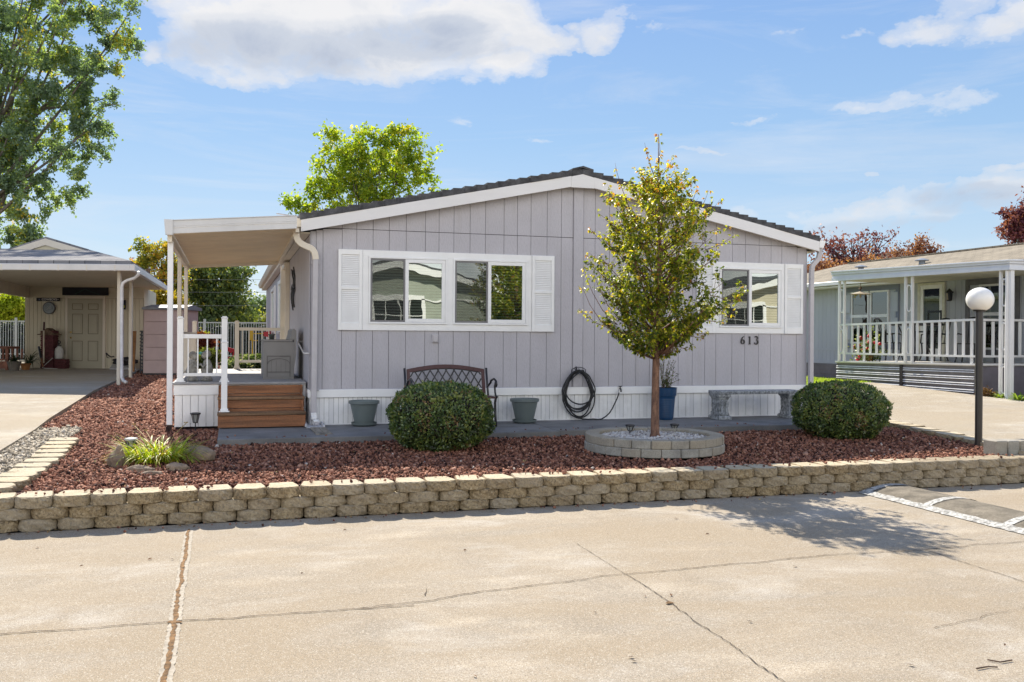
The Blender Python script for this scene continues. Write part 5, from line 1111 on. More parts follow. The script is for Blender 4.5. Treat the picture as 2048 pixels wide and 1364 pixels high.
# things on and by the carport wall
YW=DWL-.05
def wallthing(name,label,cat,px,py,d=None): d=d or YW; c_=cl(px,py,d); return thing(name,label,cat,tuple(W3(c_))),c_
t,c_=wallthing('banner','wide black banner with faint green mountain outline above the store room door','banner',171,577); mb=MBc(); a,b_=cl(125,562,YW),cl(217,591,YW); mb.box(a.x,DWL-.06,b_.z,b_.x,DWL-.048,a.z); M_bn=pbr('banner_black',(.012,.013,.02),.7,.2,20); mb.obj('cloth',M_bn,t)
mb=MBc()
pts=[(150,588),(160,583),(168,579),(171,578),(176,581),(186,585),(198,589)]
for u,v in zip(pts,pts[1:]): mb.bar(cl(*u,DWL-.064),cl(*v,DWL-.064),.006,.012)
mb.obj('mountain_outline',pbr('faded_green',(.02,.07,.055),.7),t)
FONT=None
def text(s,size,loc,ex=.004,rot=None,mat=None,name='lettering',parent=None,sx=1.,frame=MC):
    cu=bpy.data.curves.new('t','FONT'); cu.body=s; cu.size=size; cu.extrude=ex; cu.align_x='CENTER'; cu.align_y='CENTER'; cu.offset=size*.018; ob=bpy.data.objects.new('t',cu); COL.objects.link(ob); bpy.context.view_layer.update()
    me=bpy.data.meshes.new_from_object(ob.evaluated_get(bpy.context.evaluated_depsgraph_get())); bpy.data.objects.remove(ob)
    M=(frame@Matrix.Translation(loc)@Matrix.Rotation(PI/2,4,'X')@Matrix.Diagonal((sx,1,1,1))); me.transform(M); return link(name,me,mat,parent)
M_lett=pbr('white_lettering',(.75,.75,.75),.5)
t,c_=wallthing('name_sign','small black sign with a star and white capital letters above the round clock','sign',96,599); a,b_=cl(73,595.5,YW),cl(120,602.5,YW); mb=MBc(); mb.box(a.x,DWL-.055,b_.z,b_.x,DWL-.048,a.z); mb.obj('board',M_bn,t)
cc=cl(98.5,599,DWL-.058); text('COWBOYS',.082,cc,.002,mat=M_lett,parent=t,sx=1.05); cc=cl(115.5,599,DWL-.058); text('WAY',.028,cc,.002,mat=M_lett,parent=t)
mb=MBc(); cc=cl(79,599,DWL-.057); P_=[cc+Vector((.03*(1 if k%2==0 else .42)*math.sin(2*PI*k/10),0,.03*(1 if k%2==0 else .42)*math.cos(2*PI*k/10))) for k in range(10)]; mb.prism(P_[::-1],(0,-.003,0)); mb.obj('star',pbr('steel_blue',(.12,.16,.26),.5),t)
t,c_=wallthing('wall_clock','round dark clock hanging on the tan wall under the small black sign','clock',97.5,616); r_=12.5*YW/1850; mb=MBc(); Tm=mb.T; c2=cl(97.5,616,DWL-.05)
def disc(mb,c_,r0,dep,n=28): 
    P_=[Vector((c_.x+r0*math.cos(2*PI*k/n),c_.y,c_.z+r0*math.sin(2*PI*k/n))) for k in range(n)]; mb.prism(P_,(0,dep,0))
disc(mb,c2,r_,.045); mb.obj('rim',M_black,t); mb=MBc(); disc(mb,c2+Vector((0,-.004,0)),r_*.86,.003); mb.obj('dial',pbr('clock_dial',(.06,.08,.09),.3,.5,8,col2=(.20,.23,.24)),t)
mb=MBc(); q=c2+Vector((0,-.006,0)); mb.bar(q+Vector((-.05,0,-.04)),q+Vector((.055,0,.06)),.01,.004); mb.bar(q,q+Vector((.09,0,.0)),.008,.004); mb.obj('hands',M_lett,t)
t,c_=wallthing('door_plaque','small black plaque with yellow ring on the tan wall behind the carport post','plaque',247,610); a,b_=cl(241,600,YW),cl(251.5,619,YW); mb=MBc(); mb.box(a.x,DWL-.055,b_.z,b_.x,DWL-.048,a.z); mb.obj('board',M_bn,t)
mb=MBc(); q=cl(246,613,DWL-.06)
P_=[q+Vector((.032*math.cos(A),0,.045*math.sin(A))) for A in [2*PI*k/14 for k in range(14)]]; mb.tube(P_,.012,5,closed=True); mb.obj('ring',pbr('plaque_yellow',(.55,.55,.05),.5),t)
M_brick=pbr('dark_red_brick',(.13,.035,.04),.8,.3,20)
t=thing('brick_birdhouse','tall red brick-slatted tower with small pitched roof against the tan wall','garden ornament',tuple(W3(cl(95,738,DWL-.4)))); D=DWL-.45
mb=MBc(); a,b_=X(81,D),X(107,D)
for k in range(17): z=zg+.02+k*.062; mb.box(a+.01*(k%2),D,z,b_-.01*(k%2),D+.3,z+.052)
mb.box(a+.02,D+.02,zg,b_-.02,D+.28,zg+1.07); mb.obj('tower',M_brick,t)
mb=MBc(); za_=Z(669,D); mb.box(X(76,D),D-.05,za_-.02,X(111,D),D+.35,za_+.01); pk=cl(93,656,D); mb.prism([Vector((X(80,D),D-.02,za_+.012)),Vector((X(109,D),D-.02,za_+.012)),pk],(0,.35,0)); mb.obj('roof',M_bark,t)
t=thing('brick_stack','low stack of dark red bricks beside the tan door','brick stack',tuple(W3(cl(118,739,DWL-.4)))); 
mb=MBc(); a,b_=X(108,D),X(130,D)
for k in range(5): z=zg+k*.055; mb.box(a+.012*(k%2),D+.02,z,b_-.012*((k+1)%2),D+.3,z+.05)
mb.obj('bricks',M_brick,t)
t=thing('sprayer_jug','white plastic pump sprayer with black handle on the red brick stack','sprayer',tuple(W3(cl(118,720,D)))); c_=cl(118,720,D+.12); c_.z=zg+.28; mb=MBc(); mb.lathe([(.09,0),(.11,.03),(.115,.2),(.10,.29),(.05,.34),(.04,.36)],c_,18); mb.obj('tank',pbr('milky_plastic',(.55,.55,.52),.5),t,smooth=True); mb=MBc(); mb.lathe([(.06,.36),(.06,.39)],c_,12); mb.tube([c_+Vector((.035*math.cos(2*PI*k/12),0,.47+.04*math.sin(2*PI*k/12))) for k in range(12)],.014,6,closed=True); mb.tube([c_+Vector((0,0,.38)),c_+Vector((0,0,.44))],.015,6); mb.obj('pump_handle',M_black,t)
mb=MBc(); mb.tube([c_+Vector((-.1,-.15,.03)),c_+Vector((-.28,-.2,-.15)),c_+Vector((-.36,-.22,-.24)),c_+Vector((-.25,-.25,-.26)),c_+Vector((.1,-.3,-.265))],.012,6); mb.obj('tube',pbr('milky_plastic',(.5,.5,.5)),t)
t=thing('broom','upright pale-handled broom with dark red grip leaning on the brick tower','broom',tuple(W3(cl(88,727,D-.1)))); mb=MBc(); mb.tube([cl(87.5,726,D-.2),cl(87.5,661,D-.12)],.022,8); mb.obj('handle',pbr('pale_wood',(.55,.48,.38),.6),t); mb=MBc(); mb.tube([cl(87.5,661,D-.12),cl(88.3,644,D-.1)],.026,8); mb.obj('grip',pbr('dark_red_grip',(.06,.01,.015),.5),t)
t=thing('yard_tool','short dark tool with wooden shaft leaning left of the brick tower','tool',tuple(W3(cl(83,732,D-.1)))); mb=MBc(); mb.tube([cl(86,733,D-.25),cl(82,716,D-.1)],.02,6); mb.obj('shaft',pbr('tool_wood',(.30,.14,.06),.6),t); mb=MBc(); mb.tube([cl(82,716,D-.1),cl(77.5,693,D+.0)],.028,6); mb.obj('blade',M_black,t)
# potted plants, red wooden bench
M_dkleaf=tintmat('dark_strap_leaf',[(0,(.01,.025,.015)),(.6,(.03,.06,.03)),(1,(.10,.13,.06))],.4,.5,0,40,.2)
def strap(name,label,c_,n,L_,seed,parent=None):
    global V,F,T; V=[];F=[];T=[]; r_=random.Random(seed); t=thing(name,label,'plant',tuple(c_))
    for k in range(n): blade(tuple(c_+Vector((r_.uniform(-.06,.06),r_.uniform(-.06,.06),0))),r_.uniform(0,2*PI),r_.uniform(.6,1)*L_,r_.uniform(.6,1.4),r_.uniform(1.,2.2),.03,r_.random(),6)
    npmesh('leaves',np.array(V),np.array(F),M_dkleaf,t,tint=T); return t
D2=24.6
c_=W3(cl(28,745,D2)); c_.z=zg-.02; t=thing('clay_pot','dull grey-brown clay pot beside the red bench','pot',tuple(c_)); mb=MB(); mb.lathe([(.11,0),(.16,.2),(.175,.21),(.18,.27),(.15,.27),(.14,.2)],c_,20); mb.obj('pot',pbr('dull_clay',(.16,.14,.12),.9),t); strap('strap_plant','dark strap-leaved plant in the dull grey-brown pot',c_+Vector((0,0,.27)),40,.5,5)
c_=W3(cl(51,742,D2+.6)); c_.z=zg-.02; t=thing('clay_pot','small orange terracotta pot against the left end of the tan wall','pot',tuple(c_)); mb=MB(); mb.lathe([(.09,0),(.12,.15),(.14,.155),(.14,.2),(.12,.2),(.11,.15)],c_,20); mb.obj('pot',pbr('terracotta',(.42,.19,.07),.85),t); strap('strap_plant','dark arching plant spilling right from the terracotta pot',c_+Vector((.1,0,.2)),46,.75,6)
M_redw=pbr('red_stained_wood',(.26,.10,.06),.6,.2,6); t=thing('wooden_bench','red-brown wooden garden bench at the left edge under the carport','bench',tuple(W3(cl(5,738,25.0)))); D3=25.0
xa,xb=X(-60,D3),X(20,D3); zz_=lambda py:Z(py,D3)
mb=MBc(); mb.box(xa,D3-.1,zz_(722),xb,D3+.5,zz_(719)); mb.box(xa,D3-.11,zz_(738),xb,D3-.08,zz_(723)); mb.obj('seat',M_redw,t,bev=.006)
mb=MBc(); mb.box(xa,D3+.45,zz_(699),xb,D3+.5,zz_(694)); 
for k in range(9): x=xa+.1+k*.13; mb.box(x,D3+.45,zz_(719),x+.05,D3+.48,zz_(699))
mb.obj('backrest',M_redw,t)
for xx in (xb-.07,xa): mb=MBc(); mb.box(xx,D3-.1,zg,xx+.07,D3-.03,zz_(698)); mb.box(xx,D3-.12,zz_(698),xx+.07,D3+.5,zz_(694.5)); mb.obj('arm',M_redw,t)
t=thing('black_bag','lumpy black bag with a looped strap on a pale tray by the carport posts','bag',tuple(W3(cl(250,728,DWL-.5)))); D4=DWL-.5; c_=cl(250,727,D4); mb=MBc(); mb.blob(c_+Vector((0,0,.06)),(.33,.15,.12),3,.25,2.5,6); mb.tube([cl(228,713,D4),cl(222,714,D4),cl(216,710,D4),cl(212,706,D4)],.02,6); mb.tube([cl(212,706,D4),cl(214,715,D4),cl(219,716,D4)],.01,5); mb.obj('bag',M_black,t)
t=thing('boot_tray','pale sloping tray under the black bag by the carport posts','tray',tuple(W3(cl(246,737,DWL-.5)))); mb=MBc(); mb.prism([cl(219,739,D4-.2),cl(272,739,D4-.2),cl(267,730,D4+.1),cl(225,730,D4+.1)],(0,0,.03)); mb.obj('tray',pbr('pale_tray',(.5,.5,.5),.5),t)
t=thing('cedar_board','orange cedar board standing on end behind the second carport post','board',tuple(W3(cl(268,745,24.5)))); mb=MBc(); mb.prism([cl(264,748,24.6),cl(268,748,24.6),cl(272,662,24.9),cl(264.5,662,24.9)],(0,.04,0)); mb.obj('board',pbr('orange_cedar',(.40,.19,.07),.7,.2,8),t)
t=thing('folded_lattice','black folded metal rack standing between the tan wall and the pink shed','rack',tuple(W3(cl(283,748,24.2)))); mb=MBc()
for k in range(12): mb.bar(cl(280,662+7*k,24.3),cl(286,665+7*k,24.3),.03,.03)
mb.bar(cl(280.5,748,24.3),cl(283,661,24.3),.03); mb.bar(cl(286,748,24.3),cl(286.5,661,24.3),.03); mb.obj('rack',M_black,t)
# pink storage shed
DS=23.7; t=thing('storage_shed','small dusty pink panelled storage shed with dark lid behind the porch posts','shed',tuple(W3(cl(325,748,DS)))); M_pink=pbr('dusty_pink',(.52,.385,.365),.55,.05,4); a,b_=X(289,DS),X(366,DS); zs_=[Z(p_,DS,320) for p_ in (747,720.5,695,669,643.5,619)]
mb=MBc()
for u,v in zip(zs_,zs_[1:]): mb.box(a,DS,u+.006,b_,DS+.03,v-.004)
mb.box(a-.04,DS+.032,zs_[0],b_-.02,DS+1.2,zs_[-1]-.002); mb.obj('wall',M_pink,t,bev=.004)
mb=MBc(); zt_=zs_[-1]; mb.prism([(a-.05,DS-.06,zt_),(a-.05,DS+1.3,zt_),(a-.05,DS+1.3,zt_+.07),(a-.05,DS+.6,zt_+.14),(a-.05,DS-.06,zt_+.05)],(b_-a+.1,0,0)); mb.obj('lid',pbr('dark_lid',(.20,.21,.23),.35,.1,4),t)
mb=MBc(); mb.box(a-.03,DS-.02,zg-.1,b_+.02,DS+1.2,zs_[0]-.002); mb.obj('base',M_black,t)
# ------------------------------------------------------------------ picket fence and hedge behind the lots
DFn=38.; xa,xb=X(-60,DFn),X(640,DFn); zt_=Z(642,DFn)
mbh=MBc(); mbh.box(xa,40.3,.5,xb,40.9,2.02)
t=thing('picket_fence','long pale metal picket fence behind the carport and the deck','fence',tuple(W3((X(300,DFn),DFn,.72)))); M_fen=pbr('pale_fence',(.40,.41,.40),.5,.05,4)
mb=MBc(); x=xa
while x<xb: mb.box(x,DFn,.66,x+.020,DFn+.02,zt_-.03); x+=.104
mb.obj('pickets',M_fen,t); mb=MBc(); mb.box(xa,DFn-.02,zt_-.05,xb,DFn+.03,zt_); mb.box(xa,DFn-.02,.80,xb,DFn-.001,.84); mb.obj('rail',M_fen,t)
for px in (33,-110,190,410,560): mb=MBc(); x=X(px,DFn); mb.box(x-.045,DFn-.07,.6,x+.045,DFn-.021,zt_+.12); mb.obj('post',M_fen,t)
M_dh=tintmat('dark_hedge_leaf',[(0,(.006,.014,.010)),(.7,(.02,.04,.02)),(1,(.10,.14,.04))],.6,.3,0,20,.15)
t=thing('hedge','dense dark hedge behind the pale picket fence','hedge',tuple(W3((X(300,40.),40.,.7)))); n=26000; r=np.random.default_rng(31); Xc=r.uniform(xa,xb,n); Dc=40.3+r.normal(0,.25,n); zc=.7+r.uniform(0,1.42,n)+.08*np.sin(Xc*2)
Pc=np.stack([CAM[0]+Xc*cT+Dc*sT,CAM[1]-Xc*sT+Dc*cT,zc],1); leafmesh('foliage',Pc,r.normal(size=(n,3)),r.normal(size=(n,3)),.11,.07,np.clip(r.normal(.4,.25,n),0,1),M_dh,t); mbh.obj('branches',M_core,t)
# ================================================================== trees of the background
def bgtree(name,label,base,d,lobes,nleaf,ls,mat,seed,cat='tree',clump=.33,ncl=None,limbs=26,bark=M_barkgrey,tb=.45,tsp=.22,group=None,r0=.2,leaftrunk=None,squash=.7):
    """lobes: (px,py,half width px,half height px, weight); base: (px,py) of the foot"""
    r=np.random.default_rng(seed); rr=random.Random(seed); foot=W3(cl(base[0],base[1],d)); foot.z=min(foot.z,gh(foot.y)); t=thing(name,label,cat,tuple(foot),0,group)
    C=[];K=[]; wsum=sum(l[4]*l[2]*l[3] for l in lobes)
    for (px,py,hw,hh,w) in lobes:
        c_=W3(cl(px,py,d)); a,b_=hw*d/1850,hh*d/1850; k=max(3,int((ncl or 90)*w*hw*hh/wsum))
        q=unit(r.normal(size=(k,3)))*(r.uniform(0,1,k)[:,None]**.40); C.append(np.array(c_)+q*np.array([a,a*squash,b_])); K+= [w]*k
    C=np.concatenate(C); nc=len(C); cs=clump*r.uniform(.5,1.3,nc)*d/40
    # clump offsets: leaves sit along little twigs inside every clump
    ix=r.integers(0,nc,nleaf); tw=r.integers(0,7,nleaf); td=unit(np.random.default_rng(seed+1).normal(size=(nc,7,3))+np.array([0,0,.25])); off=td[ix,tw]*(r.uniform(.05,1.35,nleaf)*cs[ix])[:,None]+r.normal(0,.16,(nleaf,3))*cs[ix][:,None]
    P=C[ix]+off; P[:,2]=np.maximum(P[:,2],foot.z+.05)
    ct=r.normal(0,.16,nc); tint=np.clip(tb+ct[ix]+r.normal(0,tsp*.7,nleaf),0,1)
    leafmesh('crown',P,r.normal(size=(nleaf,3))+np.array([0,0,-.4]),r.normal(size=(nleaf,3))+np.array([0,0,.6]),r.uniform(.7,1.3,nleaf)*ls,r.uniform(.6,1.1,nleaf)*ls*.75,tint,mat,t)
    mb=MB(); top=Vector(C[:,:].mean(0)); top.z=np.quantile(C[:,2],.8); tr_=arc(foot,foot.lerp(top,.5)+Vector((rr.uniform(-.2,.2),0,0)),top,8); mb.tube(tr_,[r0*(1-.75*k/8) for k in range(9)],10)
    for k in range(limbs):
        q=Vector(C[rr.randrange(nc)]); f=rr.uniform(.25,.95)*8; i=min(7,int(f)); s_=tr_[i].lerp(tr_[i+1],f-i)
        if s_.z>q.z: s_=tr_[2].lerp(tr_[3],.5)
        m_=s_.lerp(q,.55)-Vector((0,0,.08*(q-s_).length)); mb.tube(arc(s_,m_,q,6),[r0*.32*(1-.8*j/6) for j in range(7)],6)
        for _ in range(2):
            q2=q+Vector((rr.gauss(0,1),rr.gauss(0,1),rr.gauss(.3,.8)))*clump*d/40*.5; mb.tube([q.lerp(m_,.3),q,q2],[r0*.1,r0*.07,r0*.03],5)
    mb.obj('trunk',bark,t,smooth=True); return t
def lm(name,stops,tr=.35): return tintmat(name,stops,.55,.3,0,12,tr,(1.5,1.6,.5))
L_pop=lm('poplar_leaf',[(0,(.11,.16,.12)),(.5,(.25,.35,.24)),(.74,(.38,.46,.16)),(.88,(.58,.58,.10)),(1,(.78,.52,.06))],.48)
bgtree('poplar_tree','huge grey-green poplar with yellow sprigs towering over the carport at the left edge','x' and (-60,740),33.,[(60,70,190,120,1.2),(130,185,105,90,1.1),(40,250,150,120,1.2),(20,370,105,95,1.1),(50,440,60,45,.7),(-140,200,190,330,1.),(235,40,50,40,.8),(245,100,34,28,.8),(205,165,55,32,.8),(185,262,38,34,.5),(160,300,48,34,.5),(150,352,40,34,.7),(90,-60,210,90,1.),(120,400,26,16,.3),(10,480,42,20,.7),(75,468,34,12,.3)],115000,.115,L_pop,41,clump=.46,ncl=430,limbs=50,tb=.5,r0=.22)
L_mp=lm('yellow_green_leaf',[(0,(.12,.18,.03)),(.45,(.30,.40,.04)),(.8,(.52,.54,.06)),(1,(.70,.52,.06))],.52)
bgtree('maple_tree','round yellow-green maple rising behind the roof of the home','x' and (745,700),46.,[(740,345,110,75,1.2),(690,300,40,40,.6),(800,300,55,45,.9),(745,285,50,22,.4),(730,270,16,12,.25),(795,268,20,14,.3),(845,350,32,50,.6),(650,380,45,45,.7),(625,410,22,26,.35),(740,420,120,50,1.),(576,412,10,10,.12),(598,414,8,8,.1),(870,390,14,30,.3),(665,272,10,14,.12)],15500,.185,L_mp,42,clump=.42,ncl=190,limbs=40,tb=.5,r0=.25)
L_aut=lm('autumn_leaf',[(0,(.10,.14,.04)),(.35,(.26,.28,.05)),(.65,(.56,.44,.07)),(.9,(.65,.38,.06)),(1,(.60,.22,.05))],.5)
bgtree('autumn_tree','thin gold and orange autumn tree right of the carport roof','x' and (320,720),50.,[(310,540,40,48,1.),(330,600,40,40,1.),(285,505,18,20,.4),(340,500,20,22,.4),(290,530,22,26,.5),(355,560,30,50,.8),(275,545,14,14,.25)],9000,.17,L_aut,43,clump=.4,ncl=70,limbs=30,tb=.55,tsp=.3,r0=.14)
L_grn=lm('olive_green_leaf',[(0,(.07,.11,.05)),(.5,(.18,.24,.10)),(.8,(.42,.45,.09)),(1,(.65,.55,.09))],.35)
bgtree('broad_tree','large olive-green tree with gold tips seen beneath the porch cover','x' and (440,720),52.,[(430,560,50,40,1.),(440,600,55,45,1.1),(400,600,30,50,.7),(395,540,22,30,.5),(470,580,20,22,.4),(478,545,14,14,.2),(440,640,60,25,.9),(500,632,28,12,.3),(385,640,40,30,.6),(460,530,24,14,.5)],13500,.2,L_grn,44,clump=.5,ncl=120,limbs=30,tb=.42,tsp=.28,r0=.2)
L_far=lm('pale_far_leaf',[(0,(.09,.15,.08)),(.6,(.20,.28,.14)),(1,(.38,.40,.18))],.3)
bgtree('distant_tree','pale green distant tree against the sky left of the home\'s side wall','x' and (525,700),110.,[(522,618,28,20,1.),(540,630,26,24,1.),(500,640,34,16,.8)],7000,.34,L_far,45,clump=.4,ncl=60,limbs=8,tb=.5,r0=.3)
bgtree('yellow_shrub','soft yellow-green shrub above the far fence below the pale distant tree','x' and (500,700),60.,[(480,645,30,14,1.),(515,648,34,13,1.)],4000,.2,lm('soft_yellow_leaf',[(0,(.14,.17,.04)),(1,(.42,.38,.08))]),46,cat='shrub',clump=.3,ncl=40,limbs=8,r0=.08)
bgtree('golden_shrub','bright gold shrub standing above the pink shed','x' and (330,700),42.,[(318,598,30,14,1.),(300,606,16,12,.6),(345,606,18,12,.6)],4500,.15,lm('gold_leaf',[(0,(.20,.17,.02)),(.5,(.46,.36,.03)),(1,(.55,.30,.03))]),47,cat='shrub',clump=.3,ncl=45,limbs=10,r0=.08)
bgtree('lime_shrub','bright lime-yellow shrub behind the fence at the left edge','x' and (20,720),45.,[(20,622,34,22,1.2),(5,610,26,18,.8),(-40,620,50,30,1.),(48,612,14,22,.5),(34,592,16,10,.4)],9000,.15,lm('lime_leaf',[(0,(.22,.30,.02)),(.5,(.42,.48,.03)),(1,(.62,.50,.06))]),48,cat='shrub',clump=.33,ncl=80,limbs=10,r0=.08)
t=thing('far_house','pale grey house with tan roof far behind the lime shrub at the left edge','house',tuple(W3(cl(10,640,80.)))); mb=MBc(); a=cl(-80,640,80.); b_=cl(24,560,80.); mb.box(a.x,80,.7,b_.x,90,Z(575,80)); mb.obj('wall',pbr('far_grey',(.36,.38,.42),.7),t); mb=MBc(); mb.prism([cl(-90,577,79.5),cl(60,600,79.5),cl(48,566,79.5),cl(-90,540,79.5)],(0,10,0)); mb.obj('roof',pbr('far_tan',(.45,.37,.30),.8),t)
t=thing('power_line','three thin pale wires crossing the trees beneath the porch cover','wires',tuple(W3(cl(450,585,47.)))); mb=MBc()
for py in (559,584,611):
    P_=[]
    for k in range(13): q=cl(300+25*k,py-.012*(6-abs(k-6))*-8,47.); P_.append(q)
    mb.tube(P_,.008,5); mb.obj('wire',pbr('pale_wire',(.28,.27,.25),.5),t); mb=MBc()
for px in (296,604): t=thing('utility_pole','weathered utility pole carrying the thin wires '+('behind the pink storage shed' if px<400 else 'behind the side wall of the grey home'),'utility pole',tuple(W3(cl(px,700,47.)))); mb=MBc(); q=cl(px,700,47.); mb.tube([(q.x,47,.6),(q.x,47,5.0)],.1,8); mb.obj('pole',M_bark,t)
# plants and ornaments in the yard behind the deck
L_var=tintmat('variegated_leaf',[(0,(.015,.03,.012)),(.45,(.05,.09,.025)),(.7,(.22,.28,.09)),(1,(.62,.62,.42))],.45,.4,0,30,.3)
b_=W3(cl(508,748,21.5)); b_.z=.6; dome_bush('variegated_shrub','rounded shrub with cream-edged leaves behind the deck rail','x' and tuple(b_),.62,.5,.30,9000,77,None,L_var,.07)
b_=W3(cl(478,752,21.)); b_.z=.6; dome_bush('variegated_shrub','smaller cream-edged shrub left of the back gate post','x' and tuple(b_),.30,.3,.24,4000,78,None,L_var,.07)
bgtree('yellow_bush','upright yellow and orange bush beyond the deck railing','x' and (398,745),24.,[(398,690,12,16,1.),(392,702,12,10,.8)],1500,.09,lm('yellow_bush_leaf',[(0,(.25,.30,.03)),(1,(.6,.42,.04))]),50,cat='shrub',clump=.25,ncl=18,limbs=8,r0=.03)
bgtree('red_leaf_plant','dark red spiky-leaved plant beyond the deck railing','x' and (418,745),23.5,[(414,682,12,10,1.),(402,676,8,7,.6)],500,.16,lm('red_leaf',[(0,(.08,.02,.02)),(1,(.30,.09,.05))]),51,cat='plant',clump=.2,ncl=9,limbs=8,r0=.02)
bgtree('green_shrub','olive green shrub behind the stone figures','x' and (420,752),22.,[(420,722,20,18,1.),(405,730,16,14,.8)],2500,.08,lm('olive_leaf2',[(0,(.03,.06,.02)),(1,(.22,.24,.06))]),52,cat='shrub',clump=.3,ncl=25,limbs=8,r0=.03)
c_=W3(cl(396,742,22.6)); t=thing('glazed_pot','bright turquoise glazed pot behind the stone figures','pot',tuple(c_)); mb=MB(); z=Z(713,22.6,396); mb.lathe([(.06,0),(.11,.03),(.13,.10),(.12,.12)],(c_.x,c_.y,z),18); mb.lathe([(.05,c_.z-z),(.05,0)],(c_.x,c_.y,z),10); mb.obj('pot',pbr('turquoise',(.15,.60,.52),.3),t)
D5=24.5; t=thing('red_lawn_chair','small red folding chair behind the railing beside the variegated shrub','chair',tuple(W3(cl(455,745,D5)))); mb=MBc(); M_red=pbr('red_fabric',(.50,.03,.04),.5,.1,5)
mb.prism([cl(440,698,D5),cl(449,698,D5),cl(446,714,D5-.2),cl(438,714,D5-.2)],(0,.03,0)); mb.prism([cl(455,694,D5),cl(470,698,D5),cl(462,706,D5),cl(455,702,D5)],(0,.03,0)); mb.obj('cloth',M_red,t)
mb=MBc(); 
for a,b_ in (((438,715),(438,748)),((468,700),(460,748)),((440,715),(462,715)),((452,712),(470,745))): mb.bar(cl(*a,D5),cl(*b_,D5),.03)
mb.obj('frame',M_red,t)
t=thing('garden_whirligig','yellow pole with thin arms and a red cup behind the deck rail','garden ornament',tuple(W3(cl(505,745,D5)))); mb=MBc(); mb.bar(cl(505,748,D5),cl(505,655,D5),.035); mb.bar(cl(501,680,D5),cl(504,655,D5),.07,.03); mb.bar(cl(505,667,D5),cl(527,667,D5),.025); mb.bar(cl(502,681,D5),cl(516,681,D5),.022); mb.obj('pole',pbr('yellow_paint',(.62,.40,.03),.5),t)
mb=MBc(); q=cl(533,668,D5); mb.prism([cl(527,664,D5),cl(540,662,D5),cl(540,675,D5),cl(527,672,D5)],(0,.12,0)); mb.obj('cup',M_red,t)
# ================================================================== right neighbour
M_nb=pbr('blue_grey_siding',(.445,.465,.51),.6,.05,3,bump=.15,bs=60,stretch=(1,1,.2)); M_nbt=pbr('slate_trim',(.18,.20,.265),.55,.06,4); M_nw=pbr('neighbour_white',(.74,.74,.74),.4,.04,3)
M_shr=shingle('shingle_tan',(.235,.205,.16),(.32,.28,.215),PI/2); M_sk=pbr('metal_skirt',(.20,.185,.21),.35,.12,3,metal=.2)
XW,XP=16.4,14.1; YN0,YN1=-2.0,at(1700,531,x=20.5).y
nb=thing('mobile_home','blue-grey neighbouring home with tan shingle roof and railed porch at the right','house',(18,6,.45))
mb=MB(); y=YN0
while y<YN1: mb.box(XW,y+.003,.97,XW+.02,min(y+.2,YN1)-.003,3.2); y+=.203
mb.obj('siding',M_nb,nb); mb=MB(); mb.box(XW+.021,YN0,.45,24.6,YN1,3.22); mb.obj('wall_core',M_nb,nb)
mb=MB(); mb.box(XW-.015,YN0,.93,XW+.018,YN1,1.02); mb.box(XW-.012,7.5,1.33,XW-.001,YN1,1.39); mb.obj('trim',M_nb,nb)
mb=MB(); zr_=4.42
for s in (1,-1):
    f=lambda x:(x if s>0 else 41-x)
    mb.prism([(f(15.95),YN0-.3,3.30),(f(20.5),YN0-.3,zr_-.06),(f(20.5),YN0-.3,zr_),(f(15.95),YN0-.3,3.37)][::s],(0,YN1-YN0+.6,0))
y=YN0-.3
while y<YN1: mb.box(20.38,y,zr_-.01,20.62,y+.24,zr_+.02+.012); y+=.26
mb.obj('roof',M_shr,nb)
mb=MB(); mb.prism([(XW+.02,YN1-.01,3.2),(24.6,YN1-.01,3.2),(20.5,YN1-.01,4.3)],(0,.02,0)); mb.prism([(XW+.02,YN0,3.2),(24.6,YN0,3.2),(20.5,YN0,4.3)],(0,.02,0)); mb.obj('gable_wall',M_nb,nb)
mb=MB(); mb.box(15.88,YN0-.3,3.26,16.0,YN1+.3,3.375); mb.box(15.96,YN0-.3,3.2,XW,YN1+.3,3.25); mb.obj('gutter',M_nw,nb,bev=.01)
mb=MB(); mb.box(XW-.01,YN0,.42,XW+.01,YN1,.92)
for k in range(4): mb.box(XW-.03,YN0,.50+k*.12,XW-.011,YN1,.515+k*.12)
mb.obj('skirting',M_sk,nb)
for px,py in ((1722,531),(1844,515.5)):
    x_=18.2; c_=at(px,py,x=x_); zc=3.36+(x_-15.95)*.231
    mb=MB(); mb.lathe([(.09,zc-.05),(.09,zc+.10)],(x_,c_.y,0),12); mb.lathe([(.02,zc+.15),(.2,zc+.10),(.2,zc+.12),(.05,zc+.17)],(x_,c_.y,0),14); mb.obj('roof_vent',pbr('vent_grey',(.25,.28,.33),.4),nb)
def ny(px,x=XW,py=640): return at(px,py,x=x).y
def nz(px,py,x=XW): return at(px,py,x=x).z
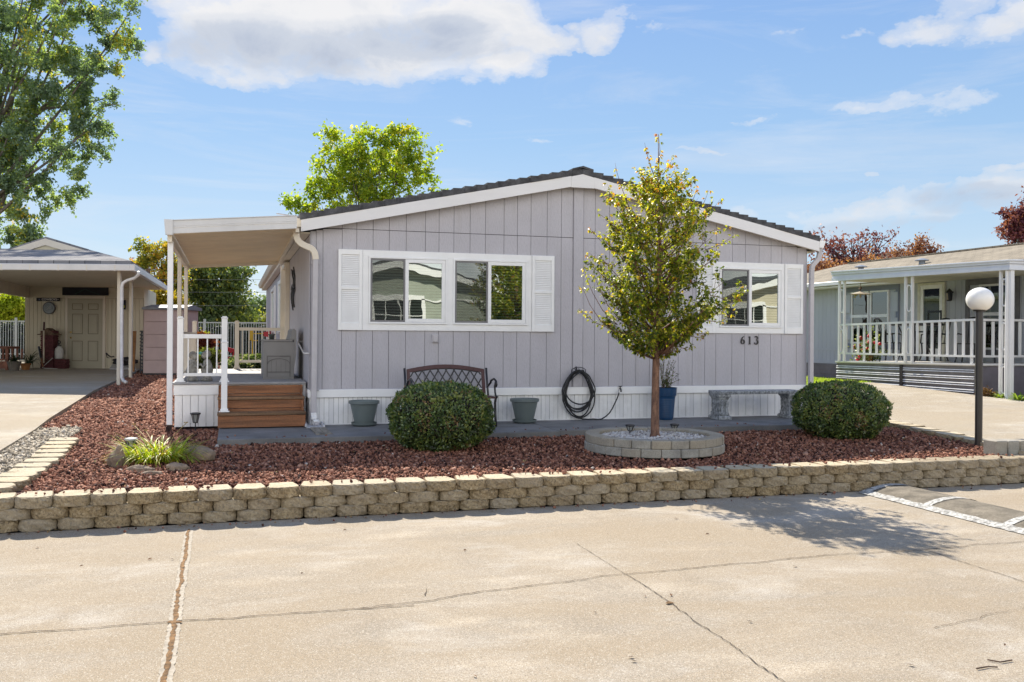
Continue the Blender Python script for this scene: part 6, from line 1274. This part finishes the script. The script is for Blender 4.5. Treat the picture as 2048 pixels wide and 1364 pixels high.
def nwin(pa,pb,panes,z0,z1,zm,mat_in,casing):
    ya,yb_=ny(pa),ny(pb); lo,hi=min(ya,yb_),max(ya,yb_)
    mb=MB(); t_=.14; mb.box(XW-.03,lo,z0-t_,XW-.001,hi,z0); mb.box(XW-.03,lo,z1,XW-.001,hi,z1+t_); mb.box(XW-.03,lo,z0,XW-.001,lo+.12,z1); mb.box(XW-.03,hi-.12,z0,XW-.001,hi,z1)
    c_=mb.obj('window_casing',casing,nb)
    for (p,q) in panes:
        a,b_=sorted((ny(p),ny(q))); w=MB(); e=.05; w.box(XW-.045,a,z0,XW-.001,b_,z0+e); w.box(XW-.045,a,z1-e,XW-.001,b_,z1); w.box(XW-.045,a,z0+e,XW-.001,a+e,z1-e); w.box(XW-.045,b_-e,z0+e,XW-.001,b_,z1-e); w.box(XW-.05,a+e,zm-.04,XW-.001,b_-e,zm+.04)
        wo=w.obj('window',M_nw,nb); g=MB(); g.box(XW-.02,a+e,z0+e,XW-.015,b_-e,z1-e); g.obj('glass',M_glass2,wo); g=MB(); g.box(XW-.010,a+e,z0+e,XW-.003,b_-e,z1-e); g.obj('curtain',mat_in,wo)
z1w=nz(1740,580); nwin(1687,1799,((1704,1739),(1742,1779)),1.55,z1w-.03,nz(1740,632),pbr('dim_blind',(.10,.13,.13),.7,.3,20,stretch=(1,1,8)),M_nbt)
for (p,q) in ((1786,1797),(1691,1702)):
    a,b_=sorted((ny(p),ny(q))); mb=MB(); mb.box(XW-.035,a,2.45,XW-.031,b_,z1w-.1); mb.box(XW-.035,a,1.62,XW-.031,b_,2.28); mb.obj('shutter',M_nb,nb)
z2w=nz(1985,568); nwin(1932,2040,((1960,2028),),1.45,z2w,nz(1985,628),pbr('pink_curtain',(.22,.17,.15),.8,.3,5,stretch=(1,6,1)),pbr('taupe_trim',(.16,.155,.165),.6))
a,b_=sorted((ny(1841),ny(1889))); zd=nz(1865,570); mb=MB(); e=.09; mb.box(XW-.05,a-.06,1.13,XW-.001,a+.03,zd+.06); mb.box(XW-.05,b_-.03,1.13,XW-.001,b_+.06,zd+.06); mb.box(XW-.05,a+.03,zd,XW-.001,b_-.03,zd+.06); dr=mb.obj('door_frame',pbr('cream_trim',(.62,.60,.50),.45),nb)
mb=MB(); mb.box(XW-.04,a+.035,1.14,XW-.002,b_-.035,1.45); mb.box(XW-.04,a+.035,1.45,XW-.002,a+.14,zd-.002); mb.box(XW-.04,b_-.14,1.45,XW-.002,b_-.035,zd-.002); mb.box(XW-.04,a+.14,zd-.1,XW-.002,b_-.14,zd-.002); mb.obj('storm_door',M_nw,dr)
mb=MB(); mb.box(XW-.02,a+.14,1.45,XW-.015,b_-.14,zd-.1); mb.obj('glass',M_glass2,dr); mb=MB(); mb.box(XW-.009,a+.14,1.45,XW-.003,b_-.14,zd-.1); mb.obj('inner_door',pbr('inner_door',(.18,.175,.14),.6),dr)
c_=at(1898.5,592,x=XW-.12); mb=MB(); mb.lathe([(.05,-.13),(.07,-.11),(.085,.08),(.10,.09),(.03,.17),(.012,.19)],c_,6); mb.bar(c_+Vector((0,0,.1)),c_+Vector((.12,0,.1)),.03); o=mb.obj('wall_lantern',M_black,nb)
mb=MB(); mb.lathe([(.055,-.10),(.066,.07)],c_+Vector((-.028,0,0)),4); mb.obj('lantern_glass',pbr('amber_glass',(.45,.38,.25),.2),o)
# porch of the neighbour
po=thing('porch','white-railed porch with scrolled iron posts and ribbed dark skirting before the blue-grey home','porch',(14.6,5,.45))
def LZ(y,z7,z1): return z1+(z7-z1)*(y-1.68)/(7.38-1.68)
ya_,yb2=1.66,7.40
mb=MB()
for f0,f1,o_ in ((0,.3,.02),(.3,.62,.0),(.64,.9,.03),(.9,1.,.06)):
    P=[(XP-.12-o_,ya_,3.11+.2*f0),(XP-.12-o_,yb2,3.19+.26*f0),(XP-.12-o_,yb2,3.19+.26*f1),(XP-.12-o_,ya_,3.11+.2*f1)]; mb.prism(P,(.05+o_,0,0))
    mb.prism([(XP-.12-o_,ya_-.05-o_,3.11+.2*f0),(XW+2,ya_-.05-o_,3.11+.2*f0),(XW+2,ya_-.05-o_,3.11+.2*f1),(XP-.12-o_,ya_-.05-o_,3.11+.2*f1)],(0,.05+o_,0))
mb.obj('fascia',pbr('porch_fascia',(.66,.68,.72),.45,.05,3),po)
mb=MB(); mb.prism([(XP-.07,ya_,3.12),(XW-.001,ya_,3.17),(XW-.001,yb2,3.19),(XP-.07,yb2,3.20)],(0,0,.03)); mb.obj('ceiling',pbr('porch_ceiling',(.62,.58,.45),.6),po)
mb=MB(); mb.prism([(XP-.1,ya_,3.312),(15.95,ya_,3.40),(15.95,yb2,3.44),(XP-.1,yb2,3.452)],(0,0,.012)); mb.obj('roof_panel',M_nw,po)
YD=2.62; dzf=lambda y:LZ(y,1.105,1.19)
mb=MB(); mb.prism([(XP-.03,YD,dzf(YD)-.05),(XP-.03,7.36,dzf(7.36)-.05),(XW-.02,7.36,dzf(7.36)-.05),(XW-.02,YD,dzf(YD)-.05)],(0,0,.05)); mb.obj('deck_floor',pbr('porch_floor',(.60,.58,.55),.6,.08,4),po)
mb=MB(); mb.prism([(XP,YD+.01,.36),(XP,7.33,.42),(XP,7.33,dzf(7.33)-.052),(XP,YD+.01,dzf(YD)-.052)],(.02,0,0)); mb.box(XP+.021,YD+.01,.36,XW+3,YD+.03,1.12); mb.box(XP+.021,7.30,.40,XW-.03,7.33,1.05); mb.obj('skirting',M_sk,po)
mb=MB()
for k in range(5):
    for o_ in (0,.045):
        f=(k+.15)/5; za=lambda y:.40+(dzf(y)-.47)*f+o_; mb.prism([(XP-.030,YD+.02,za(YD)),(XP-.030,7.33,za(7.33)),(XP-.022,7.33,za(7.33)+.018),(XP-.022,YD+.02,za(YD)+.018)],(.021,0,0))
mb.obj('skirting_rib',pbr('rib_edge',(.85,.85,.86),.35),po)
mb=MB(); y=ny(1804,XP,740); mb.box(XP-.035,y-.06,.38,XP-.023,y+.05,1.08); mb.obj('skirting_joint',pbr('joint_black',(.03,.025,.03),.6),po)
mb=MB(); mb.prism([(XP-.045,YD-.02,dzf(YD)-.03),(XP-.045,7.36,dzf(7.36)-.03),(XP-.045,7.36,dzf(7.36)+.005),(XP-.045,YD-.02,dzf(YD)+.005)],(.014,0,0)); mb.box(XP-.03,YD-.03,1.14,XW+3,YD-.002,1.18); mb.obj('edge_trim',M_nw,po)
rz=lambda y:LZ(y,2.045,2.13); bz_=lambda y:LZ(y,1.31,1.34)
mb=MB(); mb.bar((XP-.01,YD,rz(YD)),(XP-.01,7.2,rz(7.2)),.05,.05); mb.bar((XP,YD,rz(YD)),(XW+2,YD,rz(YD)),.05,.05); mb.obj('top_rail',M_nw,po)
mb=MB(); mb.bar((XP-.01,YD,bz_(YD)),(XP-.01,7.2,bz_(7.2)),.04,.045); mb.bar((XP,YD,bz_(YD)),(XW+2,YD,bz_(YD)),.04,.045); mb.obj('bottom_rail',M_nw,po)
y=YD+.10; k=0
while y<7.2:
    lo=bz_(y)-.02 if k%5 else dzf(y); mb=MB(); mb.box(XP-.02,y-.03,lo,XP+.01,y+.03,rz(y)-.02); mb.obj('baluster',M_nw,po); y+=.235; k+=1
for k in range(8): x=XP+.22+k*.24; mb=MB(); mb.box(x-.03,YD-.015,1.32,x+.03,YD+.015,2.08); mb.obj('baluster',M_nw,po)
def scrollpost(ya,yb_,z0,z1,thick=None):
    mb=MB()
    for yy,w in ((ya,.026),(yb_,thick or .026)): mb.box(XP-.03-w,yy-w,z0,XP-.03+w,yy+w,z1)
    o=mb.obj('post',M_nw,po); mb=MB(); c_=(ya+yb_)/2; h=abs(ya-yb_)/2-.03; n=max(1,int((z1-z0)/.75)); L=(z1-z0)/n
    for k in range(n):
        zc=z0+L*(k+.5); P_=[]
        for j in range(25):
            A=j/24; r_=h*.8
            if A<.4: q=A/.4; P_.append(Vector((XP-.03,c_-r_*math.cos(PI*q*1.15-.3),zc+.22+r_*1.3*math.sin(PI*q*1.15-.3))))
            elif A>.6: q=(A-.6)/.4; P_.append(Vector((XP-.03,c_-r_*math.cos(PI+PI*q*1.15-.35),zc-.22+r_*1.3*math.sin(PI+PI*q*1.15-.35))))
        mb.tube(P_,.016,5); mb.obj('scroll',M_nw,o); mb=MB()
scrollpost(ny(1691,XP,600),ny(1681,XP,600),dzf(7.1),3.18); scrollpost(ny(1827,XP,600),ny(1813.5,XP,600),dzf(4.7),3.15); scrollpost(ny(2017,XP,600),ny(2004,XP,600),.42,3.11)
mb=MB(); yy=ny(2023.5,XP,600); mb.box(XP-.07,yy-.05,.42,XP+.02,yy+.05,3.11); mb.obj('post',M_nw,po,bev=.005)
mb=MB(); yy=ny(2020,XP,600); mb.tube([(XP-.08,yy-.0,3.1),(XP-.09,yy,.60),(XP-.12,yy-.06,.47)],.032,8); mb.obj('downspout',M_nw,po)
# porch furniture, black wrought iron
M_iron=M_black
def ychair(label,x,y,rz_,z=1.15,group='black iron chairs on the neighbouring porch'):
    t=thing('iron_chair',label,'chair',(x,y,z),rz_,group)
    mb=MB(); mb.box(-.22,-.22,.43,.22,.22,.455); local(mb.obj('seat',M_iron,t))
    mb=MB()
    for s in(-.2,.2): mb.tube([(s,.21,.44),(s,.25,.7),(s*.95,.33,.98)],.022,5)
    mb.tube([(-.19,.33,.98),(-.1,.36,1.05),(0,.37,1.07),(.1,.36,1.05),(.19,.33,.98)],.024,5)
    for s in(-.1,0,.1): mb.tube([(s,.22,.46),(s,.27,.75),(s,.35,1.04)],.012,4)
    local(mb.obj('backrest',M_iron,t))
    for sx_ in(-.2,.2):
        for sy in(-.2,.2): mb=MB(); mb.tube([(sx_,sy,.43),(sx_*.95,sy*.95,.2),(sx_*1.15,sy*1.15,0)],.019,5); local(mb.obj('leg',M_iron,t))
    for s in(-.23,.23): mb=MB(); mb.tube([(s,.25,.66),(s,.0,.68),(s,-.18,.66),(s,-.2,.44)],.018,5); local(mb.obj('arm',M_iron,t))
    return t
p=at(1783,716,z=1.15); ychair('black iron chair facing right, nearest the left window of the porch',15.0,ny(1780,15.),-PI/2-.2+PI)
ychair('black iron chair beside the storm door, its back to the wall',15.75,ny(1868,15.75),-PI/2+.0)
ychair('black iron chair right of the globe lamp before the curtained window',15.6,ny(1938,15.6),-PI/2+.5)
ychair('black iron chair at the right end of the porch under the curtained window',15.8,ny(1990,15.8),-PI/2)
tx,ty=14.95,ny(1832,14.95); t=thing('patio_table','black iron patio table between the chairs on the neighbouring porch','table',(tx,ty,1.15)); mb=MB(); mb.lathe([(.6,.87),(.63,.88),(.63,.92),(.6,.93)],(tx,ty,1.15),24); mb.obj('tabletop',M_iron,t)
for k in range(4): A=PI/4+k*PI/2; mb=MB(); mb.tube([(tx+.4*math.cos(A),ty+.4*math.sin(A),2.03),(tx+.22*math.cos(A),ty+.22*math.sin(A),1.6),(tx+.42*math.cos(A),ty+.42*math.sin(A),1.15)],.016,5); mb.obj('leg',M_iron,t)
t=thing('ladderback_chair','tall black ladder-back bar chair against the storm door','chair',(15.9,ny(1868,15.9),1.15)); yc=ny(1868,15.9); mb=MB()
for s in(-.22,.22): mb.box(15.9,yc+s-.015,1.15,15.93,yc+s+.015,2.42)
for z in(1.55,1.98,2.12,2.36): mb.box(15.895,yc-.22,z,15.925,yc+.22,z+.055)
mb.obj('backrest',M_iron,t); mb=MB(); mb.box(15.5,yc-.22,1.86,15.9,yc+.22,1.9); mb.obj('seat',M_iron,t)
for s in(-.2,.2): mb=MB(); mb.box(15.5,yc+s-.015,1.15,15.53,yc+s+.015,1.86); mb.obj('leg',M_iron,t)
yq=ny(1738,15.0); t=thing('geranium','red-flowered plant on the porch behind the white railing','flowers',(14.6,ny(1738,14.6),1.13)); yq=ny(1738,14.6); r=np.random.default_rng(5); n=900
P=np.stack([14.6+r.normal(0,.13,n),yq+r.normal(0,.20,n),1.15+np.abs(r.normal(.22,.2,n))],1); leafmesh('foliage',P,r.normal(size=(n,3))+[0,0,.3],r.normal(size=(n,3))+[0,0,.5],.07,.05,r.uniform(.2,.9,n),L_var,t)
mb=MB(); rr=random.Random(3)
for (px,py) in ((1722,676),(1738,672),(1719,690),(1738,684),(1751,686),(1708,694),(1736,697),(1719,713),(1716,719),(1760,687),(1726,700)): mb.blob(at(px,py,x=14.45),(.055,.055,.045),1,.3,4,px)
mb.obj('blooms',pbr('red_bloom',(.55,.02,.025),.6,.2,30),t); mb=MB(); mb.lathe([(.10,0),(.14,.2),(.13,.2)],(14.6,yq,1.13),14); mb.obj('pot',pbr('terracotta',(.42,.19,.07)),t)
c_=at(1721,588,x=14.9); t=thing('hanging_feeder','pale dish-shaped bird feeder hanging under the left end of the porch roof','bird feeder',tuple(c_)); mb=MB(); mb.lathe([(.02,.07),(.26,0),(.25,-.012),(.02,.045)],c_,16); mb.lathe([(.012,-.1),(.03,-.06),(.012,-.02)],c_,8); mb.obj('dish',pbr('feeder_tan',(.42,.36,.27),.6),t); mb=MB(); mb.tube([c_+Vector((0,0,.05)),c_+Vector((.02,.02,.16)),c_+Vector((0,0,.3)),(c_.x,c_.y,3.18)],.008,5); mb.lathe([(.05,.13),(.02,.19)],c_,8); mb.obj('hanger',M_bark,t)
# planting at the foot of the porch
strapm=M_dkleaf; M_dkleaf=tintmat('bright_strap_leaf',[(0,(.08,.16,.02)),(1,(.40,.50,.08))],.5,.3,0,30,.35)
for lab,px,n_,L_,s_ in (('bright strap-leaved plant at the foot of the right porch downspout',2038,60,.42,11),('smaller bright strap-leaved plant between the porch posts',1998,34,.34,12)):
    c_=at(px,803,x=XP-.15); c_.z=gh(c_.y)+.0; strap('strap_plant',lab,c_,n_,L_,s_)
bgtree('dry_plant','low brown and green dry plant against the porch skirting behind the lamp post',(1972,800),(at(1972,800,x=13.95)-Vector(CAM)).dot(Vector((sT,cT,0))),[(1972,792,18,9,1.),(1990,796,14,6,.6)],900,.05,lm('dry_leaf',[(0,(.10,.05,.03)),(.6,(.22,.12,.05)),(1,(.10,.18,.04))]),61,cat='plant',clump=.2,ncl=16,limbs=8,r0=.015)
# lawn between the homes
M_lawn=pbr('lawn_turf',(.26,.34,.05),.9,.2,6,fine=60)
strip('lawn',[8.25,10,12,12.6],[4.4,6,8,11,15,22],lambda x,y:gh(y)+.015,M_lawn)
r=np.random.default_rng(9); n=16000; x=r.uniform(8.3,13.9,n); y=r.uniform(4.4,10,n); k_=(x<12.6)|(y>5.6); x=x[k_]; y=y[k_]; n=len(x); P=np.stack([x,y,ghv(y)+.01],1); tag(leafmesh('grass',P,r.normal(0,.3,(n,3))+[0,0,1],r.normal(size=(n,3))*[1,1,.1],r.uniform(.04,.08,n),.012,r.uniform(0,1,n),tintmat('grass_blade',[(0,(.20,.31,.03)),(1,(.52,.60,.08))],.6,.3,0,20,.4)),kind='stuff')
# trees and a house beyond on the right
L_pur=lm('purple_leaf',[(0,(.08,.025,.06)),(.5,(.22,.07,.10)),(.85,(.36,.13,.12)),(1,(.45,.20,.15))],.4)
L_rus=lm('rust_leaf',[(0,(.12,.045,.045)),(.5,(.34,.14,.10)),(1,(.52,.30,.17))],.4)
bgtree('bare_plum_tree','nearly bare purple-leaved tree between the two homes','x' and (1715,700),44.,[(1700,500,60,36,1.),(1660,505,36,36,.7),(1755,490,40,28,.6),(1680,468,26,18,.3),(1785,468,18,8,.2),(1638,468,20,12,.2),(1730,520,60,24,1.)],1500,.15,L_pur,71,clump=.35,ncl=130,limbs=120,bark=pbr('dark_bark',(.05,.04,.045),.9),r0=.10)
bgtree('rust_shrub','rust-brown leafy mass behind the left end of the tan roof','x' and (1660,650),40.,[(1650,548,44,26,1.2),(1625,560,20,30,.7),(1700,540,40,16,.8),(1760,525,34,12,.4)],4200,.12,L_rus,72,cat='shrub',clump=.35,ncl=90,limbs=16,r0=.08)
bgtree('small_plum_tree','small rust and purple tree above the middle of the tan roof','x' and (1840,650),42.,[(1845,502,36,18,1.),(1838,490,20,14,.5),(1810,510,28,9,.6),(1788,508,12,16,.4),(1868,505,18,10,.3)],1500,.12,L_rus,73,clump=.32,ncl=60,limbs=26,r0=.08,tb=.35)
bgtree('purple_plum_tree','dense purple-leaved tree at the right edge above the tan roof','x' and (2060,650),40.,[(2045,460,44,44,1.2),(2030,445,24,26,.6),(2080,440,60,60,1.),(2012,468,20,24,.4),(2035,425,18,14,.3)],8000,.15,L_pur,74,clump=.36,ncl=100,limbs=30,r0=.14,tb=.5)
t=thing('far_house','low tan-roofed house behind the bare purple tree','house',tuple(W3(cl(1740,600,62.)))); M_fr=pbr('far_roof_tan',(.40,.28,.21),.9,.12,1)
mb=MBc(); mb.prism([cl(1590,532,60),cl(1800,500,60),cl(1836,505,60),cl(1900,530,60),cl(1590,570,60)],(0,.4,0)); mb.obj('roof',M_fr,t); a=cl(1590,560,61); b_=cl(1890,640,61); mb=MBc(); mb.box(a.x,61,.6,b_.x,66,Z(560,61,1740)); mb.obj('wall',pbr('far_wall',(.4,.36,.3),.8),t)
# ================================================================== across the street (seen mirrored in the front windows)
def opphouse(x0,label,wall,flip):
    t=thing('street_house',label,'house',(x0,-20,0)); Wd,ap,ev=8.6,4.25,3.25; L=[]
    mb=MB(); mb.prism([(-Wd/2,0,.3),(Wd/2,0,.3),(Wd/2,0,ev),(0,0,ap-.1),(-Wd/2,0,ev)],(0,-12,0)); local(mb.obj('wall',wall,t))
    mb=MB()
    for s in(1,-1): mb.prism([(s*(Wd/2+.3),.35,ev-.12),(0,.35,ap-.12),(0,.35,ap+.14),(s*(Wd/2+.3),.35,ev+.14)][::s],(0,.03,0))
    local(mb.obj('fascia',M_white,t)); mb=MB()
    for s in(1,-1): mb.prism([(s*(Wd/2+.3),.34,ev+.14),(0,.34,ap+.14),(0,.34,ap+.22),(s*(Wd/2+.3),.34,ev+.22)][::s],(0,-12.6,0))
    local(mb.obj('roof',M_shing,t)); mb=MB(); mb.prism([(-Wd/2,.0,2.95),(Wd/2,.0,2.95),(Wd/2,.0,3.0),(-Wd/2,.0,3.0)],(0,.05,0)); local(mb.obj('trim',M_white,t))
    wx=.1 if not flip else -2.6; w=MB(); a,b_,c_,d=wx-.85,wx+.85,1.3,3.0
    w.box(a-.14,.001,c_-.14,b_+.14,.05,c_); w.box(a-.14,.001,d,b_+.14,.05,d+.14); w.box(a-.14,.001,c_,a,.05,d); w.box(b_,.001,c_,b_+.14,.05,d)
    for k in(1,2,3): x=a+(b_-a)*k/4; w.box(x-.015,.012,c_,x+.015,.03,d)
    for z in(1.87,2.43): w.box(a,.013,z,b_,.028,z+.03)
    wo=local(w.obj('window',M_white,t)); g=MB(); g.box(a,.002,c_,b_,.01,d); g=g.obj('glass',M_dark,wo); local(g)
    return t
opphouse(4.6,'sage-grey gabled home across the street, mirrored in the left front windows',pbr('sage_siding',(.34,.37,.31),.7,.05,2),False)
opphouse(21.5,'cream gabled home across the street, mirrored in the right front window',pbr('cream_siding',(.55,.50,.38),.7,.05,2),True)
def streettree(name,label,x,y,h,w,n,mat,seed):
    r=np.random.default_rng(seed); t=thing(name,label,'tree',(x,y,0)); k=70; C=unit(r.normal(size=(k,3)))*(r.uniform(0,1,(k,1))**.4)*[w,w,h*.36]+[x,y,h*.62]; ix=r.integers(0,k,n); P=C[ix]+r.normal(0,.28,(n,3))
    leafmesh('crown',P,r.normal(size=(n,3)),r.normal(size=(n,3)),.2,.13,np.clip(r.normal(.5,.25,n),0,1),mat,t); mb=MB(); mb.tube([(x,y,-.05),(x+.05,y,h*.4),(x,y,h*.75)],[.16,.11,.04],8)
    for j in range(12): q=Vector(C[j]); mb.tube([(x,y,h*.35),((x+q.x)/2,(y+q.y)/2,q.z*.8),q],[.05,.03,.01],5)
    mb.obj('trunk',M_barkgrey,t)
streettree('street_tree','yellow-green tree across the street, mirrored in the second front window',10.2,-20,6.2,1.9,9000,L_mp,81)
streettree('street_tree','dark green tree across the street at the far left, behind the viewer',-3.5,-23,7,2.6,8000,L_grn,82)

strip('driveway',[12.6,13.85],[4.4,5.0,5.6],lambda x,y:gh(y)+.03,M_drive)
strip('lawn',[12.6,13.9],[5.6,11,22],lambda x,y:gh(y)+.015,M_lawn)
